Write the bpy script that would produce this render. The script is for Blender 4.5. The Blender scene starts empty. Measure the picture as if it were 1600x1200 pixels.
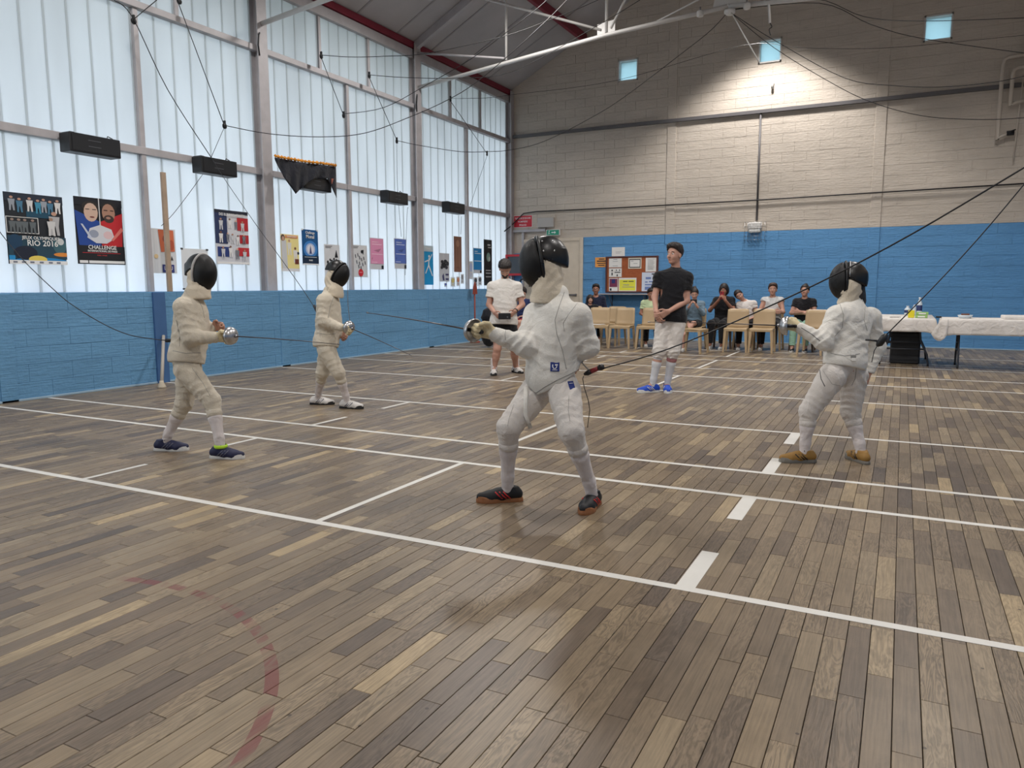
import bpy, math, random
import numpy as np
from mathutils import Vector, Matrix
S = bpy.context.scene
COL = S.collection
# ---------------------------------------------------------------- camera
CAMH = 1.25; FPX = 1180.0
YAW, PIT, ROL = (math.radians(a) for a in (-27.2, 7.36, -0.15))
def _cam():
    cy, sy, cp, sp = math.cos(YAW), math.sin(YAW), math.cos(PIT), math.sin(PIT)
    fw = np.array([sy*cp, cy*cp, -sp]); rt = np.array([cy, -sy, 0.0]); up = np.cross(rt, fw)
    return math.cos(ROL)*rt + math.sin(ROL)*up, -math.sin(ROL)*rt + math.cos(ROL)*up, fw
RT, UP, FW = _cam(); CAM = np.array([0, 0, CAMH])
cd = bpy.data.cameras.new('camera'); cam = bpy.data.objects.new('camera', cd); COL.objects.link(cam)
cd.sensor_width = 36; cd.lens = FPX*36/1600; cd.clip_end = 200; cd.clip_start = 0.05
M = Matrix.Identity(4)
for i in range(3):
    M[i][0], M[i][1], M[i][2], M[i][3] = RT[i], UP[i], -FW[i], CAM[i]
cam.matrix_world = M
S.camera = cam
# ---------------------------------------------------------------- light and exposure
w = bpy.data.worlds.new('world'); S.world = w; w.use_nodes = True
bg = w.node_tree.nodes['Background']; bg.inputs[0].default_value = (0.90, 0.96, 1.0, 1); bg.inputs[1].default_value = 3.8
S.view_settings.view_transform = 'Standard'; S.view_settings.look = 'None'
S.view_settings.exposure = 0.0; S.view_settings.gamma = 1.0; S.view_settings.use_curve_mapping = False
S.cycles.max_bounces = 7; S.cycles.diffuse_bounces = 4; S.cycles.transmission_bounces = 5; S.cycles.sample_clamp_indirect = 4.0
LAMP_COL = (1.0, 0.955, 0.91)
LAMPS = [(-2.7, 15.9, 7.2, 560), (-6.0, 11.0, 7.0, 330), (0.6, 11.0, 7.0, 330), (-6.0, 5.5, 7.0, 330), (0.6, 5.5, 7.0, 330),
         (-6.0, 0.0, 7.0, 330), (0.6, 0.0, 7.0, 330)]
for (x, y, z, p) in LAMPS:
    ld = bpy.data.lights.new('high_bay_light', 'SPOT'); ld.energy = p*1.65; ld.color = LAMP_COL
    ld.spot_size = math.radians(110 if y > 15 else 150); ld.spot_blend = 0.45 if y > 15 else 0.4; ld.shadow_soft_size = 0.22
    lo = bpy.data.objects.new('high_bay_light', ld); COL.objects.link(lo); lo.location = (x, y, z-0.12)
# ---------------------------------------------------------------- pixel -> place helpers (real planes of the hall)
def ray(px, py): return FW + (px-800)/FPX*RT - (py-600)/FPX*UP
def U(px, py, d): return CAM + ray(px, py)*d
def WX(px, py, x): r = ray(px, py); return CAM + r*x/r[0]
def WY(px, py, y): r = ray(px, py); return CAM + r*y/r[1]
def FL(px, py, z=0.0): r = ray(px, py); return CAM + r*(z-CAMH)/r[2]
def proj(p):
    q = np.asarray(p, float)-CAM; z = q@FW
    return 800+FPX*(q@RT)/z, 600-FPX*(q@UP)/z, z
rnd = random.Random(7)
# ---------------------------------------------------------------- materials
def lin(c):
    if isinstance(c, str): c = tuple(int(c[i:i+2], 16)/255 for i in (0, 2, 4))
    else: c = tuple(x/255 for x in c)
    return tuple((x/12.92 if x <= 0.04045 else ((x+0.055)/1.055)**2.4) for x in c)+(1,)
_mc = {}
def mat(name, color, rough=0.6, metal=0.0, bump=0.0, bscale=60.0, var=0.0, spec=0.5, sheen=0.0, coat=0.0, vscale=6.0):
    key = (name,)
    if key in _mc: return _mc[key]
    m = bpy.data.materials.new(name); m.use_nodes = True; nt = m.node_tree; b = nt.nodes['Principled BSDF']
    c = lin(color); b.inputs['Base Color'].default_value = c
    b.inputs['Roughness'].default_value = rough; b.inputs['Metallic'].default_value = metal
    b.inputs['Specular IOR Level'].default_value = spec; b.inputs['Sheen Weight'].default_value = sheen
    b.inputs['Coat Weight'].default_value = coat
    g = nt.nodes.new('ShaderNodeNewGeometry')
    if bump:
        n = nt.nodes.new('ShaderNodeTexNoise'); n.inputs['Scale'].default_value = bscale; n.inputs['Detail'].default_value = 4
        nt.links.new(g.outputs['Position'], n.inputs['Vector'])
        bp = nt.nodes.new('ShaderNodeBump'); bp.inputs['Strength'].default_value = bump; bp.inputs['Distance'].default_value = 0.01
        nt.links.new(n.outputs['Fac'], bp.inputs['Height']); nt.links.new(bp.outputs['Normal'], b.inputs['Normal'])
    if var:
        n = nt.nodes.new('ShaderNodeTexNoise'); n.inputs['Scale'].default_value = vscale; n.inputs['Detail'].default_value = 5
        nt.links.new(g.outputs['Position'], n.inputs['Vector'])
        mr = nt.nodes.new('ShaderNodeMapRange'); mr.inputs[1].default_value = 0.3; mr.inputs[2].default_value = 0.7
        mr.inputs[3].default_value = 1-var; mr.inputs[4].default_value = 1+var
        nt.links.new(n.outputs['Fac'], mr.inputs[0])
        mx = nt.nodes.new('ShaderNodeVectorMath'); mx.operation = 'SCALE'; mx.inputs[0].default_value = c[:3]
        nt.links.new(mr.outputs[0], mx.inputs['Scale']); nt.links.new(mx.outputs[0], b.inputs['Base Color'])
    _mc[key] = m
    return m
def nodes(name):
    m = bpy.data.materials.new(name); m.use_nodes = True
    return m, m.node_tree, m.node_tree.nodes['Principled BSDF']
def N(nt, typ, **kw):
    n = nt.nodes.new(typ)
    for k, v in kw.items():
        if k.startswith('i_'):
            key = k[2:]; n.inputs[int(key) if key.isdigit() else key.replace('_', ' ')].default_value = v
        else: setattr(n, k, v)
    return n
# ---------------------------------------------------------------- object helpers
BASE = {}
def tag(o, label=None, cat=None, group=None, kind=None):
    if label: o['label'] = label
    if cat: o['category'] = cat
    if group: o['group'] = group
    if kind: o['kind'] = kind
    return o
def link(name, data, parent=None, base=None):
    o = bpy.data.objects.new(name, data); COL.objects.link(o)
    if parent is not None:
        o.parent = parent; BASE[o.name] = BASE[parent.name]
    else:
        b = np.array(base if base is not None else (0, 0, 0), float); o.location = b; BASE[o.name] = b
    return o
def empty(name, base, label=None, cat=None, group=None, kind=None):
    o = link(name, None, None, base); o.empty_display_size = 0.1
    return tag(o, label, cat, group, kind)
class MB:
    def __init__(s): s.v = []; s.f = []; s.m = []; s.sm = []
    def add(s, vs, fs, m=0, smooth=False):
        o = len(s.v); s.v += [tuple(map(float, v)) for v in vs]
        for f in fs: s.f.append(tuple(i+o for i in f)); s.m.append(m); s.sm.append(smooth)
        return s
    def box(s, lo, hi, m=0, R=None, c=None):
        x0, y0, z0 = lo; x1, y1, z1 = hi
        vs = [(x0,y0,z0),(x1,y0,z0),(x1,y1,z0),(x0,y1,z0),(x0,y0,z1),(x1,y0,z1),(x1,y1,z1),(x0,y1,z1)]
        if R is not None:
            c = np.array(c if c is not None else (0, 0, 0)); vs = [c+R@np.array(v) for v in vs]
        return s.add(vs, [(0,3,2,1),(4,5,6,7),(0,1,5,4),(1,2,6,5),(2,3,7,6),(3,0,4,7)], m)
    def bevbox(s, lo, hi, b, m=0, R=None, c=None):
        lo = np.array(lo, float); hi = np.array(hi, float); vs = []; idx = {}
        for ax in range(3):
            for sg in range(8):
                p = np.array([hi[k] if (sg >> k) & 1 else lo[k] for k in range(3)])
                for k in range(3):
                    if k != ax: p[k] += -b if (sg >> k) & 1 else b
                idx[(ax, sg)] = len(vs); vs.append(p)
        fs = []
        for ax in range(3):
            u, w_ = [(1, 2), (2, 0), (0, 1)][ax]
            for d in (0, 1):
                q = [(d << ax) | (a << u) | (b2 << w_) for a, b2 in ((0, 0), (1, 0), (1, 1), (0, 1))]
                f = [idx[(ax, k)] for k in q]; fs.append(tuple(f if d else f[::-1]))
        for ax in range(3):
            u, w_ = [(1, 2), (2, 0), (0, 1)][ax]
            for a in (0, 1):
                for b2 in (0, 1):
                    k0 = (a << u) | (b2 << w_); k1 = k0 | (1 << ax)
                    f = [idx[(u, k0)], idx[(u, k1)], idx[(w_, k1)], idx[(w_, k0)]]
                    fs.append(tuple(f if a == b2 else f[::-1]))
        for sg in range(8):
            f = [idx[(0, sg)], idx[(1, sg)], idx[(2, sg)]]
            fs.append(tuple(f if bin(sg).count('1') % 2 else f[::-1]))
        if R is not None:
            c = np.array(c if c is not None else (0, 0, 0)); vs = [c+R@v for v in vs]
        return s.add(vs, fs, m)
    def tube(s, pts, r, n=8, m=0, cap=True, smooth=True, flat=1.0):
        pts = [np.array(p, float) for p in pts]; rs = list(r) if hasattr(r, '__len__') else [r]*len(pts)
        vs = []; up = None
        for i, p in enumerate(pts):
            t = pts[min(i+1, len(pts)-1)]-pts[max(i-1, 0)]; t = t/(np.linalg.norm(t)+1e-9)
            if up is None:
                a = np.array([0, 0, 1.0]) if abs(t[2]) < 0.9 else np.array([1.0, 0, 0]); up = np.cross(t, a)
            up = up-t*(up@t); up /= np.linalg.norm(up)+1e-9; w_ = np.cross(t, up)
            for k in range(n):
                a = 2*math.pi*k/n; vs.append(p+rs[i]*(math.cos(a)*up+flat*math.sin(a)*w_))
        fs = []
        for i in range(len(pts)-1):
            for k in range(n):
                k2 = (k+1) % n; fs.append((i*n+k, i*n+k2, (i+1)*n+k2, (i+1)*n+k))
        s.add(vs, fs, m, smooth)
        if cap:
            o = len(s.v)-len(vs); s.f += [tuple(o+k for k in range(n))[::-1], tuple(o+(len(pts)-1)*n+k for k in range(n))]; s.m += [m, m]; s.sm += [False, False]
        return s
    def lathe(s, prof, c, ax, n=24, m=0, smooth=True):
        ax = np.array(ax, float); ax /= np.linalg.norm(ax)
        a = np.array([0, 0, 1.0]) if abs(ax[2]) < 0.9 else np.array([1.0, 0, 0]); u = np.cross(ax, a); u /= np.linalg.norm(u); w_ = np.cross(ax, u)
        vs = [np.array(c)+ax*h+r*(math.cos(2*math.pi*k/n)*u+math.sin(2*math.pi*k/n)*w_) for (r, h) in prof for k in range(n)]
        fs = [(i*n+k, i*n+(k+1) % n, (i+1)*n+(k+1) % n, (i+1)*n+k) for i in range(len(prof)-1) for k in range(n)]
        return s.add(vs, fs, m, smooth)
    def ball(s, c, r, m=0, n=12, R=None):
        r = np.array(r if hasattr(r, '__len__') else (r, r, r), float); vs = []; h = n//2
        for i in range(h+1):
            t = math.pi*i/h
            for k in range(n):
                a = 2*math.pi*k/n; q = r*np.array([math.sin(t)*math.cos(a), math.sin(t)*math.sin(a), math.cos(t)])
                vs.append(np.array(c)+(R@q if R is not None else q))
        fs = [(i*n+k, (i+1)*n+k, (i+1)*n+(k+1) % n, i*n+(k+1) % n) for i in range(h) for k in range(n)]
        return s.add(vs, fs, m, True)
    def poly(s, pts, thick, nrm, m=0):
        pts = [np.array(p, float) for p in pts]; nrm = np.array(nrm, float); n = len(pts)
        vs = pts+[p+nrm*thick for p in pts]
        fs = [tuple(range(n))[::-1], tuple(range(n, 2*n))]+[(i, (i+1) % n, n+(i+1) % n, n+i) for i in range(n)]
        return s.add(vs, fs, m)
    def mesh(s, name, mats, base=(0, 0, 0)):
        me = bpy.data.meshes.new(name); b = np.array(base)
        me.from_pydata([tuple(np.array(v)-b) for v in s.v], [], s.f)
        for mm in (mats if isinstance(mats, (list, tuple)) else [mats]): me.materials.append(mm)
        me.polygons.foreach_set('material_index', s.m); me.polygons.foreach_set('use_smooth', s.sm)
        me.update(); return me
    def build(s, name, mats, parent=None, base=None, fix=True):
        b = BASE[parent.name] if parent is not None else np.array(base if base is not None else (0, 0, 0), float)
        me = s.mesh(name, mats, b)
        if fix:
            import bmesh
            bm = bmesh.new(); bm.from_mesh(me); bmesh.ops.remove_doubles(bm, verts=bm.verts, dist=1e-6)
            bmesh.ops.recalc_face_normals(bm, faces=bm.faces); bm.to_mesh(me); bm.free()
        return link(name, me, parent, b)
# ---------------------------------------------------------------- signed-distance bodies meshed by surface nets
def nrmz(v): v = np.array(v, float); return v/(np.linalg.norm(v)+1e-12)
class SDF:
    def __init__(s): s.p = []; s.cuts = []; s.folds = []; s.noise = None
    def cone(s, a, b, r1, r2, k=0.02, sub=False): s.p.append(('c', np.array(a, float), np.array(b, float), r1, r2, k, sub)); return s
    def ell(s, c, r, R=None, k=0.02, sub=False): s.p.append(('e', np.array(c, float), np.array(r, float), np.eye(3) if R is None else np.array(R, float), k, 0, sub)); return s
    def boxr(s, c, r, rad, R=None, k=0.01, sub=False): s.p.append(('b', np.array(c, float), np.array(r, float), np.eye(3) if R is None else np.array(R, float), k, rad, sub)); return s
    def cut(s, p, n, k=0.0, cen=None, rad=None): s.cuts.append((np.array(p, float), nrmz(n), k, cen, rad)); return s  # removes the side n points to
    def fold(s, c, rad, amp, ax, lam, ph=0.0): s.folds.append((np.array(c, float), rad, amp, nrmz(ax), lam, ph)); return s
    def grid(s, h):
        lo = np.full(3, 1e9); hi = -lo
        for q in s.p:
            if q[-1]: continue
            if q[0] == 'c':
                r = max(q[3], q[4]); a = np.minimum(q[1], q[2])-r; b = np.maximum(q[1], q[2])+r
            else:
                e = np.abs(q[3])@(q[2]+q[5]) if q[0] == 'b' else np.abs(q[3])@q[2]; a = q[1]-e; b = q[1]+e
            lo = np.minimum(lo, a); hi = np.maximum(hi, b)
        lo -= 0.03+2*h; hi += 0.03+2*h
        n = np.ceil((hi-lo)/h).astype(int)+1
        D = np.full(n, 1.0, np.float32); ax = [lo[i]+h*np.arange(n[i]) for i in range(3)]
        for q in s.p:
            if q[0] == 'c':
                a, b, r1, r2, k, sub = q[1:]; r = max(r1, r2); l0 = np.minimum(a, b)-r; l1 = np.maximum(a, b)+r
            else:
                c, rr, R, k, rad, sub = q[1:]; e = np.abs(R)@(rr+(rad if q[0] == 'b' else 0)); l0 = c-e; l1 = c+e
            mg = k+3*h+0.02
            i0 = np.clip(((l0-mg-lo)/h).astype(int), 0, n-1); i1 = np.clip(((l1+mg-lo)/h).astype(int)+2, 1, n)
            sl = tuple(slice(i0[i], i1[i]) for i in range(3))
            X, Y, Z = np.meshgrid(*(ax[i][sl[i]].astype(np.float32) for i in range(3)), indexing='ij', sparse=True)
            if q[0] == 'c':
                d = b-a; L = float(d@d)+1e-12
                t = np.clip(((X-a[0])*d[0]+(Y-a[1])*d[1]+(Z-a[2])*d[2])/L, 0, 1)
                d_ = np.sqrt((X-a[0]-t*d[0])**2+(Y-a[1]-t*d[1])**2+(Z-a[2]-t*d[2])**2)-(r1+(r2-r1)*t)
            else:
                x = X-c[0]; y = Y-c[1]; z = Z-c[2]
                u = [R[0, i]*x+R[1, i]*y+R[2, i]*z for i in range(3)]
                if q[0] == 'e':
                    k0 = np.sqrt(sum((u[i]/rr[i])**2 for i in range(3))); k1 = np.sqrt(sum((u[i]/rr[i]**2)**2 for i in range(3)))
                    d_ = k0*(k0-1)/(k1+1e-6)
                else:
                    w_ = [np.abs(u[i])-rr[i] for i in range(3)]
                    d_ = np.sqrt(sum(np.maximum(v, 0)**2 for v in w_))+np.minimum(np.maximum(np.maximum(w_[0], w_[1]), w_[2]), 0)-rad
            A = D[sl]
            if sub:
                hh = np.maximum(k-np.abs(A+d_), 0)/max(k, 1e-6); D[sl] = np.maximum(A, -d_)+hh*hh*k/4
            else:
                hh = np.maximum(k-np.abs(A-d_), 0)/max(k, 1e-6); D[sl] = np.minimum(A, d_)-hh*hh*k/4
        X, Y, Z = np.meshgrid(*(a.astype(np.float32) for a in ax), indexing='ij', sparse=True)
        for (c, rad, amp, av, lam, ph) in s.folds:
            i0 = np.clip(((c-2*rad-lo)/h).astype(int), 0, n-1); i1 = np.clip(((c+2*rad-lo)/h).astype(int)+2, 1, n)
            sl = tuple(slice(i0[i], i1[i]) for i in range(3)); x = X[sl[0]]-c[0]; y = Y[:, sl[1]]-c[1]; z = Z[:, :, sl[2]]-c[2]
            t = x*av[0]+y*av[1]+z*av[2]; o = np.cross(av, (0.36, 0.48, 0.8)); o = nrmz(o); o2 = np.cross(av, o)
            u = x*o[0]+y*o[1]+z*o[2]; v = x*o2[0]+y*o2[1]+z*o2[2]
            wv = (1-np.abs(np.sin(math.pi*t/lam+ph+1.5*np.sin(u/lam*1.0+ph)+1.2*np.sin(v/lam*1.2+1.3*ph))))**1.1
            wv = wv*(0.55+0.45*np.sin(u/lam*1.1+2*ph)*np.sin(v/lam*0.9+ph))
            D[sl] -= (2.3*amp*np.exp(-(x*x+y*y+z*z)/rad**2)*wv).astype(np.float32)
        if s.noise:
            amp, lam = s.noise
            k = 2*math.pi/lam
            D -= (amp*np.sin(k*(X*.8+Z*.5)+1.3*np.sin(k*.6*Y))*np.sin(k*(Y*.9-Z*.3)+1.1*np.sin(k*.5*X))).astype(np.float32)
        for (p, nn, k, cen, rad) in s.cuts:
            d_ = (X-p[0])*nn[0]+(Y-p[1])*nn[1]+(Z-p[2])*nn[2]
            if cen is not None:
                ins = (X-cen[0])**2+(Y-cen[1])**2+(Z-cen[2])**2 < rad*rad
                D = np.where(ins, np.maximum(D, d_), D).astype(np.float32)
            else: D = np.maximum(D, d_).astype(np.float32)
        return D, lo
    def mesh(s, name, m, h, parent=None, base=None):
        D, lo = s.grid(h); I = D < 0; n = np.array(D.shape)
        cs = [(i, j, k) for i in (0, 1) for j in (0, 1) for k in (0, 1)]
        sub = lambda A, c: A[c[0]:n[0]-1+c[0], c[1]:n[1]-1+c[1], c[2]:n[2]-1+c[2]]
        cnt = sum(sub(I, c).astype(np.int8) for c in cs); act = (cnt > 0) & (cnt < 8); ii = np.argwhere(act)
        V = np.stack([D[ii[:, 0]+c[0], ii[:, 1]+c[1], ii[:, 2]+c[2]] for c in cs], 1)
        P = np.zeros((len(ii), 3)); W = np.zeros(len(ii))
        for a in range(8):
            for b in range(a+1, 8):
                if sum(abs(cs[a][q]-cs[b][q]) for q in range(3)) != 1: continue
                mk = (V[:, a] < 0) != (V[:, b] < 0); t = V[mk, a]/(V[mk, a]-V[mk, b])
                P[mk] += np.array(cs[a])+t[:, None]*(np.array(cs[b])-np.array(cs[a])); W[mk] += 1
        P = (ii+P/W[:, None])*h+lo
        idx = np.full(tuple(n-1), -1, np.int64); idx[ii[:, 0], ii[:, 1], ii[:, 2]] = np.arange(len(ii))
        Q = []
        for ax_ in range(3):
            sA = [slice(None)]*3; sB = [slice(None)]*3; sA[ax_] = slice(0, -1); sB[ax_] = slice(1, None)
            A = I[tuple(sA)]; B = I[tuple(sB)]; e = np.argwhere(A != B)
            u, v = [(1, 2), (2, 0), (0, 1)][ax_]
            e = e[(e[:, u] > 0) & (e[:, v] > 0) & (e[:, u] < n[u]-1) & (e[:, v] < n[v]-1)]
            fl = A[e[:, 0], e[:, 1], e[:, 2]]
            def g(du, dv):
                c = e.copy(); c[:, u] -= du; c[:, v] -= dv; return idx[c[:, 0], c[:, 1], c[:, 2]]
            q = np.stack([g(1, 1), g(0, 1), g(0, 0), g(1, 0)], 1); q[~fl] = q[~fl][:, ::-1]; Q.append(q)
        Q = np.concatenate(Q); Q = Q[(Q >= 0).all(1)]
        b = BASE[parent.name] if parent is not None else np.array(base if base is not None else (0, 0, 0), float)
        me = bpy.data.meshes.new(name); me.vertices.add(len(P)); me.vertices.foreach_set('co', (P-b).astype(np.float32).ravel())
        me.loops.add(Q.size); me.loops.foreach_set('vertex_index', Q.astype(np.int32).ravel())
        me.polygons.add(len(Q)); me.polygons.foreach_set('loop_start', np.arange(0, Q.size, 4, dtype=np.int32))
        me.polygons.foreach_set('use_smooth', np.ones(len(Q), bool)); me.materials.append(m); me.update(calc_edges=True); me.validate()
        return link(name, me, parent, b)
# ================================================================ materials of the hall
XL, XR, YB, YF, XW = -8.64, 3.44, 17.35, -3.0, -9.0      # lower left wall face, right wall, back wall, front wall, window plane
ZB = 1.19; RIDGE = -2.78; ZE = 6.03; SLOPE = 0.53
zr = lambda x: ZE+SLOPE*((x-XW) if x < RIDGE else (2*RIDGE-XW-x))
def paint_wall(name, cream, blue, zsplit, xsplit=None, grime=0.05):
    m, nt, b = nodes(name); L = nt.links
    g = N(nt, 'ShaderNodeNewGeometry'); sp = N(nt, 'ShaderNodeSeparateXYZ'); L.new(g.outputs['Position'], sp.inputs[0])
    lt = N(nt, 'ShaderNodeMath', operation='LESS_THAN', i_1=zsplit); L.new(sp.outputs['Z'], lt.inputs[0]); fac = lt.outputs[0]
    if xsplit is not None:
        gt = N(nt, 'ShaderNodeMath', operation='GREATER_THAN', i_1=xsplit); L.new(sp.outputs['X'], gt.inputs[0])
        mu = N(nt, 'ShaderNodeMath', operation='MULTIPLY'); L.new(lt.outputs[0], mu.inputs[0]); L.new(gt.outputs[0], mu.inputs[1]); fac = mu.outputs[0]
    mx = N(nt, 'ShaderNodeMix', data_type='RGBA'); mx.inputs[6].default_value = lin(cream); mx.inputs[7].default_value = lin(blue); L.new(fac, mx.inputs[0])
    mp = N(nt, 'ShaderNodeMapping'); mp.inputs['Scale'].default_value = (0.7, 0.7, 2.2); L.new(g.outputs['Position'], mp.inputs[0])
    n1 = N(nt, 'ShaderNodeTexNoise', i_Scale=1.6, i_Detail=6.0, i_Roughness=0.6); L.new(mp.outputs[0], n1.inputs[0])
    mr = N(nt, 'ShaderNodeMapRange'); mr.inputs[1].default_value = 0.3; mr.inputs[2].default_value = 0.7; mr.inputs[3].default_value = 1-2.2*grime; mr.inputs[4].default_value = 1+1.2*grime
    L.new(n1.outputs[0], mr.inputs[0])
    n2 = N(nt, 'ShaderNodeTexNoise', i_Scale=4.0, i_Detail=3.0); mp2 = N(nt, 'ShaderNodeMapping'); mp2.inputs['Scale'].default_value = (1.0, 1.0, 14.0)
    L.new(g.outputs['Position'], mp2.inputs[0]); L.new(mp2.outputs[0], n2.inputs[0])
    mr2 = N(nt, 'ShaderNodeMapRange'); mr2.inputs[1].default_value = 0.62; mr2.inputs[2].default_value = 0.75; mr2.inputs[3].default_value = 1.0; mr2.inputs[4].default_value = 0.86
    L.new(n2.outputs[0], mr2.inputs[0])
    mm = N(nt, 'ShaderNodeMath', operation='MULTIPLY'); L.new(mr.outputs[0], mm.inputs[0]); L.new(mr2.outputs[0], mm.inputs[1])
    sc = N(nt, 'ShaderNodeVectorMath', operation='SCALE'); L.new(mx.outputs[2], sc.inputs[0]); L.new(mm.outputs[0], sc.inputs['Scale']); L.new(sc.outputs[0], b.inputs['Base Color'])
    n3 = N(nt, 'ShaderNodeTexNoise', i_Scale=22.0, i_Detail=6.0); L.new(g.outputs['Position'], n3.inputs[0])
    ad = N(nt, 'ShaderNodeMath', operation='ADD'); L.new(n3.outputs[0], ad.inputs[0]); L.new(n2.outputs[0], ad.inputs[1])
    bp = N(nt, 'ShaderNodeBump', i_Strength=0.35, i_Distance=0.02); L.new(ad.outputs[0], bp.inputs['Height']); L.new(bp.outputs[0], b.inputs['Normal'])
    b.inputs['Roughness'].default_value = 0.62; b.inputs['Specular IOR Level'].default_value = 0.35
    return m
M_back = paint_wall('painted_block_back', (194,184,172), (92,147,196), 2.43, -6.97)
M_backl = mat('blue_paint_low', (92,147,196), 0.6, bump=0.3, bscale=20, var=0.08)
M_left = paint_wall('painted_block_left', (194,184,172), (102,152,192), 9.0)
M_grey = mat('grey_steel_paint', (172,169,172), 0.5, bump=0.1, bscale=8, var=0.08)
M_grey2 = mat('dark_grey_steel', (96,94,96), 0.5, var=0.08)
M_white = mat('white_steel_paint', (205,203,200), 0.45, var=0.05)
M_red = mat('dark_red_paint', (120,28,48), 0.5, var=0.1)
M_ceil = mat('ceiling_panel', (172,169,170), 0.8, bump=0.15, bscale=3, var=0.10, vscale=1.2)
M_blk = mat('black_plastic', (22,23,27), 0.45)
M_rub = mat('black_cable', (20,20,24), 0.5)
M_cord = mat('thin_cord', (60,62,66), 0.6)
M_steel = mat('steel', (150,150,152), 0.28, 1.0)
M_alu = mat('brushed_aluminium', (190,190,192), 0.32, 1.0, bump=0.05, bscale=90)
M_door = mat('cream_door_paint', (205,192,174), 0.5, var=0.05)
# ---- floor wood: one node set, fed by the object's random number or by a face attribute
def wood(name, attr):
    m, nt, b = nodes(name); L = nt.links; g = N(nt, 'ShaderNodeNewGeometry')
    if attr: a = N(nt, 'ShaderNodeAttribute', attribute_name='rnd'); R_ = a.outputs['Fac']
    else: a = N(nt, 'ShaderNodeObjectInfo'); R_ = a.outputs['Random']
    w1 = N(nt, 'ShaderNodeTexWhiteNoise', noise_dimensions='1D'); L.new(R_, w1.inputs['W'])
    cr = N(nt, 'ShaderNodeValToRGB'); e = cr.color_ramp; L.new(w1.outputs['Value'], cr.inputs[0])
    cols = [(0.0, (104,92,82)), (0.08, (119,104,89)), (0.3, (132,116,97)), (0.55, (140,123,102)), (0.78, (148,130,106)), (0.92, (156,139,115)), (0.98, (172,152,122)), (1.0, (190,167,130))]
    e.elements[0].position = 0; e.elements[0].color = lin(cols[0][1]); e.elements[1].position = 1; e.elements[1].color = lin(cols[-1][1])
    for p, c in cols[1:-1]: q = e.elements.new(p); q.color = lin(c)
    off = N(nt, 'ShaderNodeVectorMath', operation='ADD'); sc = N(nt, 'ShaderNodeVectorMath', operation='SCALE'); sc.inputs[0].default_value = (7.3, 13.1, 3.7); mu = N(nt, 'ShaderNodeMath', operation='MULTIPLY', i_1=37.0)
    L.new(R_, mu.inputs[0]); L.new(mu.outputs[0], sc.inputs['Scale']); L.new(g.outputs['Position'], off.inputs[0]); L.new(sc.outputs[0], off.inputs[1])
    mp = N(nt, 'ShaderNodeMapping'); mp.inputs['Scale'].default_value = (14, 2.2, 1); L.new(off.outputs[0], mp.inputs[0])
    nz = N(nt, 'ShaderNodeTexNoise', i_Scale=1.0, i_Detail=5.0, i_Roughness=0.55, i_Distortion=0.6); L.new(mp.outputs[0], nz.inputs[0])
    # ring figure: sine of distorted height field
    rg = N(nt, 'ShaderNodeMath', operation='MULTIPLY', i_1=80.0); L.new(nz.outputs[0], rg.inputs[0]); sn = N(nt, 'ShaderNodeMath', operation='SINE'); L.new(rg.outputs[0], sn.inputs[0])
    fm = N(nt, 'ShaderNodeMapping'); fm.inputs['Scale'].default_value = (150, 5, 1); L.new(off.outputs[0], fm.inputs[0])
    fn = N(nt, 'ShaderNodeTexNoise', i_Scale=1.0, i_Detail=3.0); L.new(fm.outputs[0], fn.inputs[0])
    w2 = N(nt, 'ShaderNodeTexWhiteNoise', noise_dimensions='1D'); ra = N(nt, 'ShaderNodeMath', operation='ADD', i_1=5.37); L.new(R_, ra.inputs[0]); L.new(ra.outputs[0], w2.inputs['W'])
    rm = N(nt, 'ShaderNodeMapRange'); rm.inputs[1].default_value = 0.35; rm.inputs[3].default_value = 0.02; rm.inputs[4].default_value = 0.22; L.new(w2.outputs['Value'], rm.inputs[0])
    s1 = N(nt, 'ShaderNodeMath', operation='MULTIPLY'); L.new(sn.outputs[0], s1.inputs[0]); L.new(rm.outputs[0], s1.inputs[1])
    s2 = N(nt, 'ShaderNodeMath', operation='MULTIPLY_ADD', i_1=0.70); L.new(fn.outputs[0], s2.inputs[0]); L.new(s1.outputs[0], s2.inputs[2])
    bn = N(nt, 'ShaderNodeTexNoise', i_Scale=0.9, i_Detail=4.0); L.new(g.outputs['Position'], bn.inputs[0])
    s3 = N(nt, 'ShaderNodeMath', operation='MULTIPLY_ADD', i_1=0.42); L.new(bn.outputs[0], s3.inputs[0]); L.new(s2.outputs[0], s3.inputs[2])
    s4 = N(nt, 'ShaderNodeMath', operation='ADD', i_1=0.05); b2 = N(nt, 'ShaderNodeTexNoise', i_Scale=7.0, i_Detail=4.0, i_Roughness=0.6); L.new(off.outputs[0], b2.inputs[0]); s5 = N(nt, 'ShaderNodeMath', operation='MULTIPLY_ADD', i_1=0.40); L.new(b2.outputs[0], s5.inputs[0]); L.new(s3.outputs[0], s5.inputs[2]); L.new(s5.outputs[0], s4.inputs[0])
    v = N(nt, 'ShaderNodeVectorMath', operation='SCALE'); L.new(cr.outputs[0], v.inputs[0]); L.new(s4.outputs[0], v.inputs['Scale'])
    # small dark knots
    vo = N(nt, 'ShaderNodeTexVoronoi', i_Scale=7.0); L.new(g.outputs['Position'], vo.inputs[0])
    kn = N(nt, 'ShaderNodeMath', operation='LESS_THAN', i_1=0.045); L.new(vo.outputs['Distance'], kn.inputs[0]); kf = N(nt, 'ShaderNodeMath', operation='MULTIPLY', i_1=0.75); L.new(kn.outputs[0], kf.inputs[0])
    mk = N(nt, 'ShaderNodeMix', data_type='RGBA'); mk.inputs[7].default_value = lin((52,42,38)); L.new(kf.outputs[0], mk.inputs[0]); L.new(v.outputs[0], mk.inputs[6])
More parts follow.
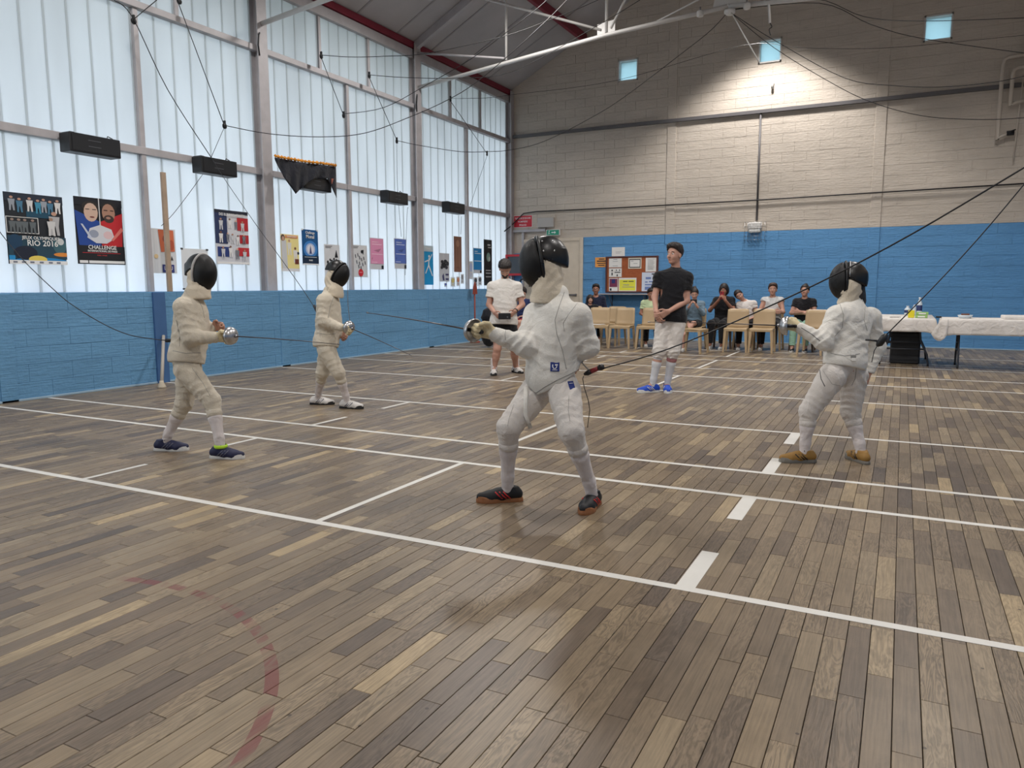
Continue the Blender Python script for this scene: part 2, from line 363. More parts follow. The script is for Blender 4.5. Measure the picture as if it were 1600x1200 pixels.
    # remains of an old red court arc
    fl = N(nt, 'ShaderNodeVectorMath', operation='MULTIPLY'); fl.inputs[1].default_value = (1, 1, 0); L.new(g.outputs['Position'], fl.inputs[0])
    ds = N(nt, 'ShaderNodeVectorMath', operation='DISTANCE'); ds.inputs[1].default_value = (ARC[0], ARC[1], 0); L.new(fl.outputs[0], ds.inputs[0])
    d1 = N(nt, 'ShaderNodeMath', operation='SUBTRACT', i_1=ARC[2]); L.new(ds.outputs['Value'], d1.inputs[0]); d2 = N(nt, 'ShaderNodeMath', operation='ABSOLUTE'); L.new(d1.outputs[0], d2.inputs[0])
    d3 = N(nt, 'ShaderNodeMath', operation='LESS_THAN', i_1=0.022); L.new(d2.outputs[0], d3.inputs[0])
    xx = N(nt, 'ShaderNodeSeparateXYZ'); L.new(g.outputs['Position'], xx.inputs[0]); gx = N(nt, 'ShaderNodeMath', operation="GREATER_THAN", i_1=-2.95); L.new(xx.outputs[0], gx.inputs[0])
    wn = N(nt, 'ShaderNodeMapRange'); wn.inputs[1].default_value = 0.44; wn.inputs[2].default_value = 0.56; wn.inputs[4].default_value = 0.8; L.new(nz.outputs[0], wn.inputs[0])
    t1 = N(nt, 'ShaderNodeMath', operation='MULTIPLY'); L.new(d3.outputs[0], t1.inputs[0]); L.new(gx.outputs[0], t1.inputs[1]); t2 = N(nt, 'ShaderNodeMath', operation='MULTIPLY'); L.new(t1.outputs[0], t2.inputs[0]); L.new(wn.outputs[0], t2.inputs[1])
    mr = N(nt, 'ShaderNodeMix', data_type='RGBA'); mr.inputs[7].default_value = lin((116,60,58)); L.new(t2.outputs[0], mr.inputs[0]); L.new(mk.outputs[2], mr.inputs[6])
    L.new(mr.outputs[2], b.inputs['Base Color'])
    ro = N(nt, 'ShaderNodeMapRange'); ro.inputs[3].default_value = 0.30; ro.inputs[4].default_value = 0.50; L.new(bn.outputs[0], ro.inputs[0]); L.new(ro.outputs[0], b.inputs['Roughness'])
    bp = N(nt, 'ShaderNodeBump', i_Strength=0.12, i_Distance=0.004); L.new(s2.outputs[0], bp.inputs['Height']); L.new(bp.outputs[0], b.inputs['Normal'])
    b.inputs['Specular IOR Level'].default_value = 0.45
    return m
ARC = (-2.622, 0.826, 1.232)
M_wood1 = wood('oak_strip_single', False); M_wood2 = wood('oak_strip_mass', True)
M_under = mat('dark_subfloor', (30,25,22), 0.9)
M_tape = mat('white_line_paint', (222,220,214), 0.5, bump=0.1, bscale=120, var=0.04)
# ================================================================ floor
f = MB().box((XL-0.6, YF, -0.15), (XR+0.2, YB+0.2, -0.016)).build('floor', M_under)
tag(f, 'worn grey brown oak strip floor with white painted fencing lines', kind='structure')
PW = 0.0755; LENS = [0.30, 0.38, 0.45, 0.53, 0.60]
pl = []
k = 0; x = XL
while x < XR:
    y = YF-rnd.random()*0.5
    while y < YB:
        Lk = rnd.choice(LENS); pl.append((x+PW/2, y+Lk/2, Lk)); y += Lk
    x += PW
vis = []; rest = []
for p in pl:
    if p[1] > 0.8:
        qx, qy, qz = proj((p[0], p[1], 0))
        if qz > 0.3 and -20 < qx < 1620 and qy < 1230: vis.append((qz, p)); continue
    rest.append(p)
vis.sort(); near = [v[1] for v in vis[:290]]; rest += [v[1] for v in vis[290:]]
def plank_mb(mb, x, y, Lk, z=0.0):
    a = PW/2-0.0012; c = Lk/2-0.0010; e = 0.0012
    vs = [(x-a, y-c, -0.016), (x+a, y-c, -0.016), (x+a, y+c, -0.016), (x-a, y+c, -0.016), (x-a, y-c, z-e), (x+a, y-c, z-e), (x+a, y+c, z-e), (x-a, y+c, z-e),
          (x-a+e, y-c+e, z), (x+a-e, y-c+e, z), (x+a-e, y+c-e, z), (x-a+e, y+c-e, z)]
    mb.add(vs, [(8,9,10,11), (0,1,5,4), (1,2,6,5), (2,3,7,6), (3,0,4,7), (4,5,9,8), (5,6,10,9), (6,7,11,10), (7,4,8,11)])
PM = {}
for Lk in LENS:
    mb = MB(); plank_mb(mb, 0, 0, Lk); PM[Lk] = mb.mesh('plank', M_wood1)
for (x, y, Lk) in near:
    o = link('plank', PM[Lk], f); o.location = (x, y, rnd.uniform(-0.0006, 0.0004))
V = []; F = []; mb = MB()
for (x, y, Lk) in rest: plank_mb(mb, x, y, Lk, rnd.uniform(-0.0006, 0.0004))
me = mb.mesh('plank', M_wood2)
at = me.attributes.new('rnd', 'FLOAT', 'FACE'); at.data.foreach_set('value', np.repeat([rnd.random() for _ in rest], 9).astype(np.float32))
tag(link('planks_beyond', me, f), kind='stuff')
# ---- white lines (pistes): thin paint strips lying on the planks
LY = [3.005, 4.545, 5.19, 6.745, 8.86, 10.46, 11.545, 12.93, 13.67, 14.94]
zt = 0.0012
def strip(x0, y0, x1, y1):
    MB().box((x0, y0, 0.0004), (x1, y1, zt)).build('line_marking', M_tape, f)
for i, y in enumerate(LY): strip(XL+0.02, y-0.024, XR-0.02, y+0.024)
PST = [(3.005, 4.545), (5.19, 6.745), (8.86, 10.46), (11.545, 12.93), (13.67, 14.94)]
for n, (a, b) in enumerate(PST):
    a += 0.024; b -= 0.024; w_ = b-a
    for xc in (-2.73,): strip(xc-0.02, a, xc+0.02, b)
    for xc in (-4.725,): strip(xc-0.02, a, xc+0.02, a+w_*0.31); strip(xc-0.02, b-w_*0.31, xc+0.02, b)
    if n < 2: strip(-0.78, a, -0.70, a+w_*0.31); strip(-0.78, b-w_*0.31, -0.70, b)
# ================================================================ walls of blocks
def blockwall(name, label, plane, a0, a1, z0, z1, bh, bl, m, face, maxn, inside=None, thick=0.25):
    """plane 'x' or 'y' at coordinate face; blocks run along the other axis"""
    mb = MB(); sgn = 1 if plane == 'x' else -1
    if plane == 'x': mb.box((face-thick, a0, z0), (face-0.012, a1, z1))
    else: mb.box((a0, face+0.012, z0), (a1, face+thick, z1))
    wl = mb.build(name, m); tag(wl, label, kind='structure')
    items = []; z = z1; r = 0
    while z > z0+0.02:
        zb = max(z-bh, z0); a = a0-(bl/2 if r % 2 else 0)
        while a < a1:
            c0, c1 = max(a, a0), min(a+bl, a1)
            if c1-c0 > 0.05 and (inside is None or inside((c0+c1)/2, (zb+z)/2)): items.append((c0, c1, zb, z))
            a += bl
        z -= bh; r += 1
    def key(it):
        c = (face, (it[0]+it[1])/2, (it[2]+it[3])/2) if plane == 'x' else ((it[0]+it[1])/2, face, (it[2]+it[3])/2)
        qx, qy, qz = proj(c)
        return qz if (qz > 0.5 and -40 < qx < 1640 and -40 < qy < 1240) else 1000+abs(qz)
    items.sort(key=key); cache = {}
    big = MB()
    for n, it in enumerate(items):
        w_, h_ = round(it[1]-it[0], 3), round(it[3]-it[2], 3); pr_ = rnd.uniform(-0.0025, 0.0015); g = 0.0008; gz = 0.0013
        if n < maxn:
            if (w_, h_) not in cache:
                q = MB()
                if plane == 'x': q.bevbox((-0.013, -w_/2+g, -h_/2+gz), (0, w_/2-g, h_/2-gz), 0.002)
                else: q.bevbox((-w_/2+g, 0, -h_/2+gz), (w_/2-g, 0.013, h_/2-gz), 0.002)
                cache[(w_, h_)] = q.mesh('block', m)
            o = link('block', cache[(w_, h_)], wl)
            o.location = (face+pr_, (it[0]+it[1])/2, (it[2]+it[3])/2) if plane == 'x' else ((it[0]+it[1])/2, face-pr_, (it[2]+it[3])/2)
        else:
            if plane == 'x': big.bevbox((face-0.013+pr_, it[0]+g, it[2]+gz), (face+pr_, it[1]-g, it[3]-gz), 0.002)
            else: big.bevbox((it[0]+g, face-pr_, it[2]+gz), (it[1]-g, face+0.013-pr_, it[3]-gz), 0.002)
    if big.v: tag(big.build('blocks_beyond', m, wl, fix=False), kind='stuff')
    return wl
WL = blockwall('wall_left', 'low blue painted block wall under the long window band', 'x', YF, YB, 0, ZB, 0.198, 0.5, M_left, XL, 200, thick=0.5)
gw = [(-6.14, -5.66), (-3.01, -2.54), (0.08, 0.57)]; GZ = (5.93, 6.41)
inwin = lambda x, z: any(a-0.03 < x < b+0.03 for a, b in gw) and GZ[0]-0.03 < z < GZ[1]+0.03
# back wall: slab pieces around the three small openings, gable above
mb = MB(); xs = [-9.25]+[v for p in gw for v in p]+[XR+0.2]; y0, y1 = YB+0.012, YB+0.27
mb.box((xs[0], y0, 0), (xs[-1], y1, GZ[0]))
for a, b in ((xs[0], xs[1]), (xs[2], xs[3]), (xs[4], xs[5]), (xs[6], xs[7])): mb.box((a, y0, GZ[0]), (b, y1, GZ[1]))
prof = [(xs[0], GZ[1]), (xs[-1], GZ[1]), (RIDGE, zr(RIDGE)+0.3)]
mb.poly([(xs[0], y0, GZ[1]), (xs[-1], y0, GZ[1]), (XR+0.2, y0, GZ[1]+0.01), (RIDGE, y0, zr(RIDGE)+0.2), (xs[0], y0, GZ[1]+0.01)], y1-y0, (0, 1, 0))
WBk = mb.build('wall_back', M_back, fix=False); tag(WBk, 'tall block end wall, blue paint below and cream above', kind='structure')
items = []
z = 0.0; r = 0
while z < 9.4:
    a = -9.2-(0.25 if r % 2 else 0); zt_ = z+0.2025
    while a < XR:
        c0, c1 = max(a, -9.2), min(a+0.5, XR); a += 0.5
        if c1-c0 < 0.05 or max(zt_, z) > min(zr(c0), zr(c1))-0.02: continue
        if z < 2.6 and c1 > -8.95 and c0 < -6.95: continue      # door recess
        parts = [(c0, c1)]
        if zt_ > GZ[0] and z < GZ[1]:
            for (p, q) in gw:
                nw = []
                for (s0, s1) in parts:
                    if s1 <= p or s0 >= q: nw.append((s0, s1))
                    else:
                        if s0 < p-0.03: nw.append((s0, p))
                        if s1 > q+0.03: nw.append((q, s1))
                parts = nw
        for (s0, s1) in parts:
            if s1-s0 > 0.04: items.append((s0, s1, z, zt_))
    z = zt_; r += 1
items.sort(key=lambda it: (lambda q: q[2] if (-30 < q[0] < 1630 and q[1] > -30) else 1000+q[2])(proj(((it[0]+it[1])/2, YB, (it[2]+it[3])/2))))
big = MB(); cache = {}
for n, it in enumerate(items):
    w_, h_ = round(it[1]-it[0], 2), round(it[3]-it[2], 4); pr_ = rnd.uniform(-0.0025, 0.0015)
    if n < 300:
        if w_ not in cache:
            q = MB(); q.bevbox((-w_/2+0.0007, 0, -h_/2+0.0014), (w_/2-0.0007, 0.013, h_/2-0.0014), 0.0015); cache[w_] = q.mesh('block', M_back)
        o = link('block', cache[w_], WBk); o.location = ((it[0]+it[1])/2, YB-pr_, (it[2]+it[3])/2)
    else: big.bevbox((it[0]+0.0012, YB-pr_, it[2]+0.002), (it[1]-0.0012, YB+0.013-pr_, it[3]-0.002), 0.002)
tag(big.build('blocks_beyond', M_back, WBk, fix=False), kind='stuff')
for xc in (-4.84, -0.58): MB().bevbox((xc-0.1, YB-0.012, 2.2 if xc < -2 else 0.0), (xc+0.1, YB+0.01, zr(xc)-0.05), 0.004).build('pilaster', M_back, WBk)
for i, (a, b) in enumerate(gw):
    wn = empty('window_%d' % (i+1), (a, YB, GZ[0]), 'small square frosted window high in the end wall, %s' % ['left one', 'middle one', 'right one'][i], kind='structure')
    fr = MB(); t = 0.03
    for lo, hi in (((a, YB-0.01, GZ[0]), (a+t, YB+0.2, GZ[1])), ((b-t, YB-0.01, GZ[0]), (b, YB+0.2, GZ[1])), ((a, YB-0.01, GZ[1]-t), (b, YB+0.2, GZ[1])), ((a, YB-0.01, GZ[0]), (b, YB+0.2, GZ[0]+t))): fr.box(lo, hi)
    fr.build('window_frame', M_white, wn)
# frosted panes / polycarbonate sheets: daylight comes through them from the sky outside
def sheet(name, col, tr=0.8, rough=0.5):
    m, nt, b = nodes(name); L = nt.links; out = nt.nodes['Material Output']
    t = N(nt, 'ShaderNodeBsdfTranslucent'); t.inputs[0].default_value = lin(col)
    b.inputs['Base Color'].default_value = lin((205,212,212)); b.inputs['Roughness'].default_value = rough; b.inputs['Specular IOR Level'].default_value = 0.5
    g = N(nt, 'ShaderNodeNewGeometry'); mp = N(nt, 'ShaderNodeMapping'); mp.inputs['Scale'].default_value = (2, 2, 0.5); L.new(g.outputs['Position'], mp.inputs[0])
    nz = N(nt, 'ShaderNodeTexNoise', i_Scale=0.8, i_Detail=3.0); L.new(mp.outputs[0], nz.inputs[0])
    mr = N(nt, 'ShaderNodeMapRange'); mr.inputs[1].default_value = 0.3; mr.inputs[2].default_value = 0.7; mr.inputs[3].default_value = 0.88; mr.inputs[4].default_value = 1.0; L.new(nz.outputs[0], mr.inputs[0])
    sc = N(nt, 'ShaderNodeVectorMath', operation='SCALE'); sc.inputs[0].default_value = lin(col)[:3]; L.new(mr.outputs[0], sc.inputs['Scale']); L.new(sc.outputs[0], t.inputs[0])
    wv = N(nt, 'ShaderNodeTexWave', i_Scale=32.0, bands_direction='Y'); L.new(g.outputs['Position'], wv.inputs[0]); bp = N(nt, 'ShaderNodeBump', i_Strength=0.12, i_Distance=0.003); L.new(wv.outputs[0], bp.inputs['Height']); L.new(bp.outputs[0], b.inputs['Normal'])
    mx = N(nt, 'ShaderNodeMixShader'); mx.inputs[0].default_value = tr; L.new(b.outputs[0], mx.inputs[1]); L.new(t.outputs[0], mx.inputs[2]); L.new(mx.outputs[0], out.inputs[0])
    return m
M_poly = sheet('ribbed_polycarbonate', (236,240,246), 0.82, 0.25)
M_rib = sheet('polycarbonate_seam', (222,226,230), 0.78, 0.5)
M_frost = sheet('frosted_glass', (196,220,228), 0.85, 0.15)
for i, (a, b) in enumerate(gw):
    wn = bpy.data.objects['window_%d' % (i+1)]
    MB().box((a+0.03, YB+0.13, GZ[0]+0.03), (b-0.03, YB+0.14, GZ[1]-0.03)).build('pane', M_frost, wn)
# ================================================================ long left window band
TIERS = [(ZB, 2.975, 2), (3.07, 4.80, 2), (4.885, 5.76, 3)]
COLY = [0.57, 4.77, 8.97, 13.15, 17.30]
nwin = 4; cw = {}
def panesec(y0, y1, z0, z1, lab):
    global nwin
    wn = empty('window_%d' % nwin, (XW, y0, z0), lab, kind='structure'); nwin += 1
    n = max(1, round((y1-y0)/0.2625)); wd = (y1-y0)/n; key = (round(wd, 4), round(z1-z0, 3))
    if key not in cw:
        q = MB(); q.box((-0.006, 0.004, 0), (0.0, wd-0.022, z1-z0), 0)
        q.box((-0.012, wd-0.022, 0), (0.004, wd+0.004, z1-z0), 1)
        cw[key] = q.mesh('pane', [M_poly, M_rib])
    for k in range(n):
        o = link('pane', cw[key], wn); o.location = (0, k*wd, 0)
nm = ['lowest', 'middle', 'top']
for b in range(4):
    ya, yb = COLY[b]+0.10, COLY[b+1]-0.10
    for ti, (z0, z1, ns) in enumerate(TIERS):
        for s_ in range(ns):
            p0 = ya+(yb-ya)*s_/ns+(0.035 if s_ else 0); p1 = ya+(yb-ya)*(s_+1)/ns-(0.035 if s_ < ns-1 else 0)
            panesec(p0, p1, z0, z1, 'ribbed translucent window sheets, %s tier, bay %d from the camera, section %d' % (nm[ti], b+1, s_+1))
# frame: rails, mullions, posts
tn = 1
def trim(label, m, *boxes, bev=0.004):
    global tn
    q = MB()
    for lo, hi in boxes: q.bevbox(lo, hi, bev)
    o = q.build('trim_%d' % tn, m, base=boxes[0][0]); tn += 1
    return tag(o, label, kind='structure')
trim('grey steel rail between the lowest and middle window tiers', M_grey, ((XW-0.05, YF, 2.975), (XW+0.07, YB, 3.07)))
trim('grey steel rail between the middle and top window tiers', M_grey, ((XW-0.05, YF, 4.80), (XW+0.09, YB, 4.885)))
trim('grey steel eaves beam above the top window tier', M_grey, ((XW-0.05, YF, 5.76), (XW+0.08, YB, 5.93)))
trim('blue sill capping the low wall under the windows', M_left, ((XW-0.12, YF, ZB-0.01), (XL-0.002, YB, ZB+0.004)), bev=0.001)
for b in range(4):
    ym = (COLY[b]+COLY[b+1])/2
    trim('grey window mullion in the middle of bay %d, full height' % (b+1), M_grey, ((XW-0.04, ym-0.035, ZB), (XW+0.06, ym+0.035, 4.80)))
    for s_ in (1, 2):
        yy = COLY[b]+0.10+(COLY[b+1]-COLY[b]-0.2)*s_/3
        trim('thin grey mullion %d in the top tier of bay %d' % (s_, b+1), M_grey, ((XW-0.04, yy-0.028, 4.885), (XW+0.04, yy+0.028, 5.76)))
for i, y in enumerate(COLY):
    q = MB(); q.bevbox((XW+0.13, y-0.10, ZB), (XW+0.155, y+0.10, zr(XW)), 0.003); q.bevbox((XW-0.03, y-0.10, ZB), (XW-0.005, y+0.10, zr(XW)), 0.003); q.box((XW-0.005, y-0.012, ZB), (XW+0.13, y+0.012, zr(XW)))
    c = q.build('column', M_grey, base=(XW, y, ZB)); tag(c, 'grey steel H section column between window bays, %s' % ['behind the camera', 'first at the left edge', 'second, left of the draped black banner', 'third, right of the pink and blue posters', 'last, in the far corner'][i], kind='structure')
    if i in (2, 3):
        MB().tube([(XW+0.16, y-0.06, 5.05), (XW+0.2, y-0.12, 5.0), (XW+0.2, y-0.14, 4.85), (XW+0.16, y-0.08, 4.72)], 0.012).build('bracket', M_blk, c)
    MB().bevbox((XW+0.12, y-0.09, 0), (XL+0.012, y+0.09, ZB-0.004), 0.003).build('pilaster', M_left, WL)
MB().bevbox((XL-0.05, 6.62, 0), (XL+0.03, 6.80, ZB-0.002), 0.004).build('pilaster', mat('darker_blue_paint', (62,100,148), 0.6, var=0.05), WL)
q = MB(); q.bevbox((XL, YF, 0), (XL+0.012, YB, 0.025), 0.003); tag(q.build('baseboard_left', mat('pale_blue_paint', (150,178,198), 0.6)), 'thin pale strip along the foot of the left wall', kind='structure')
q = MB(); q.bevbox((-6.95, YB-0.012, 0), (XR, YB, 0.022), 0.003); tag(q.build('baseboard_back', mat('pale_blue_paint', (150,178,198), 0.6)), 'thin pale strip along the foot of the end wall', kind='structure')
# right and front walls, roof, outside
q = MB(); q.box((XR, YF, 0), (XR+0.2, YB+0.2, zr(XR)+0.1)); tag(q.build('wall_right', M_back), 'right side wall outside the view', kind='structure')
q = MB(); q.poly([(XW-0.2, YF, 0), (XR+0.2, YF, 0), (XR+0.2, YF, zr(XR)), (RIDGE, YF, zr(RIDGE)), (XW-0.2, YF, ZE)], -0.2, (0, 1, 0)); tag(q.build('wall_front', M_back), 'wall behind the camera', kind='structure')
q = MB(); ov = 0.15
q.poly([(XW-ov, YF-0.2, ZE-SLOPE*ov), (RIDGE, YF-0.2, zr(RIDGE)), (RIDGE, YB+0.3, zr(RIDGE)), (XW-ov, YB+0.3, ZE-SLOPE*ov)], 0.12, (0, 0, 1))
q.poly([(RIDGE, YF-0.2, zr(RIDGE)), (XR+0.6, YF-0.2, zr(XR+0.6)), (XR+0.6, YB+0.3, zr(XR+0.6)), (RIDGE, YB+0.3, zr(RIDGE))], 0.12, (0, 0, 1))
CE = q.build('ceiling', M_ceil); tag(CE, 'grey sloping panel ceiling of the gabled hall', kind='structure')
q = MB()
for k in range(-2, 15):
    y = YF+0.35+k*1.2+2.0
    for sg, x0, x1 in ((1, XW+0.05, RIDGE), (-1, RIDGE, XR)):
        q.poly([(x0, y-0.02, zr(x0)-0.001), (x1, y-0.02, zr(x1)-0.001), (x1, y+0.02, zr(x1)-0.001), (x0, y+0.02, zr(x0)-0.001)], -0.012, (0, 0, 1))
tag(q.build('panel_batten', mat('batten_grey', (150,148,149), 0.7), CE), kind='stuff')
def slopebar(x0, x1, y, w_, h, m, nm_, par, off=0.0):
    q = MB(); q.poly([(x0, y-w_/2, zr(x0)-off), (x1, y-w_/2, zr(x1)-off), (x1, y+w_/2, zr(x1)-off), (x0, y+w_/2, zr(x0)-off)], -h, (0, 0, 1)); return q.build(nm_, m, par)
for k, xp in enumerate((-8.93, -6.96, -4.9, 0.0, 1.9)):
    z = zr(xp)-0.005
    q = MB(); q.bevbox((xp-0.045, YF, z-(0.12 if k == 0 else 0.19)), (xp+0.045, YB, z), 0.004)
    o = q.build('roof_beam', M_red, base=(xp, YB, z)); tag(o, 'dark red steel roof purlin, %s' % ['lowest one along the eaves', 'second one up ending at the end wall', 'third one up the left slope', 'upper one on the right slope', 'lower one on the right slope'][k], kind='structure')
for i, y in enumerate(COLY[:-1]):
    T = empty('roof_truss', (XW, y, 5.2), 'white tubular tie truss spanning the hall, %s' % ['behind the camera', 'above the camera', 'nearer one at the top left', 'farther one crossing in front of the end wall'][i], 'truss')
    P = lambda x, z: (x, y, z)
    hub = P(-2.76, 5.76); mir = lambda x: 2*RIDGE-x
    for sg in (0, 1):
        X = (lambda x: x) if sg == 0 else mir
        MB().tube([P(X(XW+0.15), 5.20), P(X(-4.9), 5.62), P(X(-2.76), 5.76)], 0.036, 10).build('tie_rod', M_white, T)
        MB().tube([P(X(-8.85), 5.86), P(X(-6.9), 5.50)], 0.022, 8).build('diagonal', M_grey, T)
        MB().tube([P(X(-6.86), 5.46), P(X(-6.86), zr(X(-6.86))-0.02)], 0.024, 8).build('hanger', M_white, T)
        MB().tube([P(X(-4.88), 5.66), P(X(-4.88), zr(X(-4.88))-0.02)], 0.028, 8).build('hanger', M_white, T)
        MB().tube([P(X(-4.98), 5.72), P(X(-6.86), 6.45), P(X(-7.3), 6.62)], 0.024, 8).build('diagonal', M_white, T)
        MB().tube([P(X(-4.80), 5.72), P(X(-3.6), 7.75)], 0.022, 8).build('diagonal', M_white, T)
        MB().tube([P(X(-3.97), 5.71), P(X(-2.0), 6.37)], 0.014, 8).build('diagonal', M_white, T)
        q = MB(); q.poly([P(X(-5.05), 5.60), P(X(-4.72), 5.60), P(X(-4.72), 5.86), P(X(-5.05), 5.82)], 0.012, (0, 1, 0)); q.build('gusset', M_white, T)
        slopebar(X(XW+0.1), X(RIDGE), y, 0.10, 0.16, M_grey, 'rafter', T, 0.01)
    q = MB(); q.poly([P(-3.05, 5.72), P(-2.47, 5.72), P(-2.55, 6.05), P(-2.97, 6.05)], 0.014, (0, 1, 0)); q.lathe([(0.0, 0.02), (0.09, 0.02), (0.09, -0.03), (0.05, -0.06), (0.0, -0.06)], P(-2.76, 5.68), (0, 0, 1), 16); q.build('centre_plate', M_white, T)
q = MB(); q.box((XW-4.2, YF-0.2, ZE-0.14), (XW-0.06, YB+0.3, ZE-0.02)); tag(q.build('sky_shade_slab', mat('dark_shade_slab', (70,72,68), 0.8)), 'unseen dark slab added outside the window band to dim its upper tiers', kind='structure')  # unseen slab, added to keep sky light off the upper window sheets
# outside: dark grass yard
q = MB(); q.box((-60, -30, -0.4), (20, 50, -0.2)); tag(q.build('ground', mat('dark_grass_yard', (84,92,76), 0.9)), 'grass yard outside the windows', kind='structure')
# ================================================================ people
SKIN = mat('skin', (190,146,128), 0.55, spec=0.35, bump=0.04, bscale=80, var=0.05)
SKIN2 = mat('skin_tan', (164,116,96), 0.55, spec=0.35, var=0.05)
HAIRD = mat('dark_hair', (34,26,24), 0.5, bump=0.5, bscale=120)
HAIRB = mat('brown_hair', (66,46,36), 0.5, bump=0.5, bscale=120)
EYEW = mat('eye_white', (225,222,215), 0.25); EYED = mat('eye_iris', (40,28,22), 0.2); LIPS = mat('lips', (158,92,84), 0.5)
def cloth(name, c, b=0.35, s=140, var=0.05, rough=0.85):
    new = (name,) not in _mc; m = mat(name, c, rough, bump=b, bscale=s, var=var, sheen=0.15, spec=0.25)
    if new:
        nt = m.node_tree; p = nt.nodes['Principled BSDF']; old = p.inputs['Normal'].links[0].from_socket
        n = N(nt, 'ShaderNodeTexNoise', i_Scale=8.5, i_Detail=2.5, i_Roughness=0.45, i_Distortion=0.9); g = N(nt, 'ShaderNodeNewGeometry'); nt.links.new(g.outputs['Position'], n.inputs['Vector'])
        q = N(nt, 'ShaderNodeBump', i_Strength=0.6, i_Distance=0.035); nt.links.new(n.outputs[0], q.inputs['Height']); nt.links.new(old, q.inputs['Normal']); nt.links.new(q.outputs[0], p.inputs['Normal'])
    return m
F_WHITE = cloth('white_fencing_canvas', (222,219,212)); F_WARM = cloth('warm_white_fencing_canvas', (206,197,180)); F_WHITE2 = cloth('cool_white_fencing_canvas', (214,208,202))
F_BIB = cloth('cream_bib_cloth', (214,202,182)); F_SOCK = cloth('white_sock', (216,208,206), 0.25, 200); F_GLOVE = cloth('cream_glove_leather', (212,198,162), 0.3, 90)
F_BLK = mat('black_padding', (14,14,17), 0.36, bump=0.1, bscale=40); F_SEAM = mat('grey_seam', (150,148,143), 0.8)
SOLEW = mat('white_sole', (214,214,212), 0.6); SOLEB = mat('black_sole', (28,27,28), 0.6); SOLEG = mat('gum_sole', (150,98,60), 0.6)
_m, _nt, _b = nodes('mask_mesh'); _g = N(_nt, 'ShaderNodeNewGeometry'); _v = N(_nt, 'ShaderNodeTexVoronoi', i_Scale=420.0)
_nt.links.new(_g.outputs['Position'], _v.inputs[0]); _bp = N(_nt, 'ShaderNodeBump', i_Strength=0.5, i_Distance=0.002); _nt.links.new(_v.outputs[0], _bp.inputs['Height']); _nt.links.new(_bp.outputs[0], _b.inputs['Normal'])
_b.inputs['Base Color'].default_value = lin((14,14,16)); _b.inputs['Roughness'].default_value = 0.33; _b.inputs['Metallic'].default_value = 0.3
M_MESH = _m
LABELBLUE = mat('blue_woven_label', (24,46,120), 0.7)
def lerp(a, b, t): return np.array(a)*(1-t)+np.array(b)*t
def frame(fw, up):
    f = nrmz(fw); l = nrmz(np.cross(up, f)); u = np.cross(f, l); return np.stack([f, l, u], 1)     # columns: forward, left, up
def hand(s, wr, d, pn, side, sc=1.0, curl=0.5, inf=0.0, spread=0.12, thumb=0.6):
    """wr wrist, d direction to fingers, pn palm normal (direction the fingers close to), side: direction of the thumb"""
    d = nrmz(d); pn = nrmz(np.array(pn)-d*(np.array(pn)@d)); sd = nrmz(np.cross(d, pn)); sd = sd if sd@np.array(side) > 0 else -sd
    pl_ = 0.085*sc
    for i, o in enumerate((0.030, 0.011, -0.009, -0.028)):
        kn = wr+d*(pl_*(0.98, 1.03, 1.0, 0.92)[i])+sd*o*sc; s.cone(wr+sd*o*0.55*sc, kn, (0.015+inf)*sc, (0.0125+inf)*sc, 0.012)
        p = kn; a = curl*0.7
        for j, Lf in enumerate((0.042, 0.027, 0.021)):
            Lf *= (0.95, 1.06, 1.0, 0.8)[i]*sc; dd = d*math.cos(a)+pn*math.sin(a)+sd*(0.5-i/3)*spread
            q = p+nrmz(dd)*Lf; s.cone(p, q, (0.0092-0.0008*j+inf)*sc, (0.0086-0.0008*j+inf)*sc, 0.003); p = q; a += curl*(1.35, 1.1, 0.8)[j]
    t0 = wr+d*0.02*sc+sd*0.022*sc; t1 = t0+nrmz(d*0.6+sd*0.75+pn*0.3*thumb)*0.042*sc; t2 = t1+nrmz(d*0.85+sd*0.2+pn*0.75*thumb)*0.030*sc; t3 = t2+nrmz(d*0.8-sd*0.25+pn*0.8*thumb)*0.024*sc
    s.cone(t0, t1, (0.016+inf)*sc, (0.0115+inf)*sc, 0.01); s.cone(t1, t2, (0.0112+inf)*sc, (0.010+inf)*sc, 0.003); s.cone(t2, t3, (0.010+inf)*sc, (0.0082+inf)*sc, 0.003)
def torso_prims(s, J, k=1.0, inf=0.0, chest=1.0, belly=1.0, hips=1.0):
    pe, nk, sl, sr = J['pelvis'], J['neck'], J['shL'], J['shR']
    lf = nrmz(sl-sr); up = nrmz(nk-pe); fw = nrmz(np.cross(lf, up)); lf = np.cross(up, fw); R = np.stack([fw, lf, up], 1)
    L = np.linalg.norm(nk-pe)
    s.ell(lerp(pe, nk, 0.66)+fw*0.005, ((0.112*chest+inf)*k, (0.160*chest+inf)*k, 0.34*L+inf), R, 0.05*k)
    s.ell(lerp(pe, nk, 0.36)+fw*0.012*belly, ((0.100*belly+inf)*k, (0.137*belly+inf)*k, 0.30*L+inf), R, 0.06*k)
    hl = nrmz(J['hpL']-J['hpR']); hf = nrmz(np.cross(hl, (0, 0, 1))); RH = np.stack([hf, hl, np.cross(hf, hl)], 1)
    s.ell(pe-hf*0.012, ((0.108*hips+inf)*k, (0.150*hips+inf)*k, (0.105+inf)*k), RH, 0.06*k)
    m = lerp(sl, sr, 0.5)
    for a in (sl, sr): s.cone(lerp(m, a, 0.25)+up*0.005, a, (0.062+inf*0.6)*k, (0.058+inf*0.7)*k, 0.05*k)
    return R
def limb(s, a, b, c, r, k=0.02):
    s.cone(a, b, r[0], r[1], k); s.cone(b, c, r[2] if len(r) > 3 else r[1], r[-1], k)
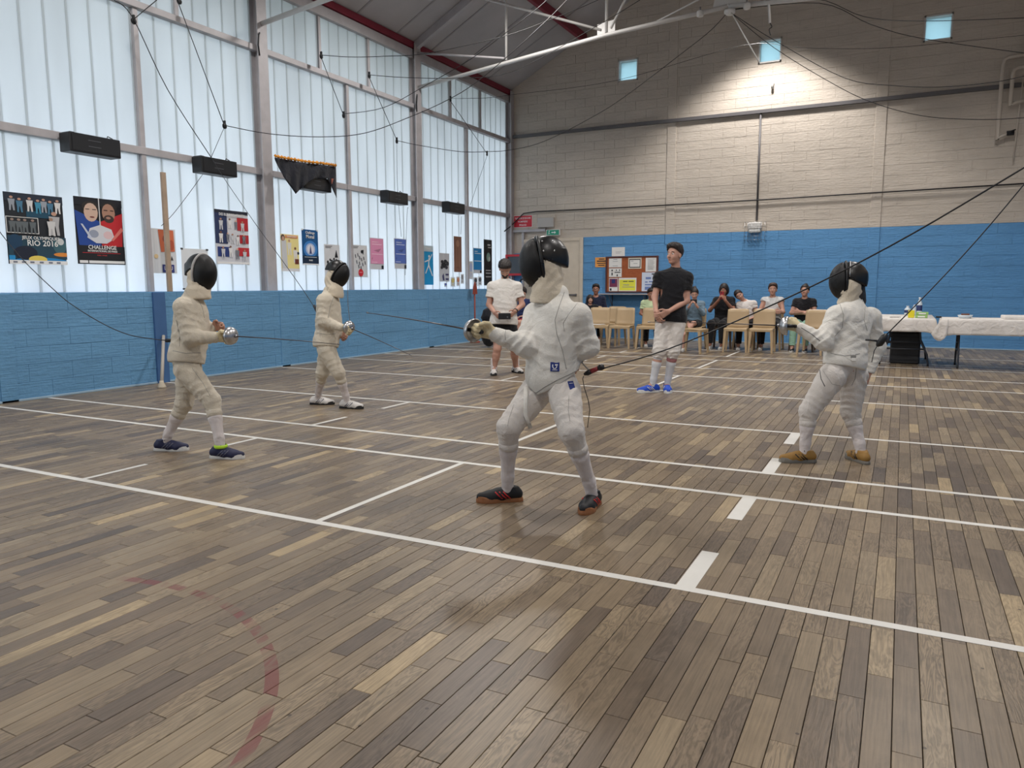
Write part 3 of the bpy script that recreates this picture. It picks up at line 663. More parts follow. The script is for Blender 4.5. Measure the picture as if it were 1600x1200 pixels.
def shoe(par, name, an, toe, sc, m_up, m_sole, accent=None, lace=None, ground=0.0):
    """an ankle centre above ground, toe: horizontal direction"""
    d = nrmz((toe[0], toe[1], 0)); sd = np.array([-d[1], d[0], 0]); g = np.array([an[0], an[1], ground])-d*0.0
    R = np.stack([d, sd, (0, 0, 1)], 1); z = np.array([0, 0, 1.0])
    s = SDF()
    s.cone(g-d*0.052*sc+z*0.042*sc, g+d*0.05*sc+z*0.040*sc, 0.034*sc, 0.037*sc, 0.02)
    s.cone(g+d*0.04*sc+z*0.036*sc, g+d*0.150*sc+z*0.030*sc, 0.040*sc, 0.024*sc, 0.02)
    s.cone(g+d*0.095*sc+z*0.026*sc+sd*0.010*sc, g+d*0.095*sc+z*0.026*sc-sd*0.012*sc, 0.034*sc, 0.034*sc, 0.02)
    s.cone(g-d*0.020*sc+z*0.058*sc, g-d*0.012*sc+z*0.086*sc, 0.036*sc, 0.036*sc, 0.02)
    s.cone(g-d*0.055*sc+z*0.045*sc, g-d*0.052*sc+z*0.082*sc, 0.020*sc, 0.010*sc, 0.015)
    s.cut(g+z*0.012*sc, (0, 0, -1)); s.cut(g+z*0.092*sc, (-0.12*d[0], -0.12*d[1], 1))
    up = s.mesh(name, m_up, 0.0065*sc if sc > 0.8 else 0.008, par)
    q = MB(); prof = []
    for t, w0 in ((-0.088, 0.004), (-0.082, 0.022), (-0.06, 0.032), (-0.02, 0.032), (0.03, 0.034), (0.075, 0.044), (0.11, 0.046), (0.145, 0.036), (0.168, 0.020), (0.175, 0.004)): prof.append((t, w0))
    ring = [g+d*t*sc+sd*w0*sc for t, w0 in prof]+[g+d*t*sc-sd*w0*0.92*sc for t, w0 in prof[::-1]]
    n = len(ring); vs = [p+z*0.001 for p in ring]+[p+z*0.012*sc+nrmz(p-g)*0.001 for p in ring]+[lerp(p, g+d*0.04*sc, 0.03)+z*(0.024*sc+0.012*sc*(abs((p-g)@d) > 0.12*sc)) for p in ring]
    fs = [tuple(range(n))[::-1], tuple(range(2*n, 3*n))]+[(i, (i+1) % n, n+(i+1) % n, n+i) for i in range(n)]+[(n+i, n+(i+1) % n, 2*n+(i+1) % n, 2*n+i) for i in range(n)]
    q.add(vs, fs); q.build('sole', m_sole, up)
    if accent:
        q = MB()
        for sg in (1, -1):
            for t in (0.0, 0.022, 0.044):
                q.tube([g+d*(t-0.012)*sc+sd*sg*0.0395*sc+z*0.026*sc, g+d*(t+0.010)*sc+sd*sg*0.040*sc+z*0.045*sc, g+d*(t+0.028)*sc+sd*sg*0.031*sc+z*0.064*sc], 0.004*sc, 6)
        q.build('stripe', accent, up)
    q = MB()
    for i in range(4):
        c = g+d*(0.020+0.020*i)*sc+z*(0.083-0.0075*i)*sc; q.tube([c-sd*0.024*sc-z*0.010*sc, c, c+sd*0.024*sc-z*0.010*sc], 0.0035*sc, 6)
    c = g+d*0.012*sc+z*0.088*sc
    q.tube([c, c+sd*0.022*sc+z*0.012*sc, c+sd*0.040*sc-z*0.003*sc, c+sd*0.02*sc-z*0.004*sc, c], 0.0026*sc, 6); q.tube([c, c-sd*0.022*sc+z*0.010*sc, c-sd*0.040*sc-z*0.004*sc, c-sd*0.018*sc-z*0.004*sc, c], 0.0026*sc, 6)
    q.build('laces', lace or m_up, up)
    return up
def sock(par, kn, an, m, sc=1.0, ground=0.0):
    s = SDF(); d = nrmz(an-kn); kn = kn+d*0.02*sc
    s.cone(kn, lerp(kn, an, 0.35), 0.050*sc, 0.052*sc, 0.02); s.cone(lerp(kn, an, 0.35), lerp(kn, an, 0.8), 0.052*sc, 0.038*sc, 0.02); s.cone(lerp(kn, an, 0.8), an-np.array([0, 0, 0.035]), 0.038*sc, 0.037*sc, 0.02)
    s.fold(an+np.array([0, 0, 0.03]), 0.06, 0.003, d, 0.022)
    return s.mesh('sock', m, 0.008, par)
def face(s, hc, R, sc=1.0):
    f, l, u = R[:, 0], R[:, 1], R[:, 2]; P = lambda a, b, c: hc+(f*a+l*b+u*c)*sc
    s.ell(P(-0.008, 0, 0.028), (0.094*sc, 0.074*sc, 0.090*sc), R, 0.02); s.ell(P(0.022, 0, -0.035), (0.068*sc, 0.056*sc, 0.078*sc), R, 0.03)
    s.ell(P(0.058, 0, -0.088), (0.026*sc, 0.026*sc, 0.020*sc), R, 0.02)
    s.ell(P(0.048, 0.034, -0.028), (0.034*sc, 0.024*sc, 0.026*sc), R, 0.02); s.ell(P(0.048, -0.034, -0.028), (0.034*sc, 0.024*sc, 0.026*sc), R, 0.02)
    s.cone(P(0.070, -0.030, 0.026), P(0.070, 0.030, 0.026), 0.014*sc, 0.014*sc, 0.015)
    for sg in (1, -1):
        s.ell(P(0.090, 0.030*sg, 0.006), (0.014*sc, 0.017*sc, 0.010*sc), R, 0.012, True)
        s.ell(P(-0.006, 0.077*sg, -0.012), (0.020*sc, 0.009*sc, 0.032*sc), R, 0.006)
    s.cone(P(0.082, 0, 0.012), P(0.108, 0, -0.026), 0.008*sc, 0.013*sc, 0.008)
    s.cone(P(0.096, -0.010, -0.032), P(0.096, 0.010, -0.032), 0.008*sc, 0.008*sc, 0.006)
    s.cone(P(0.080, -0.014, -0.058), P(0.080, 0.014, -0.058), 0.008*sc, 0.008*sc, 0.006)
def face_bits(par, hc, R, sc, brow, glasses=False, beard=None):
    f, l, u = R[:, 0], R[:, 1], R[:, 2]; P = lambda a, b, c: hc+(f*a+l*b+u*c)*sc
    for sg in (1, -1):
        q = MB(); q.ball(P(0.072, 0.030*sg, 0.006), 0.0125*sc, 0, 10); q.ball(P(0.0805, 0.030*sg, 0.005), 0.0062*sc, 1, 8); q.build('eye', [EYEW, EYED], par, fix=False)
        q = MB(); q.tube([P(0.083, 0.012*sg, 0.026), P(0.086, 0.030*sg, 0.032), P(0.072, 0.050*sg, 0.024)], 0.004*sc, 6); q.build('eyebrow', brow, par)
    q = MB(); q.tube([P(0.080, -0.024, -0.058), P(0.0885, 0, -0.056), P(0.080, 0.024, -0.058)], (0.002*sc, 0.0045*sc, 0.002*sc), 6); q.tube([P(0.080, -0.02, -0.062), P(0.087, 0, -0.065), P(0.080, 0.02, -0.062)], (0.002*sc, 0.005*sc, 0.002*sc), 6); q.build('mouth', LIPS, par)
    if glasses:
        q = MB()
        for sg in (1, -1):
            c = P(0.094, 0.033*sg, 0.004); q.tube([c+(l*math.cos(a)*0.024+u*math.sin(a)*0.018)*sc for a in np.linspace(0, 2*math.pi, 13)], 0.0022*sc, 5, cap=False)
            q.tube([P(0.092, 0.056*sg, 0.008), P(0.0, 0.080*sg, 0.004)], 0.002*sc, 5)
        q.tube([P(0.098, -0.01, 0.008), P(0.098, 0.01, 0.008)], 0.002*sc, 5); q.build('glasses', M_blk, par)
    if beard:
        s = SDF(); s.ell(P(0.026, 0, -0.062), (0.070*sc, 0.060*sc, 0.062*sc), R, 0.02); s.ell(P(0.07, 0, -0.105), (0.03*sc, 0.03*sc, 0.025*sc), R, 0.02); s.cut(P(0, 0, -0.040), u*1.0+f*0.05); s.cut(P(0.008, 0, 0), -f); s.ell(P(0.092, 0, -0.058), (0.02*sc, 0.022*sc, 0.012*sc), R, 0.006, True)
        s.mesh('beard', beard, 0.006, par)
def hair(par, hc, R, sc, m, style='short'):
    f, l, u = R[:, 0], R[:, 1], R[:, 2]; P = lambda a, b, c: hc+(f*a+l*b+u*c)*sc; s = SDF()
    s.ell(P(-0.012, 0, 0.040), (0.104*sc, 0.086*sc, 0.096*sc), R, 0.02)
    if style in ('short', 'curly'):
        s.ell(P(0.035, 0, 0.100), (0.052*sc, 0.066*sc, 0.034*sc), R, 0.03)
        s.cut(P(0.035, 0, 0.045), f*0.62-u*0.78); s.cut(P(0, 0, -0.030), -u+f*0.15)
        s.fold(P(0, 0, 0.1), 0.14, 0.004 if style == 'short' else 0.006, l, 0.035); s.fold(P(0.03, 0, 0.08), 0.14, 0.003 if style == 'short' else 0.005, f, 0.04)
    elif style == 'bun':
        s.ell(P(-0.06, 0, 0.125), (0.038*sc, 0.038*sc, 0.034*sc), R, 0.02); s.cut(P(0.045, 0, 0.045), f*0.7-u*0.7); s.cut(P(0, 0, -0.045), -u)
    elif style == 'bob':
        s.ell(P(-0.015, 0, -0.02), (0.095*sc, 0.100*sc, 0.105*sc), R, 0.03); s.ell(P(0.06, 0, -0.03), (0.07*sc, 0.058*sc, 0.085*sc), R, 0.01, True); s.cut(P(0, 0, -0.10), -u)
    elif style == 'long':
        s.cone(P(-0.05, 0, 0.0), P(-0.075, 0, -0.17), 0.080*sc, 0.045*sc, 0.03); s.ell(P(0.06, 0, -0.03), (0.07*sc, 0.060*sc, 0.090*sc), R, 0.01, True); s.cut(P(0.045, 0, 0.045), f*0.75-u*0.65)
    elif style == 'pony':
        s.cut(P(0.045, 0, 0.045), f*0.7-u*0.7); s.cone(P(-0.09, 0, 0.02), P(-0.115, 0, -0.10), 0.035*sc, 0.018*sc, 0.03)
    s.mesh('hair', m, 0.008 if sc > 0.8 else 0.009, par)
def person_body(J, sc, base, label, group=None, h=0.010, armr=1.0, skin=None, handspec=(), legr=1.0, cat='person', bare=False, belly=1.0, chest=1.0, feet=True):
    s = SDF(); torso_prims(s, J, sc, 0.0, chest, belly)
    R = J['headR']; hc = J['head']; f, l, u = R[:, 0], R[:, 1], R[:, 2]
    face(s, hc, R, sc if bare else sc*0.95)
    s.cone(J['neck']-np.array([0, 0, 0.02]), hc-u*0.06*sc-f*0.02*sc, 0.054*sc, 0.050*sc, 0.025)
    for sd in 'LR':
        limb(s, J['sh'+sd], J['el'+sd], J['wr'+sd], (0.046*sc*armr, 0.037*sc*armr, 0.038*sc*armr, 0.025*sc*armr))
        limb(s, J['hp'+sd], J['kn'+sd], J['an'+sd], (0.078*sc*legr, 0.052*sc*legr, 0.048*sc*legr, 0.034*sc*legr), 0.03)
        cm = lerp(J['kn'+sd], J['an'+sd], 0.3); s.cone(cm, lerp(J['kn'+sd], J['an'+sd], 0.45), 0.050*sc*legr, 0.046*sc*legr, 0.03)
        if feet:
            d = nrmz((J['toe'+sd][0], J['toe'+sd][1], 0)); a = J['an'+sd]; s.cone(a, a+d*0.10*sc-np.array([0, 0, max(a[2]-0.045, 0.02)]), 0.032*sc, 0.020*sc, 0.02)
    for (sd, d, pn, th, cu, tm) in handspec: hand(s, J['wr'+sd], d, pn, th, sc*1.05, cu, 0.0, 0.12, tm)
    o = s.mesh('person', skin or SKIN, h, None, base); tag(o, label, cat, group)
    return o
# ---------------------------------------------------------------- fencing mask in head space
def fmask(par, hc, R, style, sc=1.0):
    f, l, u = R[:, 0], R[:, 1], R[:, 2]; P = lambda a, b, c: hc+(f*a+l*b+u*c)*sc
    # front wire mesh dome
    s = SDF(); s.ell(P(0.025, 0, -0.010), (0.122*sc, 0.100*sc, 0.152*sc), R, 0.01); s.cut(P(0.028, 0, 0), -f+0.12*u); m = s.mesh('mask_mesh', M_MESH, 0.008, par)
    # padded rim round the dome
    q = MB(); ring = [P(0.020+0.010*math.sin(a), 0.1005*math.cos(a), -0.010+0.151*math.sin(a)) for a in np.linspace(0, 2*math.pi, 33)]
    q.tube(ring, 0.0105*sc, 8, cap=False, flat=1.0); q.build('mask_rim', style['rim'], m)
    # top and back padding
    s = SDF(); s.ell(P(-0.018, 0, 0.006), (0.126*sc, 0.101*sc, 0.138*sc), R, 0.01); s.cut(P(0.024, 0, 0), f-0.12*u); s.cut(P(0, 0, style.get('pad_low', 0.012)), -u+0.45*f)
    s.boxr(P(-0.10, 0, -0.0), (0.018*sc, 0.050*sc, 0.050*sc), 0.012*sc, R, 0.02)
    pd = s.mesh('mask_padding', style['pad'], 0.008, par)
    if style.get('strips'):
        q = MB()
        for c in (0.0, -0.055):
            q.tube([P(c-0.002+0.006*abs(math.cos(a)), 0.104*math.cos(a)*(1-0.25*abs(c)/0.06*0.5), 0.006+0.141*math.sin(a)*(1-0.10*abs(c)/0.055)) for a in np.linspace(0.10, math.pi-0.10, 15)], 0.0035*sc, 6)
        q.build('silver_edging', M_alu, pd)
    if style.get('rivets'):
        q = MB()
        for (a, b, c) in ((0.006, 0.070, 0.110), (0.006, 0.095, 0.055), (-0.055, 0.062, 0.105), (-0.055, 0.088, 0.05), (0.006, -0.070, 0.110), (-0.055, -0.062, 0.105)): q.ball(P(a, b, c), 0.006*sc, 0, 8)
        q.build('rivets', mat('chrome_rivet', (235,235,235), 0.1, 1.0), pd)
    # cheek panels and throat bib
    s = SDF(); s.ell(P(-0.004, 0, -0.03), (0.098*sc, 0.102*sc, 0.125*sc), R, 0.01)
    ca, cr = P(0, 0, 0.03), 0.150*sc; s.cut(P(0.022, 0, 0), f, cen=ca, rad=cr); s.cut(P(0, 0, style.get('pad_low', 0.012)), u-0.45*f, cen=ca, rad=0.3); s.cut(P(-0.088, 0, 0), -f+0.05*u, cen=ca, rad=cr)
    nb = lerp(J_cur['neck'], hc, 0.15)+nrmz(f*np.array([1, 1, 0]))*style.get('bibf', 0.060)*sc
    s.cone(P(-0.012, 0, -0.100), nb+u*0.01, 0.092*sc, style.get('bibr', 0.084)*sc, 0.03)
    s.cone(nb+u*0.01, nb-np.array([0, 0, 0.035*sc])+f*0.015, style.get('bibr', 0.084)*sc, (style.get('bibr', 0.084)+0.004)*sc, 0.02)
    s.fold(P(0.0, 0.05, -0.12), 0.09, 0.006, u+0.4*f, 0.05); s.fold(P(0.0, -0.05, -0.12), 0.09, 0.006, u+0.4*f, 0.05)
    s.ell(P(0.035, 0, -0.012), (0.118*sc, 0.092*sc, 0.146*sc), R, 0.002, True)
    s.cut(nb-np.array([0, 0, 0.055*sc]), -u*0.9+0.15*f)
    bb = s.mesh('mask_bib', style['bib'], 0.008, par)
    if style.get('studs'):
        q = MB()
        for t in (0.002, -0.018, -0.038): q.ball(P(t, 0.106, 0.002), 0.004*sc, 0, 8); q.ball(P(t, -0.106, 0.002), 0.004*sc, 0, 8)
        q.build('studs', F_BLK, bb)
    if style.get('strap'):
        q = MB(); q.tube([P(-0.02, -0.03, 0.142), P(-0.09, -0.015, 0.115), P(-0.133, 0, 0.05), P(-0.135, 0, -0.02)], 0.013*sc, 8, flat=0.35); q.build('strap', style['strap'], par)
    return m
def epee(gc, d, label, group, length=0.90, tipd=None, up=(0, 0, 1), gr=0.067):
    d = nrmz(d); e = empty('epee', gc, label, 'sword', group)
    g = MB(); pr = [(0.004, 0.034), (0.022, 0.033), (0.042, 0.026), (0.057, 0.014), (gr-0.002, -0.004), (gr, -0.020), (gr-0.003, -0.021), (gr-0.006, -0.004), (0.054, 0.010), (0.04, 0.022), (0.02, 0.029), (0.0, 0.030)]
    g.lathe(pr, gc, d, 28).build('bell_guard', M_alu, e)
    MB().lathe([(0.0, 0.034), (0.012, 0.035), (0.012, 0.046), (0.006, 0.05), (0.0, 0.05)], gc, d, 14).build('blade_collar', M_steel, e)
    q = MB(); q.tube([gc+d*0.028, gc-d*0.03, gc-d*0.065], (0.011, 0.013, 0.011), 8); q.tube([gc-d*0.065, gc-d*0.08], (0.014, 0.010), 8); q.build('grip', M_blk, e)
    a = gc+d*0.045; b = gc+d*(0.045+length); sag = np.array([0, 0, -0.018*length])
    MB().tube([a, lerp(a, b, 0.35)+sag*0.1, lerp(a, b, 0.7)+sag*0.45, b+sag], (0.0062, 0.0048, 0.0036, 0.0028), 6, flat=0.8).build('blade', mat('blade_steel', (88,84,84), 0.35, 0.9), e)
    MB().tube([b+sag-d*0.004, b+sag+d*0.016], 0.0042, 8).build('point', M_steel, e)
    return e
# ---------------------------------------------------------------- the fencers
def joints(D, table):
    J = {}
    for k, v in table.items(): J[k] = U(v[0], v[1], D+v[2])
    return J
WRINK = 1.0
def fencer(J, sc, base, label, fab, breech, shoes, mstyle, armed, gripdir, off_hand, jcut=None, bigfold=1.0, legs_sc=1.0, baggy=1.0):
    global J_cur
    J_cur = J; other = 'L' if armed == 'R' else 'R'
    wr = J['wr'+armed]; hs = [(other,)+off_hand] if off_hand else []
    body = person_body(J, sc, base, label, 'fencers on the strips', 0.011, handspec=hs, legr=0.80, feet=False)
    R = J['headR']
    # jacket
    s = SDF(); RT_ = torso_prims(s, J, sc, 0.018, 1.0, 1.06, 1.0); fw, lf, up = RT_[:, 0], RT_[:, 1], RT_[:, 2]
    s.cone(lerp(J['neck'], J['pelvis'], 0.02), J['neck']+up*0.030, 0.076*sc, 0.062*sc, 0.03)
    hl = nrmz(J['hpL']-J['hpR']); hf = nrmz(np.cross(hl, (0, 0, 1))); RH = np.stack([hf, hl, np.cross(hf, hl)], 1)
    s.ell(J['pelvis']-hf*0.012+up*0.02, (0.134*sc, 0.173*sc, 0.17*sc), RH, 0.05); s.ell(lerp(J['pelvis'], J['neck'], 0.38)+fw*0.01, (0.125*sc, 0.158*sc, 0.16*sc), RT_, 0.05)
    for sd in 'LR':
        limb(s, J['sh'+sd], J['el'+sd], lerp(J['el'+sd], J['wr'+sd], 0.97), (0.074*sc*baggy, 0.062*sc*baggy, 0.060*sc*baggy, 0.043*sc), 0.035)
        ax = nrmz(J['el'+sd]-J['sh'+sd]); bx = nrmz(J['wr'+sd]-J['el'+sd])
        s.fold(lerp(J['sh'+sd], J['el'+sd], 0.75), 0.10, 0.0075*bigfold, ax+0.35*lf, 0.060, 0.4); s.fold(J['el'+sd]+bx*0.05, 0.09, 0.008*bigfold, bx+0.3*up, 0.048, 1.7)
        s.fold(lerp(J['sh'+sd], J['pelvis'], 0.14), 0.10, 0.007*bigfold, ax*0.6+up*0.8, 0.055, 0.9); s.fold(lerp(J['el'+sd], J['wr'+sd], 0.7), 0.08, 0.005*bigfold, bx, 0.040, 2.5)
    mid = lerp(J['pelvis'], J['neck'], 0.30)
    for c, ph in ((mid+lf*0.08, 0.3), (mid-lf*0.08, 1.9), (mid+fw*0.08, 2.8), (mid-fw*0.08, 4.1)): s.fold(c, 0.11, 0.0075*bigfold, up+0.25*lf, 0.066, ph)
    ch = lerp(J['pelvis'], J['neck'], 0.62); s.fold(ch-lf*0.1-fw*0.05, 0.12, 0.005*bigfold, up*0.7+lf*0.7, 0.085, 0.2); s.fold(ch+lf*0.1-fw*0.06, 0.12, 0.005*bigfold, up*0.7-lf*0.7, 0.085, 1.2)
    cuts = jcut(J, fw, lf, up) if jcut else [(J['pelvis']-up*0.035, -up)]
    for c in cuts: s.cut(*c, cen=J['pelvis'], rad=0.34*sc)
    jk = s.mesh('jacket', fab, 0.0065, body)
    # breeches
    s = SDF(); pe = J['pelvis']; hl = nrmz(J['hpL']-J['hpR']); hf = nrmz(np.cross(hl, (0, 0, 1))); RH = np.stack([hf, hl, np.cross(hf, hl)], 1)
    s.ell(pe-hf*0.014+np.array([0, 0, 0.02]), (0.112*sc, 0.150*sc, 0.125*sc), RH, 0.06)
    for sd in 'LR':
        h_, k_, a_ = J['hp'+sd], J['kn'+sd], J['an'+sd]; e = lerp(k_, a_, 0.22)
        s.cone(h_, k_, 0.099*sc*legs_sc, 0.069*sc*legs_sc, 0.045); s.cone(k_, e, 0.069*sc*legs_sc, 0.058*sc*legs_sc, 0.02); s.cone(e, e+nrmz(a_-k_)*0.012, 0.056*sc*legs_sc, 0.054*sc*legs_sc, 0.004)
        tx = nrmz(k_-h_); bx = nrmz(a_-k_)
        s.fold(k_-tx*0.07, 0.11, 0.0055*bigfold, tx+0.4*hl, 0.050, 0.7); s.fold(k_+bx*0.03, 0.075, 0.006*bigfold, bx+0.25*hl, 0.036, 1.3); s.fold(lerp(h_, k_, 0.35), 0.13, 0.008*bigfold, tx+1.3*hl, 0.085, 2.2); s.fold(h_+tx*0.03, 0.12, 0.008*bigfold, tx*0.8+hl*0.7, 0.06, 3.0)
    br = s.mesh('breeches', breech, 0.0065, body)
    for sd in 'LR':
        e = lerp(J['kn'+sd], J['an'+sd], 0.22); bx = nrmz(J['an'+sd]-J['kn'+sd]); c = e+bx*0.02
        MB().lathe([(0.054*sc*legs_sc, -0.026), (0.0605*sc*legs_sc, -0.022), (0.0615*sc*legs_sc, 0.0), (0.060*sc*legs_sc, 0.022), (0.052*sc*legs_sc, 0.026)], c, bx, 20).build('cuff', breech, br)
        sock(body, J['kn'+sd], J['an'+sd], shoes.get('sock', F_SOCK), sc*legs_sc)
        shoe(body, 'shoe', J['an'+sd], J['toe'+sd], sc*shoes.get('size', 1.06), shoes['up'], shoes['sole'], shoes.get('accent'), shoes.get('lace'))
    # glove and cuff on the armed hand
    s = SDF(); d = nrmz(gripdir); arm = nrmz(J['wr'+armed]-J['el'+armed]); pn = J.get('palm', np.array([0, 0, -1.0])); th = J.get('thumb', np.array([0, 0, 1.0]))
    hand(s, wr, nrmz(arm*0.7+d*0.5), pn, th, sc*1.08, 1.15, 0.0028, 0.05, 1.0)
    s.cone(wr+arm*0.01, wr-arm*0.09*sc, 0.032*sc, 0.050*sc, 0.012); s.fold(wr-arm*0.03, 0.05, 0.003, arm, 0.02)
    s.mesh('glove', F_GLOVE, 0.0055, body)
    fmask(body, J['head'], R, mstyle, sc*mstyle.get('size', 1.0))
    return body, jk, br, (fw, lf, up)
rgt = nrmz((RT[0], RT[1], 0)); dep = nrmz((FW[0], FW[1], 0)); zz = np.array([0, 0, 1.0])
def dirv(a, b, c=0.0): return nrmz(rgt*a+dep*b+zz*c)   # a: to the right of the photo, b: away, c: up
def ground_fix(J, ankle_h=0.085):
    for sd in 'LR': J['an'+sd] = np.array([J['an'+sd][0], J['an'+sd][1], max(J['an'+sd][2], ankle_h)])
def ank(px, py, h=0.085): # ankle above the floor point seen at (px,py)
    p = FL(px, py); return np.array([p[0], p[1], h])
# --- fencer 1: nearest, in the middle
J = joints(4.30, dict(head=(850, 408, 0), neck=(872, 468, 0.01), pelvis=(860, 588, 0.0), shR=(838, 492, 0.12), shL=(903, 494, -0.13), elR=(821, 540, -0.06), wrR=(772, 522, -0.08),
    elL=(919, 541, -0.08), wrL=(884, 566, 0.12), hpR=(838, 612, 0.10), hpL=(882, 612, -0.06), knR=(795, 668, -0.06), knL=(893, 674, -0.22)))
J['anR'] = ank(793, 783); J['anL'] = ank(926, 792); J['toeR'] = dirv(-1, -0.12); J['toeL'] = dirv(-0.42, -0.9)
J['headR'] = frame(dirv(-0.97, -0.05, -0.10), zz+0.10*rgt); J['palm'] = dirv(-0.1, -0.9, -0.3); J['thumb'] = zz
def cut1(J, fw, lf, up):
    tip = U(838, 618, 4.30); side = U(905, 580, 4.15)
    ed = nrmz(side-tip); n1 = nrmz(np.cross(ed, dep)); n1 = n1 if n1[2] < 0 else -n1
    t2 = U(812, 604, 4.3); e2 = nrmz(tip-t2); n2 = nrmz(np.cross(e2, dep)); n2 = n2 if n2[2] < 0 else -n2
    return [(tip, n1), (tip, n2)]
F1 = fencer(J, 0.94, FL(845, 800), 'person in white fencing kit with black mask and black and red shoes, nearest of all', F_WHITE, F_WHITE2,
    dict(up=mat('black_shoe', (20,20,24), 0.6), sole=SOLEG, accent=mat('red_accent', (200,40,40), 0.5), lace=M_blk, size=1.12),
    dict(rim=F_BLK, pad=F_BLK, bib=F_BIB, rivets=True, studs=True, strap=cloth('white_strap', (222,220,214)), pad_low=0.004, size=1.05, bibf=0.050, bibr=0.082), 'R', dirv(-1, 0.1, 0.2), (dirv(0.3, 0.3, -0.4), dirv(0, 1), dirv(0, 0, 1), 0.7, 0.6), cut1)
F1J = J
# --- fencer 2: far left
J = joints(5.66, dict(head=(314, 424, 0), neck=(300, 464, 0.02), pelvis=(294, 560, 0.0), shR=(287, 480, -0.15), shL=(305, 481, 0.15), elR=(299, 527, -0.16), wrR=(338, 527, -0.14),
    elL=(312, 520, 0.18), wrL=(332, 512, 0.10), hpR=(292, 578, -0.06), hpL=(296, 578, 0.08), knR=(331, 626, -0.06), knL=(288, 630, 0.10)))
J['anR'] = ank(346, 716); J['anL'] = ank(259, 704); J['toeR'] = dirv(1, -0.12); J['toeL'] = dirv(1, 0.0)
J['headR'] = frame(dirv(0.86, -0.5, -0.05), zz); J['palm'] = dirv(0.1, -0.9, -0.3); J['thumb'] = zz
F2 = fencer(J, 0.92, FL(305, 715), 'person in cream fencing kit at left with navy shoes and grey rimmed black mask', F_WARM, F_WARM,
    dict(up=mat('navy_shoe', (26,30,66), 0.6), sole=SOLEW, lace=M_blk, accent=mat('grey_accent', (90,92,110), 0.5), size=1.12),
    dict(rim=cloth('light_grey_rim', (188,186,184)), pad=F_BLK, bib=F_BIB, pad_low=0.015), 'R', dirv(1, 0, -0.05), (dirv(0.8, -0.2, 0.1), dirv(0, -1, -0.3), zz, 0.8, 0.6), None, 0.8, 0.98)
q = MB(); a_ = J['anR']; q.lathe([(0.044, 0.0), (0.048, 0.006), (0.048, 0.018), (0.042, 0.024)], a_+np.array([0, 0, -0.006]), zz, 18); q.build('shoe_collar', mat('neon_green', (190,235,60), 0.6), F2[0])
F2J = J
# --- fencer 3: behind, left of centre, looking down
J = joints(7.75, dict(head=(527, 427, 0), neck=(514, 459, 0.02), pelvis=(511, 537, 0.0), shR=(506, 470, -0.14), shL=(519, 470, 0.14), elR=(506, 502, -0.17), wrR=(534, 512, -0.20),
    elL=(523, 505, 0.16), wrL=(532, 522, 0.05), hpR=(511, 549, -0.07), hpL=(512, 549, 0.08), knR=(529, 582, -0.07), knL=(504, 582, 0.08)))
J['anR'] = ank(543, 638); J['anL'] = ank(497, 632); J['toeR'] = dirv(1, -0.25); J['toeL'] = dirv(1, -0.05)
J['headR'] = frame(dirv(0.86, -0.35, -0.50), zz+0.4*dirv(0.9, -0.3)); J['palm'] = dirv(0.1, -0.9, -0.3); J['thumb'] = zz
F3 = fencer(J, 0.92, FL(520, 640), 'person in pale fencing kit and white trainers, masked head bent down', F_WARM, F_WARM,
    dict(up=mat('white_shoe', (214,210,206), 0.6), sole=SOLEB, lace=M_white, accent=mat('grey_accent', (90,92,110), 0.5), size=1.12),
    dict(rim=F_BLK, pad=F_BLK, bib=F_BIB, pad_low=0.03, studs=True), 'R', dirv(0.9, -0.1, -0.35), (dirv(0.6, -0.4, -0.4), dirv(0, -1), zz, 1.0, 0.6), None, 0.85, 0.98)
F3J = J
# --- fencer 4: right, seen from behind, left-handed
J = joints(5.32, dict(head=(1326, 437, 0), neck=(1334, 474, 0.0), pelvis=(1318, 566, 0.0), shL=(1307, 494, -0.06), shR=(1360, 496, 0.08), elL=(1287, 534, -0.10), wrL=(1249, 512, -0.06),
    elR=(1370, 542, 0.12), wrR=(1357, 582, 0.10), hpL=(1300, 588, -0.05), hpR=(1334, 586, 0.05), knL=(1264, 642, 0.02), knR=(1329, 643, 0.10)))
J['anL'] = ank(1256, 722); J['anR'] = ank(1345, 722); J['toeL'] = dirv(-1, 0.05); J['toeR'] = dirv(-0.12, 1)
J['headR'] = frame(dirv(-0.93, 0.30, 0.02), zz+0.05*rgt); J['palm'] = dirv(0.1, 0.9, -0.3); J['thumb'] = zz
F4 = fencer(J, 0.90, FL(1300, 728), 'person in white fencing kit seen from behind at right, tan shoes, dark hair under mask', F_WHITE, F_WHITE2,
    dict(up=mat('tan_shoe', (150,112,52), 0.65), sole=mat('grey_sole', (120,116,108), 0.6), lace=M_blk, accent=M_blk, size=1.12),
    dict(rim=F_BLK, pad=F_BLK, bib=F_BIB, strips=True, strap=cloth('white_strap', (222,220,214)), pad_low=0.004, studs=True, size=0.98, bibf=0.022, bibr=0.074), 'L', dirv(-1, 0.1, 0.0), (dirv(-0.2, 0.1, -1), dirv(-1, 0), dirv(0, 1), 0.5, 0.5), None, 1.0, 1.04)
s = SDF(); s.cone(J['head']-zz*0.03+dirv(1, 0)*0.055, J['head']-zz*0.15+dirv(1, 0)*0.075, 0.055, 0.052, 0.02); s.cone(J['head']-zz*0.12+dirv(0.6, -0.3)*0.05, J['head']-zz*0.14+dirv(1, 0.3)*0.08, 0.05, 0.05, 0.02); s.fold(J['head']-zz*0.12+dirv(1, 0)*0.06, 0.1, 0.005, rgt, 0.03)
s.mesh('hair', HAIRD, 0.007, F4[0])
F4J = J
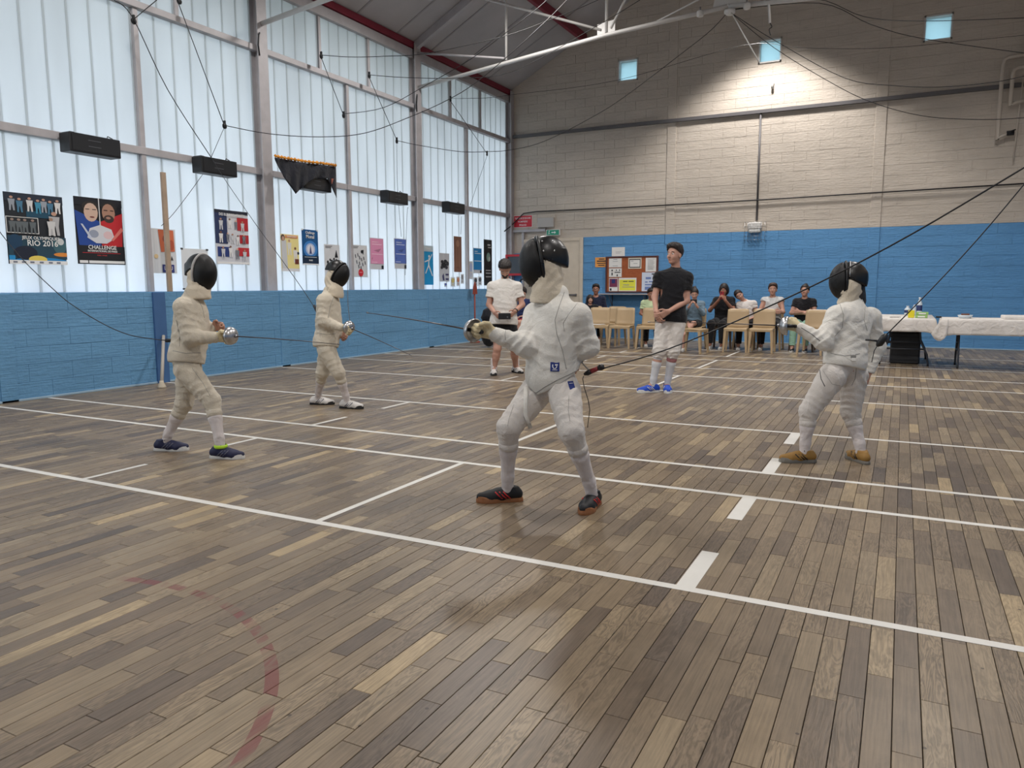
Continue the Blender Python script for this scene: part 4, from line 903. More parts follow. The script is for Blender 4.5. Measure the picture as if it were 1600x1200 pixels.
# swords
E1 = epee(U(738, 516, 4.22), U(560, 482, 4.9)-U(738, 516, 4.22), 'epee with silver bell guard held by the nearest fencer', 'epees in the fencers hands')
E2 = epee(U(362, 525, 5.50), U(520, 534, 5.2)-U(362, 525, 5.50), 'epee held level by the cream clad fencer at left', 'epees in the fencers hands', 0.86)
E3 = epee(U(546, 512, 7.52), U(634, 549, 7.0)-U(546, 512, 7.52), 'epee pointing down right held by the fencer with bent head', 'epees in the fencers hands', 0.88)
E4 = epee(U(1226, 509, 5.24), U(1020, 500, 5.6)-U(1226, 509, 5.24), 'epee pointing left held by the fencer seen from behind', 'epees in the fencers hands', 0.9)
# details on the nearest fencer: chest seam, woven labels, hanging strap, cord loop
def surf(J, px, py, D): return U(px, py, D)
# ================================================================ people without masks
def tshirt(par, J, sc, m, name='shirt', sleeve=0.55, hem=0.0, inf=0.018, belly=1.0, loose=1.0, neck_open=0.0, h=0.0075, chest=1.0):
    s = SDF(); R_ = torso_prims(s, J, sc, inf, 1.03*chest, belly*1.06); fw, lf, up = R_[:, 0], R_[:, 1], R_[:, 2]
    s.ell(J['pelvis']+np.array([0, 0, 0.03*sc]), (0.128*sc*belly*loose, 0.168*sc*loose*belly**0.5, 0.15*sc), R_, 0.06)
    s.cone(J['neck']-up*0.03, J['neck']+up*0.000, 0.074*sc, 0.064*sc, 0.02)
    for sd in 'LR':
        e = lerp(J['sh'+sd], J['el'+sd], min(sleeve, 1)); s.cone(J['sh'+sd]-up*0.004, e, 0.055*sc, 0.061*sc*loose if sleeve < 1 else 0.052*sc, 0.03)
        if sleeve > 1: s.cone(J['el'+sd], lerp(J['el'+sd], J['wr'+sd], sleeve-1), 0.050*sc, 0.036*sc, 0.02)
        d = nrmz(J['el'+sd]-J['sh'+sd])
        if sleeve < 1: s.cut(lerp(J['sh'+sd], J['el'+sd], sleeve), d, cen=lerp(J['sh'+sd], J['el'+sd], sleeve+0.18), rad=0.095*sc)
        s.fold(lerp(J['sh'+sd], J['el'+sd], 0.3), 0.10, 0.006, d+0.5*up, 0.05, 0.6); s.fold(lerp(J['sh'+sd], J['pelvis'], 0.3), 0.12, 0.006, up+0.7*lf, 0.07, 1.1)
    mid = lerp(J['pelvis'], J['neck'], 0.25); s.fold(mid+fw*0.1, 0.16, 0.006, up+0.5*lf, 0.08, 0.4); s.fold(mid-fw*0.1, 0.16, 0.006, up-0.4*lf, 0.08, 2.0)
    s.cut(J['pelvis']+up*hem, -up, cen=J['pelvis'], rad=0.30*sc)
    s.cone(J['neck']+up*0.020+fw*0.03*(0.4+neck_open), J['neck']+up*0.08+fw*0.04, 0.052*sc*(1+0.25*neck_open), 0.07*sc*(1+0.3*neck_open), 0.005, True)
    return s.mesh(name, m, h, par)
def trousers(par, J, sc, m, name='trousers', end=0.95, r=(0.100, 0.072, 0.060), h=0.008, top=0.02):
    s = SDF(); pe = J['pelvis']; hl = nrmz(J['hpL']-J['hpR']); hf = nrmz(np.cross(hl, (0, 0, 1))); RH = np.stack([hf, hl, np.cross(hf, hl)], 1)
    s.ell(pe+zz*0.01, (0.120*sc, 0.158*sc, 0.125*sc), RH, 0.05)
    for sd in 'LR':
        h_, k_, a_ = J['hp'+sd], J['kn'+sd], J['an'+sd]
        if end <= 0: e = lerp(h_, k_, 1+end); s.cone(h_, e, r[0]*sc, r[1]*sc, 0.04); s.cut(e, nrmz(k_-h_), cen=lerp(h_, k_, 1.2+end), rad=0.15*sc)
        else:
            e = lerp(k_, a_, end); s.cone(h_, k_, r[0]*sc, r[1]*sc, 0.04); s.cone(k_, e, r[1]*sc, r[2]*sc, 0.03); s.cut(e, nrmz(a_-k_), cen=lerp(k_, a_, end+0.15), rad=0.10*sc)
        tx = nrmz(k_-h_); bx = nrmz(a_-k_)
        s.fold(k_, 0.11, 0.008, bx+0.5*hl, 0.05, 0.7); s.fold(lerp(h_, k_, 0.3), 0.13, 0.006, tx+0.8*hl, 0.07, 2.2)
        if end > 0: s.fold(lerp(k_, a_, end-0.05), 0.10, 0.007, bx, 0.04, 0.2)
    return s.mesh(name, m, h, par)
# --- referee in white T-shirt, looking down at a black box
J = joints(10.75, dict(head=(789, 420, -0.06), neck=(789, 438, 0.03), pelvis=(787, 505, 0.0), shR=(769, 448, 0.0), shL=(808, 448, 0.0), elR=(764, 476, -0.02), elL=(816, 476, -0.02),
    wrR=(773, 489, -0.24), wrL=(804, 487, -0.24), hpR=(779, 512, 0), hpL=(796, 512, 0), knR=(777, 545, -0.04), knL=(803, 545, -0.04)))
J['anR'] = ank(772, 585); J['anL'] = ank(806, 582); J['toeR'] = dirv(-0.05, -1); J['toeL'] = dirv(0.55, -0.9)
J['headR'] = frame(dirv(0.02, -0.75, -0.8), zz+0.8*dirv(0, -1))
P1 = person_body(J, 0.97, FL(788, 587), 'person in white T-shirt and black shorts looking down at a box in both hands', None, 0.0075, 1.1, SKIN,
    (('R', dirv(0.35, -0.5, -0.35), dirv(1, 0, 0.0), dirv(0, -0.3, 1), 0.5, 0.6), ('L', dirv(-0.35, -0.5, -0.35), dirv(-1, 0, 0), dirv(0, -0.3, 1), 0.5, 0.6)), 1.12, bare=True, belly=1.12, chest=1.08)
face_bits(P1, J['head'], J['headR'], 0.97, HAIRD, beard=HAIRD); hair(P1, J['head'], J['headR'], 1.07, HAIRD, 'curly')
tshirt(P1, J, 0.99, cloth('white_cotton', (226,222,216)), 'shirt', 0.62, -0.03, 0.028, 1.14, 1.12, chest=1.12)
trousers(P1, J, 1.0, cloth('black_shorts', (22,22,25)), 'shorts', -0.30, (0.112, 0.102, 0.1))
q = MB(); a = lerp(J['wrL'], J['elL'], 0.12); d = nrmz(J['elL']-J['wrL']); q.lathe([(0.031, -0.012), (0.035, -0.010), (0.035, 0.010), (0.031, 0.012)], a, d, 16); q.build('wristwatch', M_blk, P1)
for sd in 'RL':
    s = SDF(); s.cone(J['an'+sd]+zz*0.11, J['an'+sd]-zz*0.02, 0.047, 0.045, 0.01); s.fold(J['an'+sd]+zz*0.05, 0.08, 0.004, zz, 0.02); s.mesh('sock', F_SOCK, 0.007, P1)
    shoe(P1, 'shoe', J['an'+sd], J['toe'+sd], 1.08, mat('white_shoe', (214,210,206), 0.6), SOLEB, M_blk, M_blk)
PJ = J
q = MB(); c = (J['wrL']+J['wrR'])/2-dep*0.07-zz*0.05; Rb = np.stack([rgt, dep, zz], 1)
q.bevbox((-0.085, -0.06, -0.042), (0.085, 0.06, 0.042), 0.006, 0, Rb, c); q.bevbox((0.03, -0.064, -0.02), (0.05, -0.058, 0.0), 0.002, 1, Rb, c); q.bevbox((-0.06, -0.0625, -0.03), (0.01, -0.059, 0.02), 0.002, 0, Rb, c)
tag(q.build('control_box', [M_blk, M_steel], base=c-zz*0.04), 'small black box held in both hands by the person in the white T-shirt', 'box')
# --- young man in black T-shirt and fencing breeches
J = joints(8.9, dict(head=(1054, 398, -0.03), neck=(1056, 420, 0.02), pelvis=(1048, 500, 0.0), shR=(1030, 433, 0.03), shL=(1074, 434, -0.02), elR=(1023, 464, 0.0), elL=(1073, 470, -0.05),
    wrR=(1025, 487, -0.15), wrL=(1044, 487, -0.22), hpR=(1037, 507, 0.02), hpL=(1058, 507, -0.02), knR=(1030, 548, -0.03), knL=(1052, 548, -0.04)))
J['anR'] = ank(1019, 613); J['anL'] = ank(1042, 612); J['toeR'] = dirv(-1, -0.3); J['toeL'] = dirv(-0.1, -1)
J['headR'] = frame(dirv(-0.75, -0.65, 0.02), zz)
P2 = person_body(J, 1.0, FL(1032, 614), 'person in black T-shirt, white breeches and blue shoes looking to the side', None, 0.007, 1.0, SKIN,
    (('R', dirv(0.2, -0.5, -0.9), dirv(0.8, 0.5, 0), dirv(0, -1, 0), 0.6, 0.5), ('L', dirv(-0.8, -0.1, -0.45), dirv(0, 0.8, 0.3), dirv(0, -0.3, 1), 0.45, 0.5)), 1.0, bare=True)
face_bits(P2, J['head'], J['headR'], 1.0, HAIRD); hair(P2, J['head'], J['headR'], 1.04, HAIRD, 'curly')
tshirt(P2, J, 1.0, cloth('black_cotton', (20,20,25)), 'shirt', 0.58, -0.035, 0.020, 1.0, 1.06, chest=1.04)
br = trousers(P2, J, 1.0, F_WHITE2, 'breeches', 0.20, (0.100, 0.072, 0.060))
for sd in 'RL':
    sock(P2, J['kn'+sd], J['an'+sd], mat('grey_white_sock', (208,210,214), 0.8, bump=0.2, bscale=150), 1.02)
    shoe(P2, 'shoe', J['an'+sd], J['toe'+sd], 1.14, mat('royal_blue_shoe', (22,74,190), 0.55), SOLEW, M_white, mat('dark_blue_lace', (20,40,110), 0.6))
c = lerp(J['knL'], J['anL'], 0.24); d = nrmz(J['anL']-J['knL']); MB().lathe([(0.056, -0.024), (0.060, -0.020), (0.060, 0.020), (0.055, 0.024)], c, d, 18).build('sock_band', mat('dusty_pink_band', (176,120,124), 0.8), P2)
# --- spectators on chairs along the end wall
def seated(x, y, ang, sc, table):
    """joints in a local frame: f forward, l left, u up; seat at 0.45"""
    f = np.array([math.sin(ang), -math.cos(ang), 0]); l = np.cross(zz, f); B = np.array([x, y, 0])
    P = lambda a, b, c: B+(f*a+l*b)*sc+zz*c*sc if c > 0.5 else B+(f*a+l*b)*sc+zz*c
    J = dict(pelvis=P(0, 0, 0.56/ sc if False else 0.56), hpL=P(0.03, 0.09, 0.545), hpR=P(0.03, -0.09, 0.545), knL=P(0.42, 0.11, 0.50), knR=P(0.42, -0.11, 0.50), anL=P(0.43, 0.12, 0.09), anR=P(0.43, -0.12, 0.09),
        neck=P(-0.02, 0, 1.02), shL=P(-0.01, 0.158, 0.965), shR=P(-0.01, -0.158, 0.965), elL=P(0.02, 0.22, 0.73), elR=P(0.02, -0.22, 0.73), wrL=P(0.22, 0.12, 0.66), wrR=P(0.22, -0.12, 0.66), head=P(0.02, 0, 1.17), toeL=f, toeR=f)
    for k, v in table.items():
        if k in J: J[k] = P(*v)
    J['f'], J['l'] = f, l
    hd = table.get('look', (1, 0, 0)); tl = table.get('tilt', 0.0); J['headR'] = frame(f*hd[0]+l*hd[1]+zz*hd[2], zz+l*tl-hd[2]*f*0.6)
    return J
GS = 'spectators on chairs along the end wall'
def spectator(px, y, ang, sc, label, table, top, bottom, hairm, style, hands, sleeve=0.55, skin=None, glasses=False, shoec=(200,200,198), bare_legs=False, wide=1.0, skirt=False, topopen=0.6, hem=0.0):
    x = WY(px, 470, y)[0]; J = seated(x, y, ang, sc, table)
    b = person_body(J, sc*0.97, (x, y, 0), label, GS, 0.0095, 1.0*wide, skin or SKIN, hands(J), wide, bare=True, belly=wide, chest=wide**0.5)
    face_bits(b, J['head'], J['headR'], sc*0.97, hairm, glasses); hair(b, J['head'], J['headR'], sc*1.02, hairm, style)
    tshirt(b, J, sc*0.98, top, 'shirt', sleeve, hem, 0.016, wide, 1.0, topopen, 0.009, wide**0.5)
    trousers(b, J, sc, bottom, 'skirt' if skirt else ('shorts' if bare_legs else 'trousers'), -0.25 if bare_legs else 0.92, (0.092, 0.074, 0.058), 0.009)
    for sd in 'LR': shoe(b, 'shoe', J['an'+sd], J['toe'+sd], 0.95*sc, mat('shoe_%d_%d_%d' % shoec, shoec, 0.6), SOLEW)
    return b, J
def h_lap(J): return (('L', J['f']*0.7-J['l']*0.6-zz*0.1, -zz, -J['l'], 0.4, 0.4), ('R', J['f']*0.7+J['l']*0.6-zz*0.1, -zz, J['l'], 0.4, 0.4))
def h_phone(J): return (('L', zz*0.7+J['f']*0.3-J['l']*0.3, -J['f']*0.3-J['l'], -J['f'], 0.7, 0.6), ('R', zz*0.7+J['f']*0.3+J['l']*0.3, -J['f']*0.3+J['l'], -J['f'], 0.7, 0.6))
CH_Y = 15.75
BLK = cloth('black_cotton_b', (24,24,28)); 
spectator(922, CH_Y, 0.35, 0.82, 'person with dark hair in black top behind the leftmost chairs', dict(look=(1, 0.2, -0.05)), BLK, BLK, HAIRD, 'bob', h_lap, 0.9, SKIN)
spectator(931, CH_Y+0.75, 0.3, 1.0, 'person with glasses and navy jacket seated behind the dark-haired one at left', dict(look=(1, 0, 0)), cloth('navy_jacket', (28,34,56)), BLK, HAIRD, 'short', h_lap, 1.9, SKIN2, True, topopen=1.2)
spectator(1017, CH_Y-0.15, 0.35, 0.93, 'person in pale green T-shirt half hidden behind the person in black', dict(look=(0.95, 0.2, -0.25)), cloth('pale_green_shirt', (196,212,170)), BLK, HAIRD, 'short', h_phone, 0.6, SKIN2)
b5, J5 = spectator(1085, CH_Y-0.65, 0.15, 0.93, 'person in grey blue cardigan and black shorts holding up a phone', dict(look=(1, 0.05, -0.35), elL=(0.10, 0.20, 0.76), elR=(0.10, -0.20, 0.76), wrL=(0.27, 0.07, 0.93), wrR=(0.27, -0.07, 0.93),
    knL=(0.40, 0.02, 0.56), anL=(0.60, -0.14, 0.30), knR=(0.42, -0.10, 0.50)), cloth('grey_blue_cardigan', (110,132,148)), BLK, HAIRD, 'bun', h_phone, 1.7, SKIN, bare_legs=True, shoec=(210,210,206))
b6, J6 = spectator(1131, CH_Y-0.15, -0.1, 1.0, 'person with short dark hair in black clothes holding a red phone', dict(look=(0.95, 0.15, -0.15), elL=(0.12, 0.24, 0.76), elR=(0.12, -0.24, 0.76), wrL=(0.32, 0.13, 0.96), wrR=(0.32, 0.0, 0.97), head=(0.02, 0.0, 1.17)), BLK, BLK, HAIRD, 'bob', h_phone, 0.65, SKIN2, wide=1.1)
spectator(1168, CH_Y-0.1, 0.1, 0.93, 'person in white top leaning the head towards the neighbour in black', dict(look=(0.9, 0.2, -0.15), tilt=-0.8, head=(0.04, -0.17, 1.14), neck=(-0.02, -0.06, 1.02), shL=(-0.01, 0.13, 0.97), shR=(-0.01, -0.18, 0.94)), cloth('white_blouse', (222,216,212)), BLK, HAIRD, 'long', h_lap, 0.4, SKIN)
def arms_x(): return dict(elL=(0.08, 0.22, 0.74), elR=(0.08, -0.22, 0.74), wrL=(0.24, -0.04, 0.77), wrR=(0.22, 0.06, 0.74))
def h_x(J): return (('L', -J['l']+J['f']*0.1, -J['f'], zz, 0.4, 0.4), ('R', J['l']+J['f']*0.1, -J['f'], zz, 0.4, 0.4))
d_ = arms_x(); d_['look'] = (1, 0.1, 0.08)
spectator(1207, CH_Y, 0.0, 1.0, 'person with arms crossed in white patterned sleeveless top', d_, cloth('white_patterned_top', (206,206,206), var=0.25), BLK, HAIRB, 'curly', h_x, 0.15, SKIN, wide=1.08)
d_ = arms_x(); d_['look'] = (1, -0.05, 0.12)
spectator(1257, CH_Y-0.1, -0.05, 0.98, 'person in black T-shirt and pale green skirt, last at the right of the row', d_, BLK, cloth('mint_skirt', (150,190,170)), HAIRD, 'bun', h_x, 0.5, SKIN, wide=1.08, shoec=(40,40,42))
spectator(817, 14.6, 0.0, 0.95, 'person in dark blue top and red shorts mostly hidden behind the white T-shirt', dict(look=(1, -0.3, -0.2)), cloth('dark_blue_top', (40,52,92)), cloth('red_shorts', (150,36,46)), HAIRD, 'short', h_lap, 0.9, SKIN, bare_legs=True)
# phones
def phone(c, R_, m, label, sz=(0.075, 0.15)):
    q = MB(); q.bevbox((-0.005, -sz[0]/2, -sz[1]/2), (0.005, sz[0]/2, sz[1]/2), 0.003, 0, R_, c); q.bevbox((0.0045, -0.02, sz[1]/2-0.035), (0.007, 0.005, sz[1]/2-0.010), 0.001, 1, R_, c)
    tag(q.build('phone', [m, M_blk], base=c), label, 'phone')
phone((J6['wrL']+J6['wrR'])/2+J6['f']*0.03+zz*0.10, frame(J6['f'], zz), mat('red_phone', (160,36,48), 0.3), 'red phone held up by the person in black with short dark hair')
phone((J5['wrL']+J5['wrR'])/2+J5['f']*0.03+zz*0.09, frame(J5['f'], J5['l']), M_blk, 'black phone held sideways by the person in the grey blue cardigan')
# ================================================================ chairs
M_CH = mat('beige_plastic', (182,158,124), 0.38, var=0.03); M_CHB = mat('brown_plastic', (98,78,62), 0.4)
def chair_parts(m):
    q = MB(); n = 8                       # curved backrest shell
    vs = []
    for side in (0, 1):
        for j in range(7):
            z = 0.44+0.37*j/6; wv = 0.205-0.010*(j/6)**2
            for i in range(n+1):
                t = -1+2*i/n; y = t*wv; x = -0.195-0.055*(j/6)-0.030*(1-t*t)+(0.010 if side else 0); zz_ = z-0.012*(abs(t) > 0.95)*(j == 6)
                vs.append((x+0.018*(j == 0), y, zz_))
    fs = []; W = n+1; H = 7*W
    for j in range(6):
        for i in range(n):
            a = j*W+i; fs.append((a, a+W, a+W+1, a+1)); fs.append((H+a, H+a+1, H+a+W+1, H+a+W))
    for i in range(n): fs.append((i, i+1, H+i+1, H+i)); a = 6*W+i; fs.append((a+1, a, H+a, H+a+1))
    for j in range(6): a = j*W; fs.append((a+W, a, H+a, H+a+W)); a = j*W+n; fs.append((a, a+W, H+a+W, H+a))
    q.add(vs, fs, 0, True); back = q.mesh('backrest', m)
    q = MB(); vs = []
    for side in (0, 1):
        for j in range(7):
            x = -0.20+0.42*j/6; wv = 0.200+0.014*(j/6)
            for i in range(n+1):
                t = -1+2*i/n; z = 0.455-0.016*(1-t*t)-0.012*(j == 6)+(0.008 if j == 0 else 0)-(0.016 if side else 0); vs.append((x, t*wv, z))
    fs = []
    for j in range(6):
        for i in range(n):
            a = j*W+i; fs.append((a, a+1, a+W+1, a+W)); fs.append((H+a, H+a+W, H+a+W+1, H+a+1))
    for i in range(n): fs.append((i+1, i, H+i, H+i+1)); a = 6*W+i; fs.append((a, a+1, H+a+1, H+a))
    for j in range(6): a = j*W; fs.append((a, a+W, H+a+W, H+a)); a = j*W+n; fs.append((a+W, a, H+a, H+a+W))
    q.add(vs, fs, 0, True); q.bevbox((0.185, -0.205, 0.395), (0.222, 0.205, 0.447), 0.006); q.bevbox((-0.20, -0.198, 0.40), (0.19, -0.188, 0.447), 0.003); q.bevbox((-0.20, 0.188, 0.40), (0.19, 0.198, 0.447), 0.003)
    seat = q.mesh('seat', m)
    legs = []
    for sx, sy in ((1, 1), (1, -1), (-1, 1), (-1, -1)):
        q = MB(); x0, y0 = 0.19*sx if sx > 0 else -0.185, 0.185*sy; x1, y1 = x0+0.035*sx, y0+0.025*sy; a = 0.026; b = 0.017
        vs = [(x1-b, y1-b, 0), (x1+b, y1-b, 0), (x1+b, y1+b, 0), (x1-b, y1+b, 0), (x0-a, y0-a, 0.44), (x0+a, y0-a, 0.44), (x0+a, y0+a, 0.44), (x0-a, y0+a, 0.44)]
        q.add(vs, [(0,3,2,1), (4,5,6,7), (0,1,5,4), (1,2,6,5), (2,3,7,6), (3,0,4,7)]); legs.append(q.mesh('leg', m))
    return seat, back, legs
CP = {0: chair_parts(M_CH), 1: chair_parts(M_CHB)}
def chair(x, y, face, label, group, kind=0):
    """face: direction the seat faces, radians from -Y towards +X"""
    e = empty('plastic_chair', (x, y, 0), label, 'chair', group); e.rotation_euler = (0, 0, -math.pi/2+face)
    se, ba, lg = CP[kind]
    for nm_, me in [('seat', se), ('backrest', ba)]+[('leg', l) for l in lg]: link(nm_, me, e).location = (0, 0, 0)
    return e
GC = 'beige plastic chairs in front of the spectators'
def cx(px, py=515, y=14.8): return WY(px, py, y)[0]
chair(cx(936), 14.78, 0.25, 'beige plastic chair at the left end of the row, paper lying on its seat', GC)
chair(cx(972), 14.80, 0.05, 'empty beige plastic chair, second from the left end of the row', GC)
chair(cx(1014), 14.82, 0.05, 'beige plastic chair directly behind the person in the black T-shirt', GC)
chair(cx(1083, y=14.22), 14.22, 1.45, 'beige plastic chair turned sideways beside the person in the black T-shirt', GC)
chair(cx(1150), 14.85, 0.08, 'beige plastic chair in front of the person in the white top with leaning head', GC)
chair(cx(1190), 14.90, 0.03, 'beige plastic chair in front of the person with crossed arms', GC)
chair(cx(1270), 14.85, -0.15, 'beige plastic chair in front of the person in the pale green skirt', GC)
GB = 'chairs the spectators sit on'
for px, y, lab, kd in ((922, CH_Y, 'beige plastic chair under the dark-haired person at left', 0), (960, 15.6, 'empty beige plastic chair in the back row behind the second chair', 0), (1017, CH_Y-0.15, 'beige plastic chair under the person in pale green', 0),
        (1085, CH_Y-0.65, 'beige plastic chair under the person in the grey blue cardigan', 0), (1131, CH_Y-0.15, 'brown plastic chair under the person with the red phone', 1), (1168, CH_Y-0.1, 'beige plastic chair under the person leaning the head', 0),
        (1207, CH_Y, 'beige plastic chair under the person with crossed arms', 0), (1257, CH_Y-0.1, 'brown plastic chair under the person in the pale green skirt', 1), (931, CH_Y+0.75, 'beige plastic chair under the person with glasses', 0), (817, 14.6, 'brown plastic chair behind the person in the white T-shirt', 1)):
    x = WY(px, 470, y)[0]; chair(x, y-0.03, 0.0, lab, GB, kd)
q = MB(); c = np.array([cx(936), 14.72, 0.462]); q.poly([c+(-0.14, -0.10, 0), c+(0.12, -0.12, 0.004), c+(0.15, 0.08, 0), c+(-0.12, 0.10, 0.006)], 0.004, (0, 0, 1)); q.poly([c+(-0.05, -0.12, 0.006), c+(0.16, -0.06, 0.012), c+(0.12, 0.10, 0.010), c+(-0.09, 0.05, 0.006)], 0.003, (0, 0, 1))
M_PAPER = mat('white_paper', (226,224,220), 0.8)
tag(q.build('paper_sheets', M_PAPER, base=c), 'white paper sheets lying on the leftmost beige chair', 'paper')
# ================================================================ tables with cloths
M_CLOTH = cloth('white_paper_tablecloth', (222,216,210), 0.15, 40, 0.03); M_TBL = mat('grey_table_top', (150,150,148), 0.5); M_TLEG = mat('dark_grey_tube', (62,64,70), 0.4, 0.5)
def table(x0, x1, y0, y1, label, z=0.74, lead=()):
    e = empty('folding_table', ((x0+x1)/2, (y0+y1)/2, 0), label, 'table', 'folding tables along the end wall')
    MB().bevbox((x0, y0, z-0.045), (x1, y1, z), 0.008).build('tabletop', M_TBL, e)
    for s_, yy in ((1, y0+0.22), (-1, y1-0.22)):
        pass
    return e
def tlegs(e, axis, p, a0, a1, z=0.70):
    """trestle leg pair at p, spanning a0..a1 on the other axis, bowed tubes"""
    P = (lambda a, h, o=0: (a, p+o, h)) if axis == 'x' else (lambda a, h, o=0: (p+o, a, h))
    w_ = a1-a0
    for a, s_ in ((a0, 1), (a1, -1)):
        MB().tube([P(a, 0.0), P(a, 0.03), P(a+s_*0.03*w_, 0.18), P(a+s_*0.17*w_, 0.38), P(a+s_*0.19*w_, 0.50), P(a+s_*0.19*w_, z)], 0.015, 8).build('leg', M_TLEG, e)
    MB().tube([P(a0+0.16*w_, 0.37), P(a1-0.16*w_, 0.37)], 0.012, 8).build('crossbar', M_TLEG, e)
    MB().tube([P(a0+0.09*w_, 0.26), P(a1-0.09*w_, 0.26)], 0.012, 8).build('crossbar', M_TLEG, e)
TA = table(-0.30, 0.44, 13.15, 14.98, 'folding table standing end on, nearest the fencer at right, with bowed legs')
tlegs(TA, 'x', 13.38, -0.27, 0.41); tlegs(TA, 'x', 14.75, -0.27, 0.41)
TB2 = table(0.60, 2.43, 13.12, 13.88, 'long folding table at the right edge of the photo')
tlegs(TB2, 'y', 0.80, 13.18, 13.82); tlegs(TB2, 'y', 2.25, 13.18, 13.82)
MB().tube([(0.82, 13.5, 0.52), (1.15, 13.5, 0.69)], 0.011, 8).build('brace', M_TLEG, TB2)
def tcloth(x0, x1, y0, y1, z, drop, label, seed, extra=0.0, corner=None):
    r_ = random.Random(seed); per = []; nx, ny = 26, 20
    for i in range(nx): per.append((x0+(x1-x0)*i/nx, y0))
    for i in range(ny): per.append((x1, y0+(y1-y0)*i/ny))
    for i in range(nx): per.append((x1-(x1-x0)*i/nx, y1))
    for i in range(ny): per.append((x0, y1-(y1-y0)*i/ny))
    n = len(per); cx_, cy_ = (x0+x1)/2, (y0+y1)/2; rows = 7; vs = []
    ph = r_.random()*6
    for k in range(rows+1):
        t = k/rows
        for i, (a, b) in enumerate(per):
            ux, uy = (0, -1) if i < nx else (1, 0) if i < nx+ny else (0, 1) if i < 2*nx+ny else (-1, 0)
            dc = min(abs(a-x0)+abs(b-y0), abs(a-x1)+abs(b-y0), abs(a-x1)+abs(b-y1), abs(a-x0)+abs(b-y1))
            w_ = (0.010*math.sin(i*0.9+ph)+0.008*math.sin(i*0.37+2*ph)+0.03*math.exp(-(dc/0.08)**2))*t; dz = drop*t*(1+0.14*math.exp(-(dc/0.08)**2)*t)
            vs.append((a+ux*(0.012*min(1, 4*t)+w_), b+uy*(0.012*min(1, 4*t)+w_), z+0.004-dz-(0.0 if k else 0)))
    fs = [(k*n+i, k*n+(i+1) % n, (k+1)*n+(i+1) % n, (k+1)*n+i) for k in range(rows) for i in range(n)]
    c = len(vs); vs.append((cx_, cy_, z+0.004)); fs += [(i, c, (i+1) % n)[::-1] for i in range(n)]
    q = MB(); q.add(vs, fs, 0, True); o = q.build('tablecloth', M_CLOTH, base=(cx_, cy_, z))
    md = o.modifiers.new('thickness', 'SOLIDIFY'); md.thickness = 0.002
    return tag(o, label, 'tablecloth')
tcloth(-0.33, 0.47, 13.12, 15.0, 0.74, 0.20, 'white cloth over the end on table, hanging short above its bowed legs', 3)
tcloth(0.56, 2.46, 13.08, 13.92, 0.745, 0.235, 'white cloth over the long table at the right edge', 5)
q = MB(); P0 = np.array([0.555, 13.06, 0.745]); vs = []
for i in range(6):
    for k in range(6):
        t = i/5; s_ = k/5; vs.append((P0[0]-0.13*(1-t)*s_*0.9-0.02+0.10*t, P0[1]-0.012+0.02*math.sin(6*t)*s_, 0.742-s_*(0.22+0.18*t*(1-t)*4*0.6)))
q.add(vs, [(i*6+k, i*6+k+1, (i+1)*6+k+1, (i+1)*6+k) for i in range(5) for k in range(5)], 0, True)
o = q.build('tablecloth_corner', M_CLOTH, bpy.data.objects['tablecloth.001']); md = o.modifiers.new('thickness', 'SOLIDIFY'); md.thickness = 0.003
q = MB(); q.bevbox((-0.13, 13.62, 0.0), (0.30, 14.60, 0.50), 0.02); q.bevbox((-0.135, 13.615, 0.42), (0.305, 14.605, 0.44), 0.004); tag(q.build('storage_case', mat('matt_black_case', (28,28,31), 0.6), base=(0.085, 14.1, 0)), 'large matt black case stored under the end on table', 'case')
# second cloth fold raised at the right end of the long table
q = MB(); q.bevbox((1.36, 13.22, 0.749), (2.3, 13.80, 0.80), 0.010); q.build('box', M_CLOTH, base=(1.83, 13.5, 0.749)); o = bpy.data.objects['box']; o.name = 'white_box'; tag(o, 'flat white covered tray on the far right of the long table', 'tray')
q = MB(); q.poly([(1.62, 13.30, 0.80), (1.80, 13.30, 0.80), (1.77, 13.30, 0.885)], 0.12, (0, 1, 0)); tag(q.build('folded_card', M_PAPER, base=(1.7, 13.36, 0.80)), 'small white folded card standing on the covered tray', 'card')
# things on the tables
def bottle(x, y, z0, h, r, cap, label, body, lab=None):
    e = empty('bottle', (x, y, z0), label, 'bottle', 'bottles on the end on table')
    MB().lathe([(0, 0), (r*0.9, 0), (r, 0.01), (r, h*0.62), (r*0.85, h*0.70), (r*0.36, h*0.88), (r*0.36, h*0.93), (0, h*0.93)], (x, y, z0), (0, 0, 1), 18).build('bottle_body', body, e)
    MB().lathe([(0, h*0.92), (r*0.44, h*0.92), (r*0.44, h), (0, h)], (x, y, z0), (0, 0, 1), 12).build('cap', cap, e)
    if lab: MB().lathe([(r*1.01, h*0.25), (r*1.02, h*0.26), (r*1.02, h*0.55), (r*1.01, h*0.56)], (x, y, z0), (0, 0, 1), 18).build('bottle_label', lab, e)
M_CLR = mat('clear_plastic', (206,216,224), 0.15, spec=0.6); M_NAVYL = mat('navy_label', (40,52,100), 0.5); M_BCAP = mat('blue_cap', (40,110,190), 0.4); M_WCAP = mat('white_cap', (232,232,232), 0.4)
zt2 = 0.745
for px, py, h, r, cap, lab, ll, bd in ((1436, 491, 0.30, 0.042, M_WCAP, 'tall clear bottle with white cap and navy label, rightmost bottle', M_NAVYL, M_CLR), (1418, 486, 0.155, 0.050, M_WCAP, 'short clear jar with navy label, leftmost on the table', M_NAVYL, M_CLR), (1428, 492, 0.20, 0.030, M_BCAP, 'thin bottle with blue cap between the two others', None, M_CLR)):
    p = FL(px, py, zt2); p[1] = min(p[1], 14.6); bottle(WY(px, py, p[1])[0], p[1], zt2+0.003, h, r, cap, lab, bd, ll)
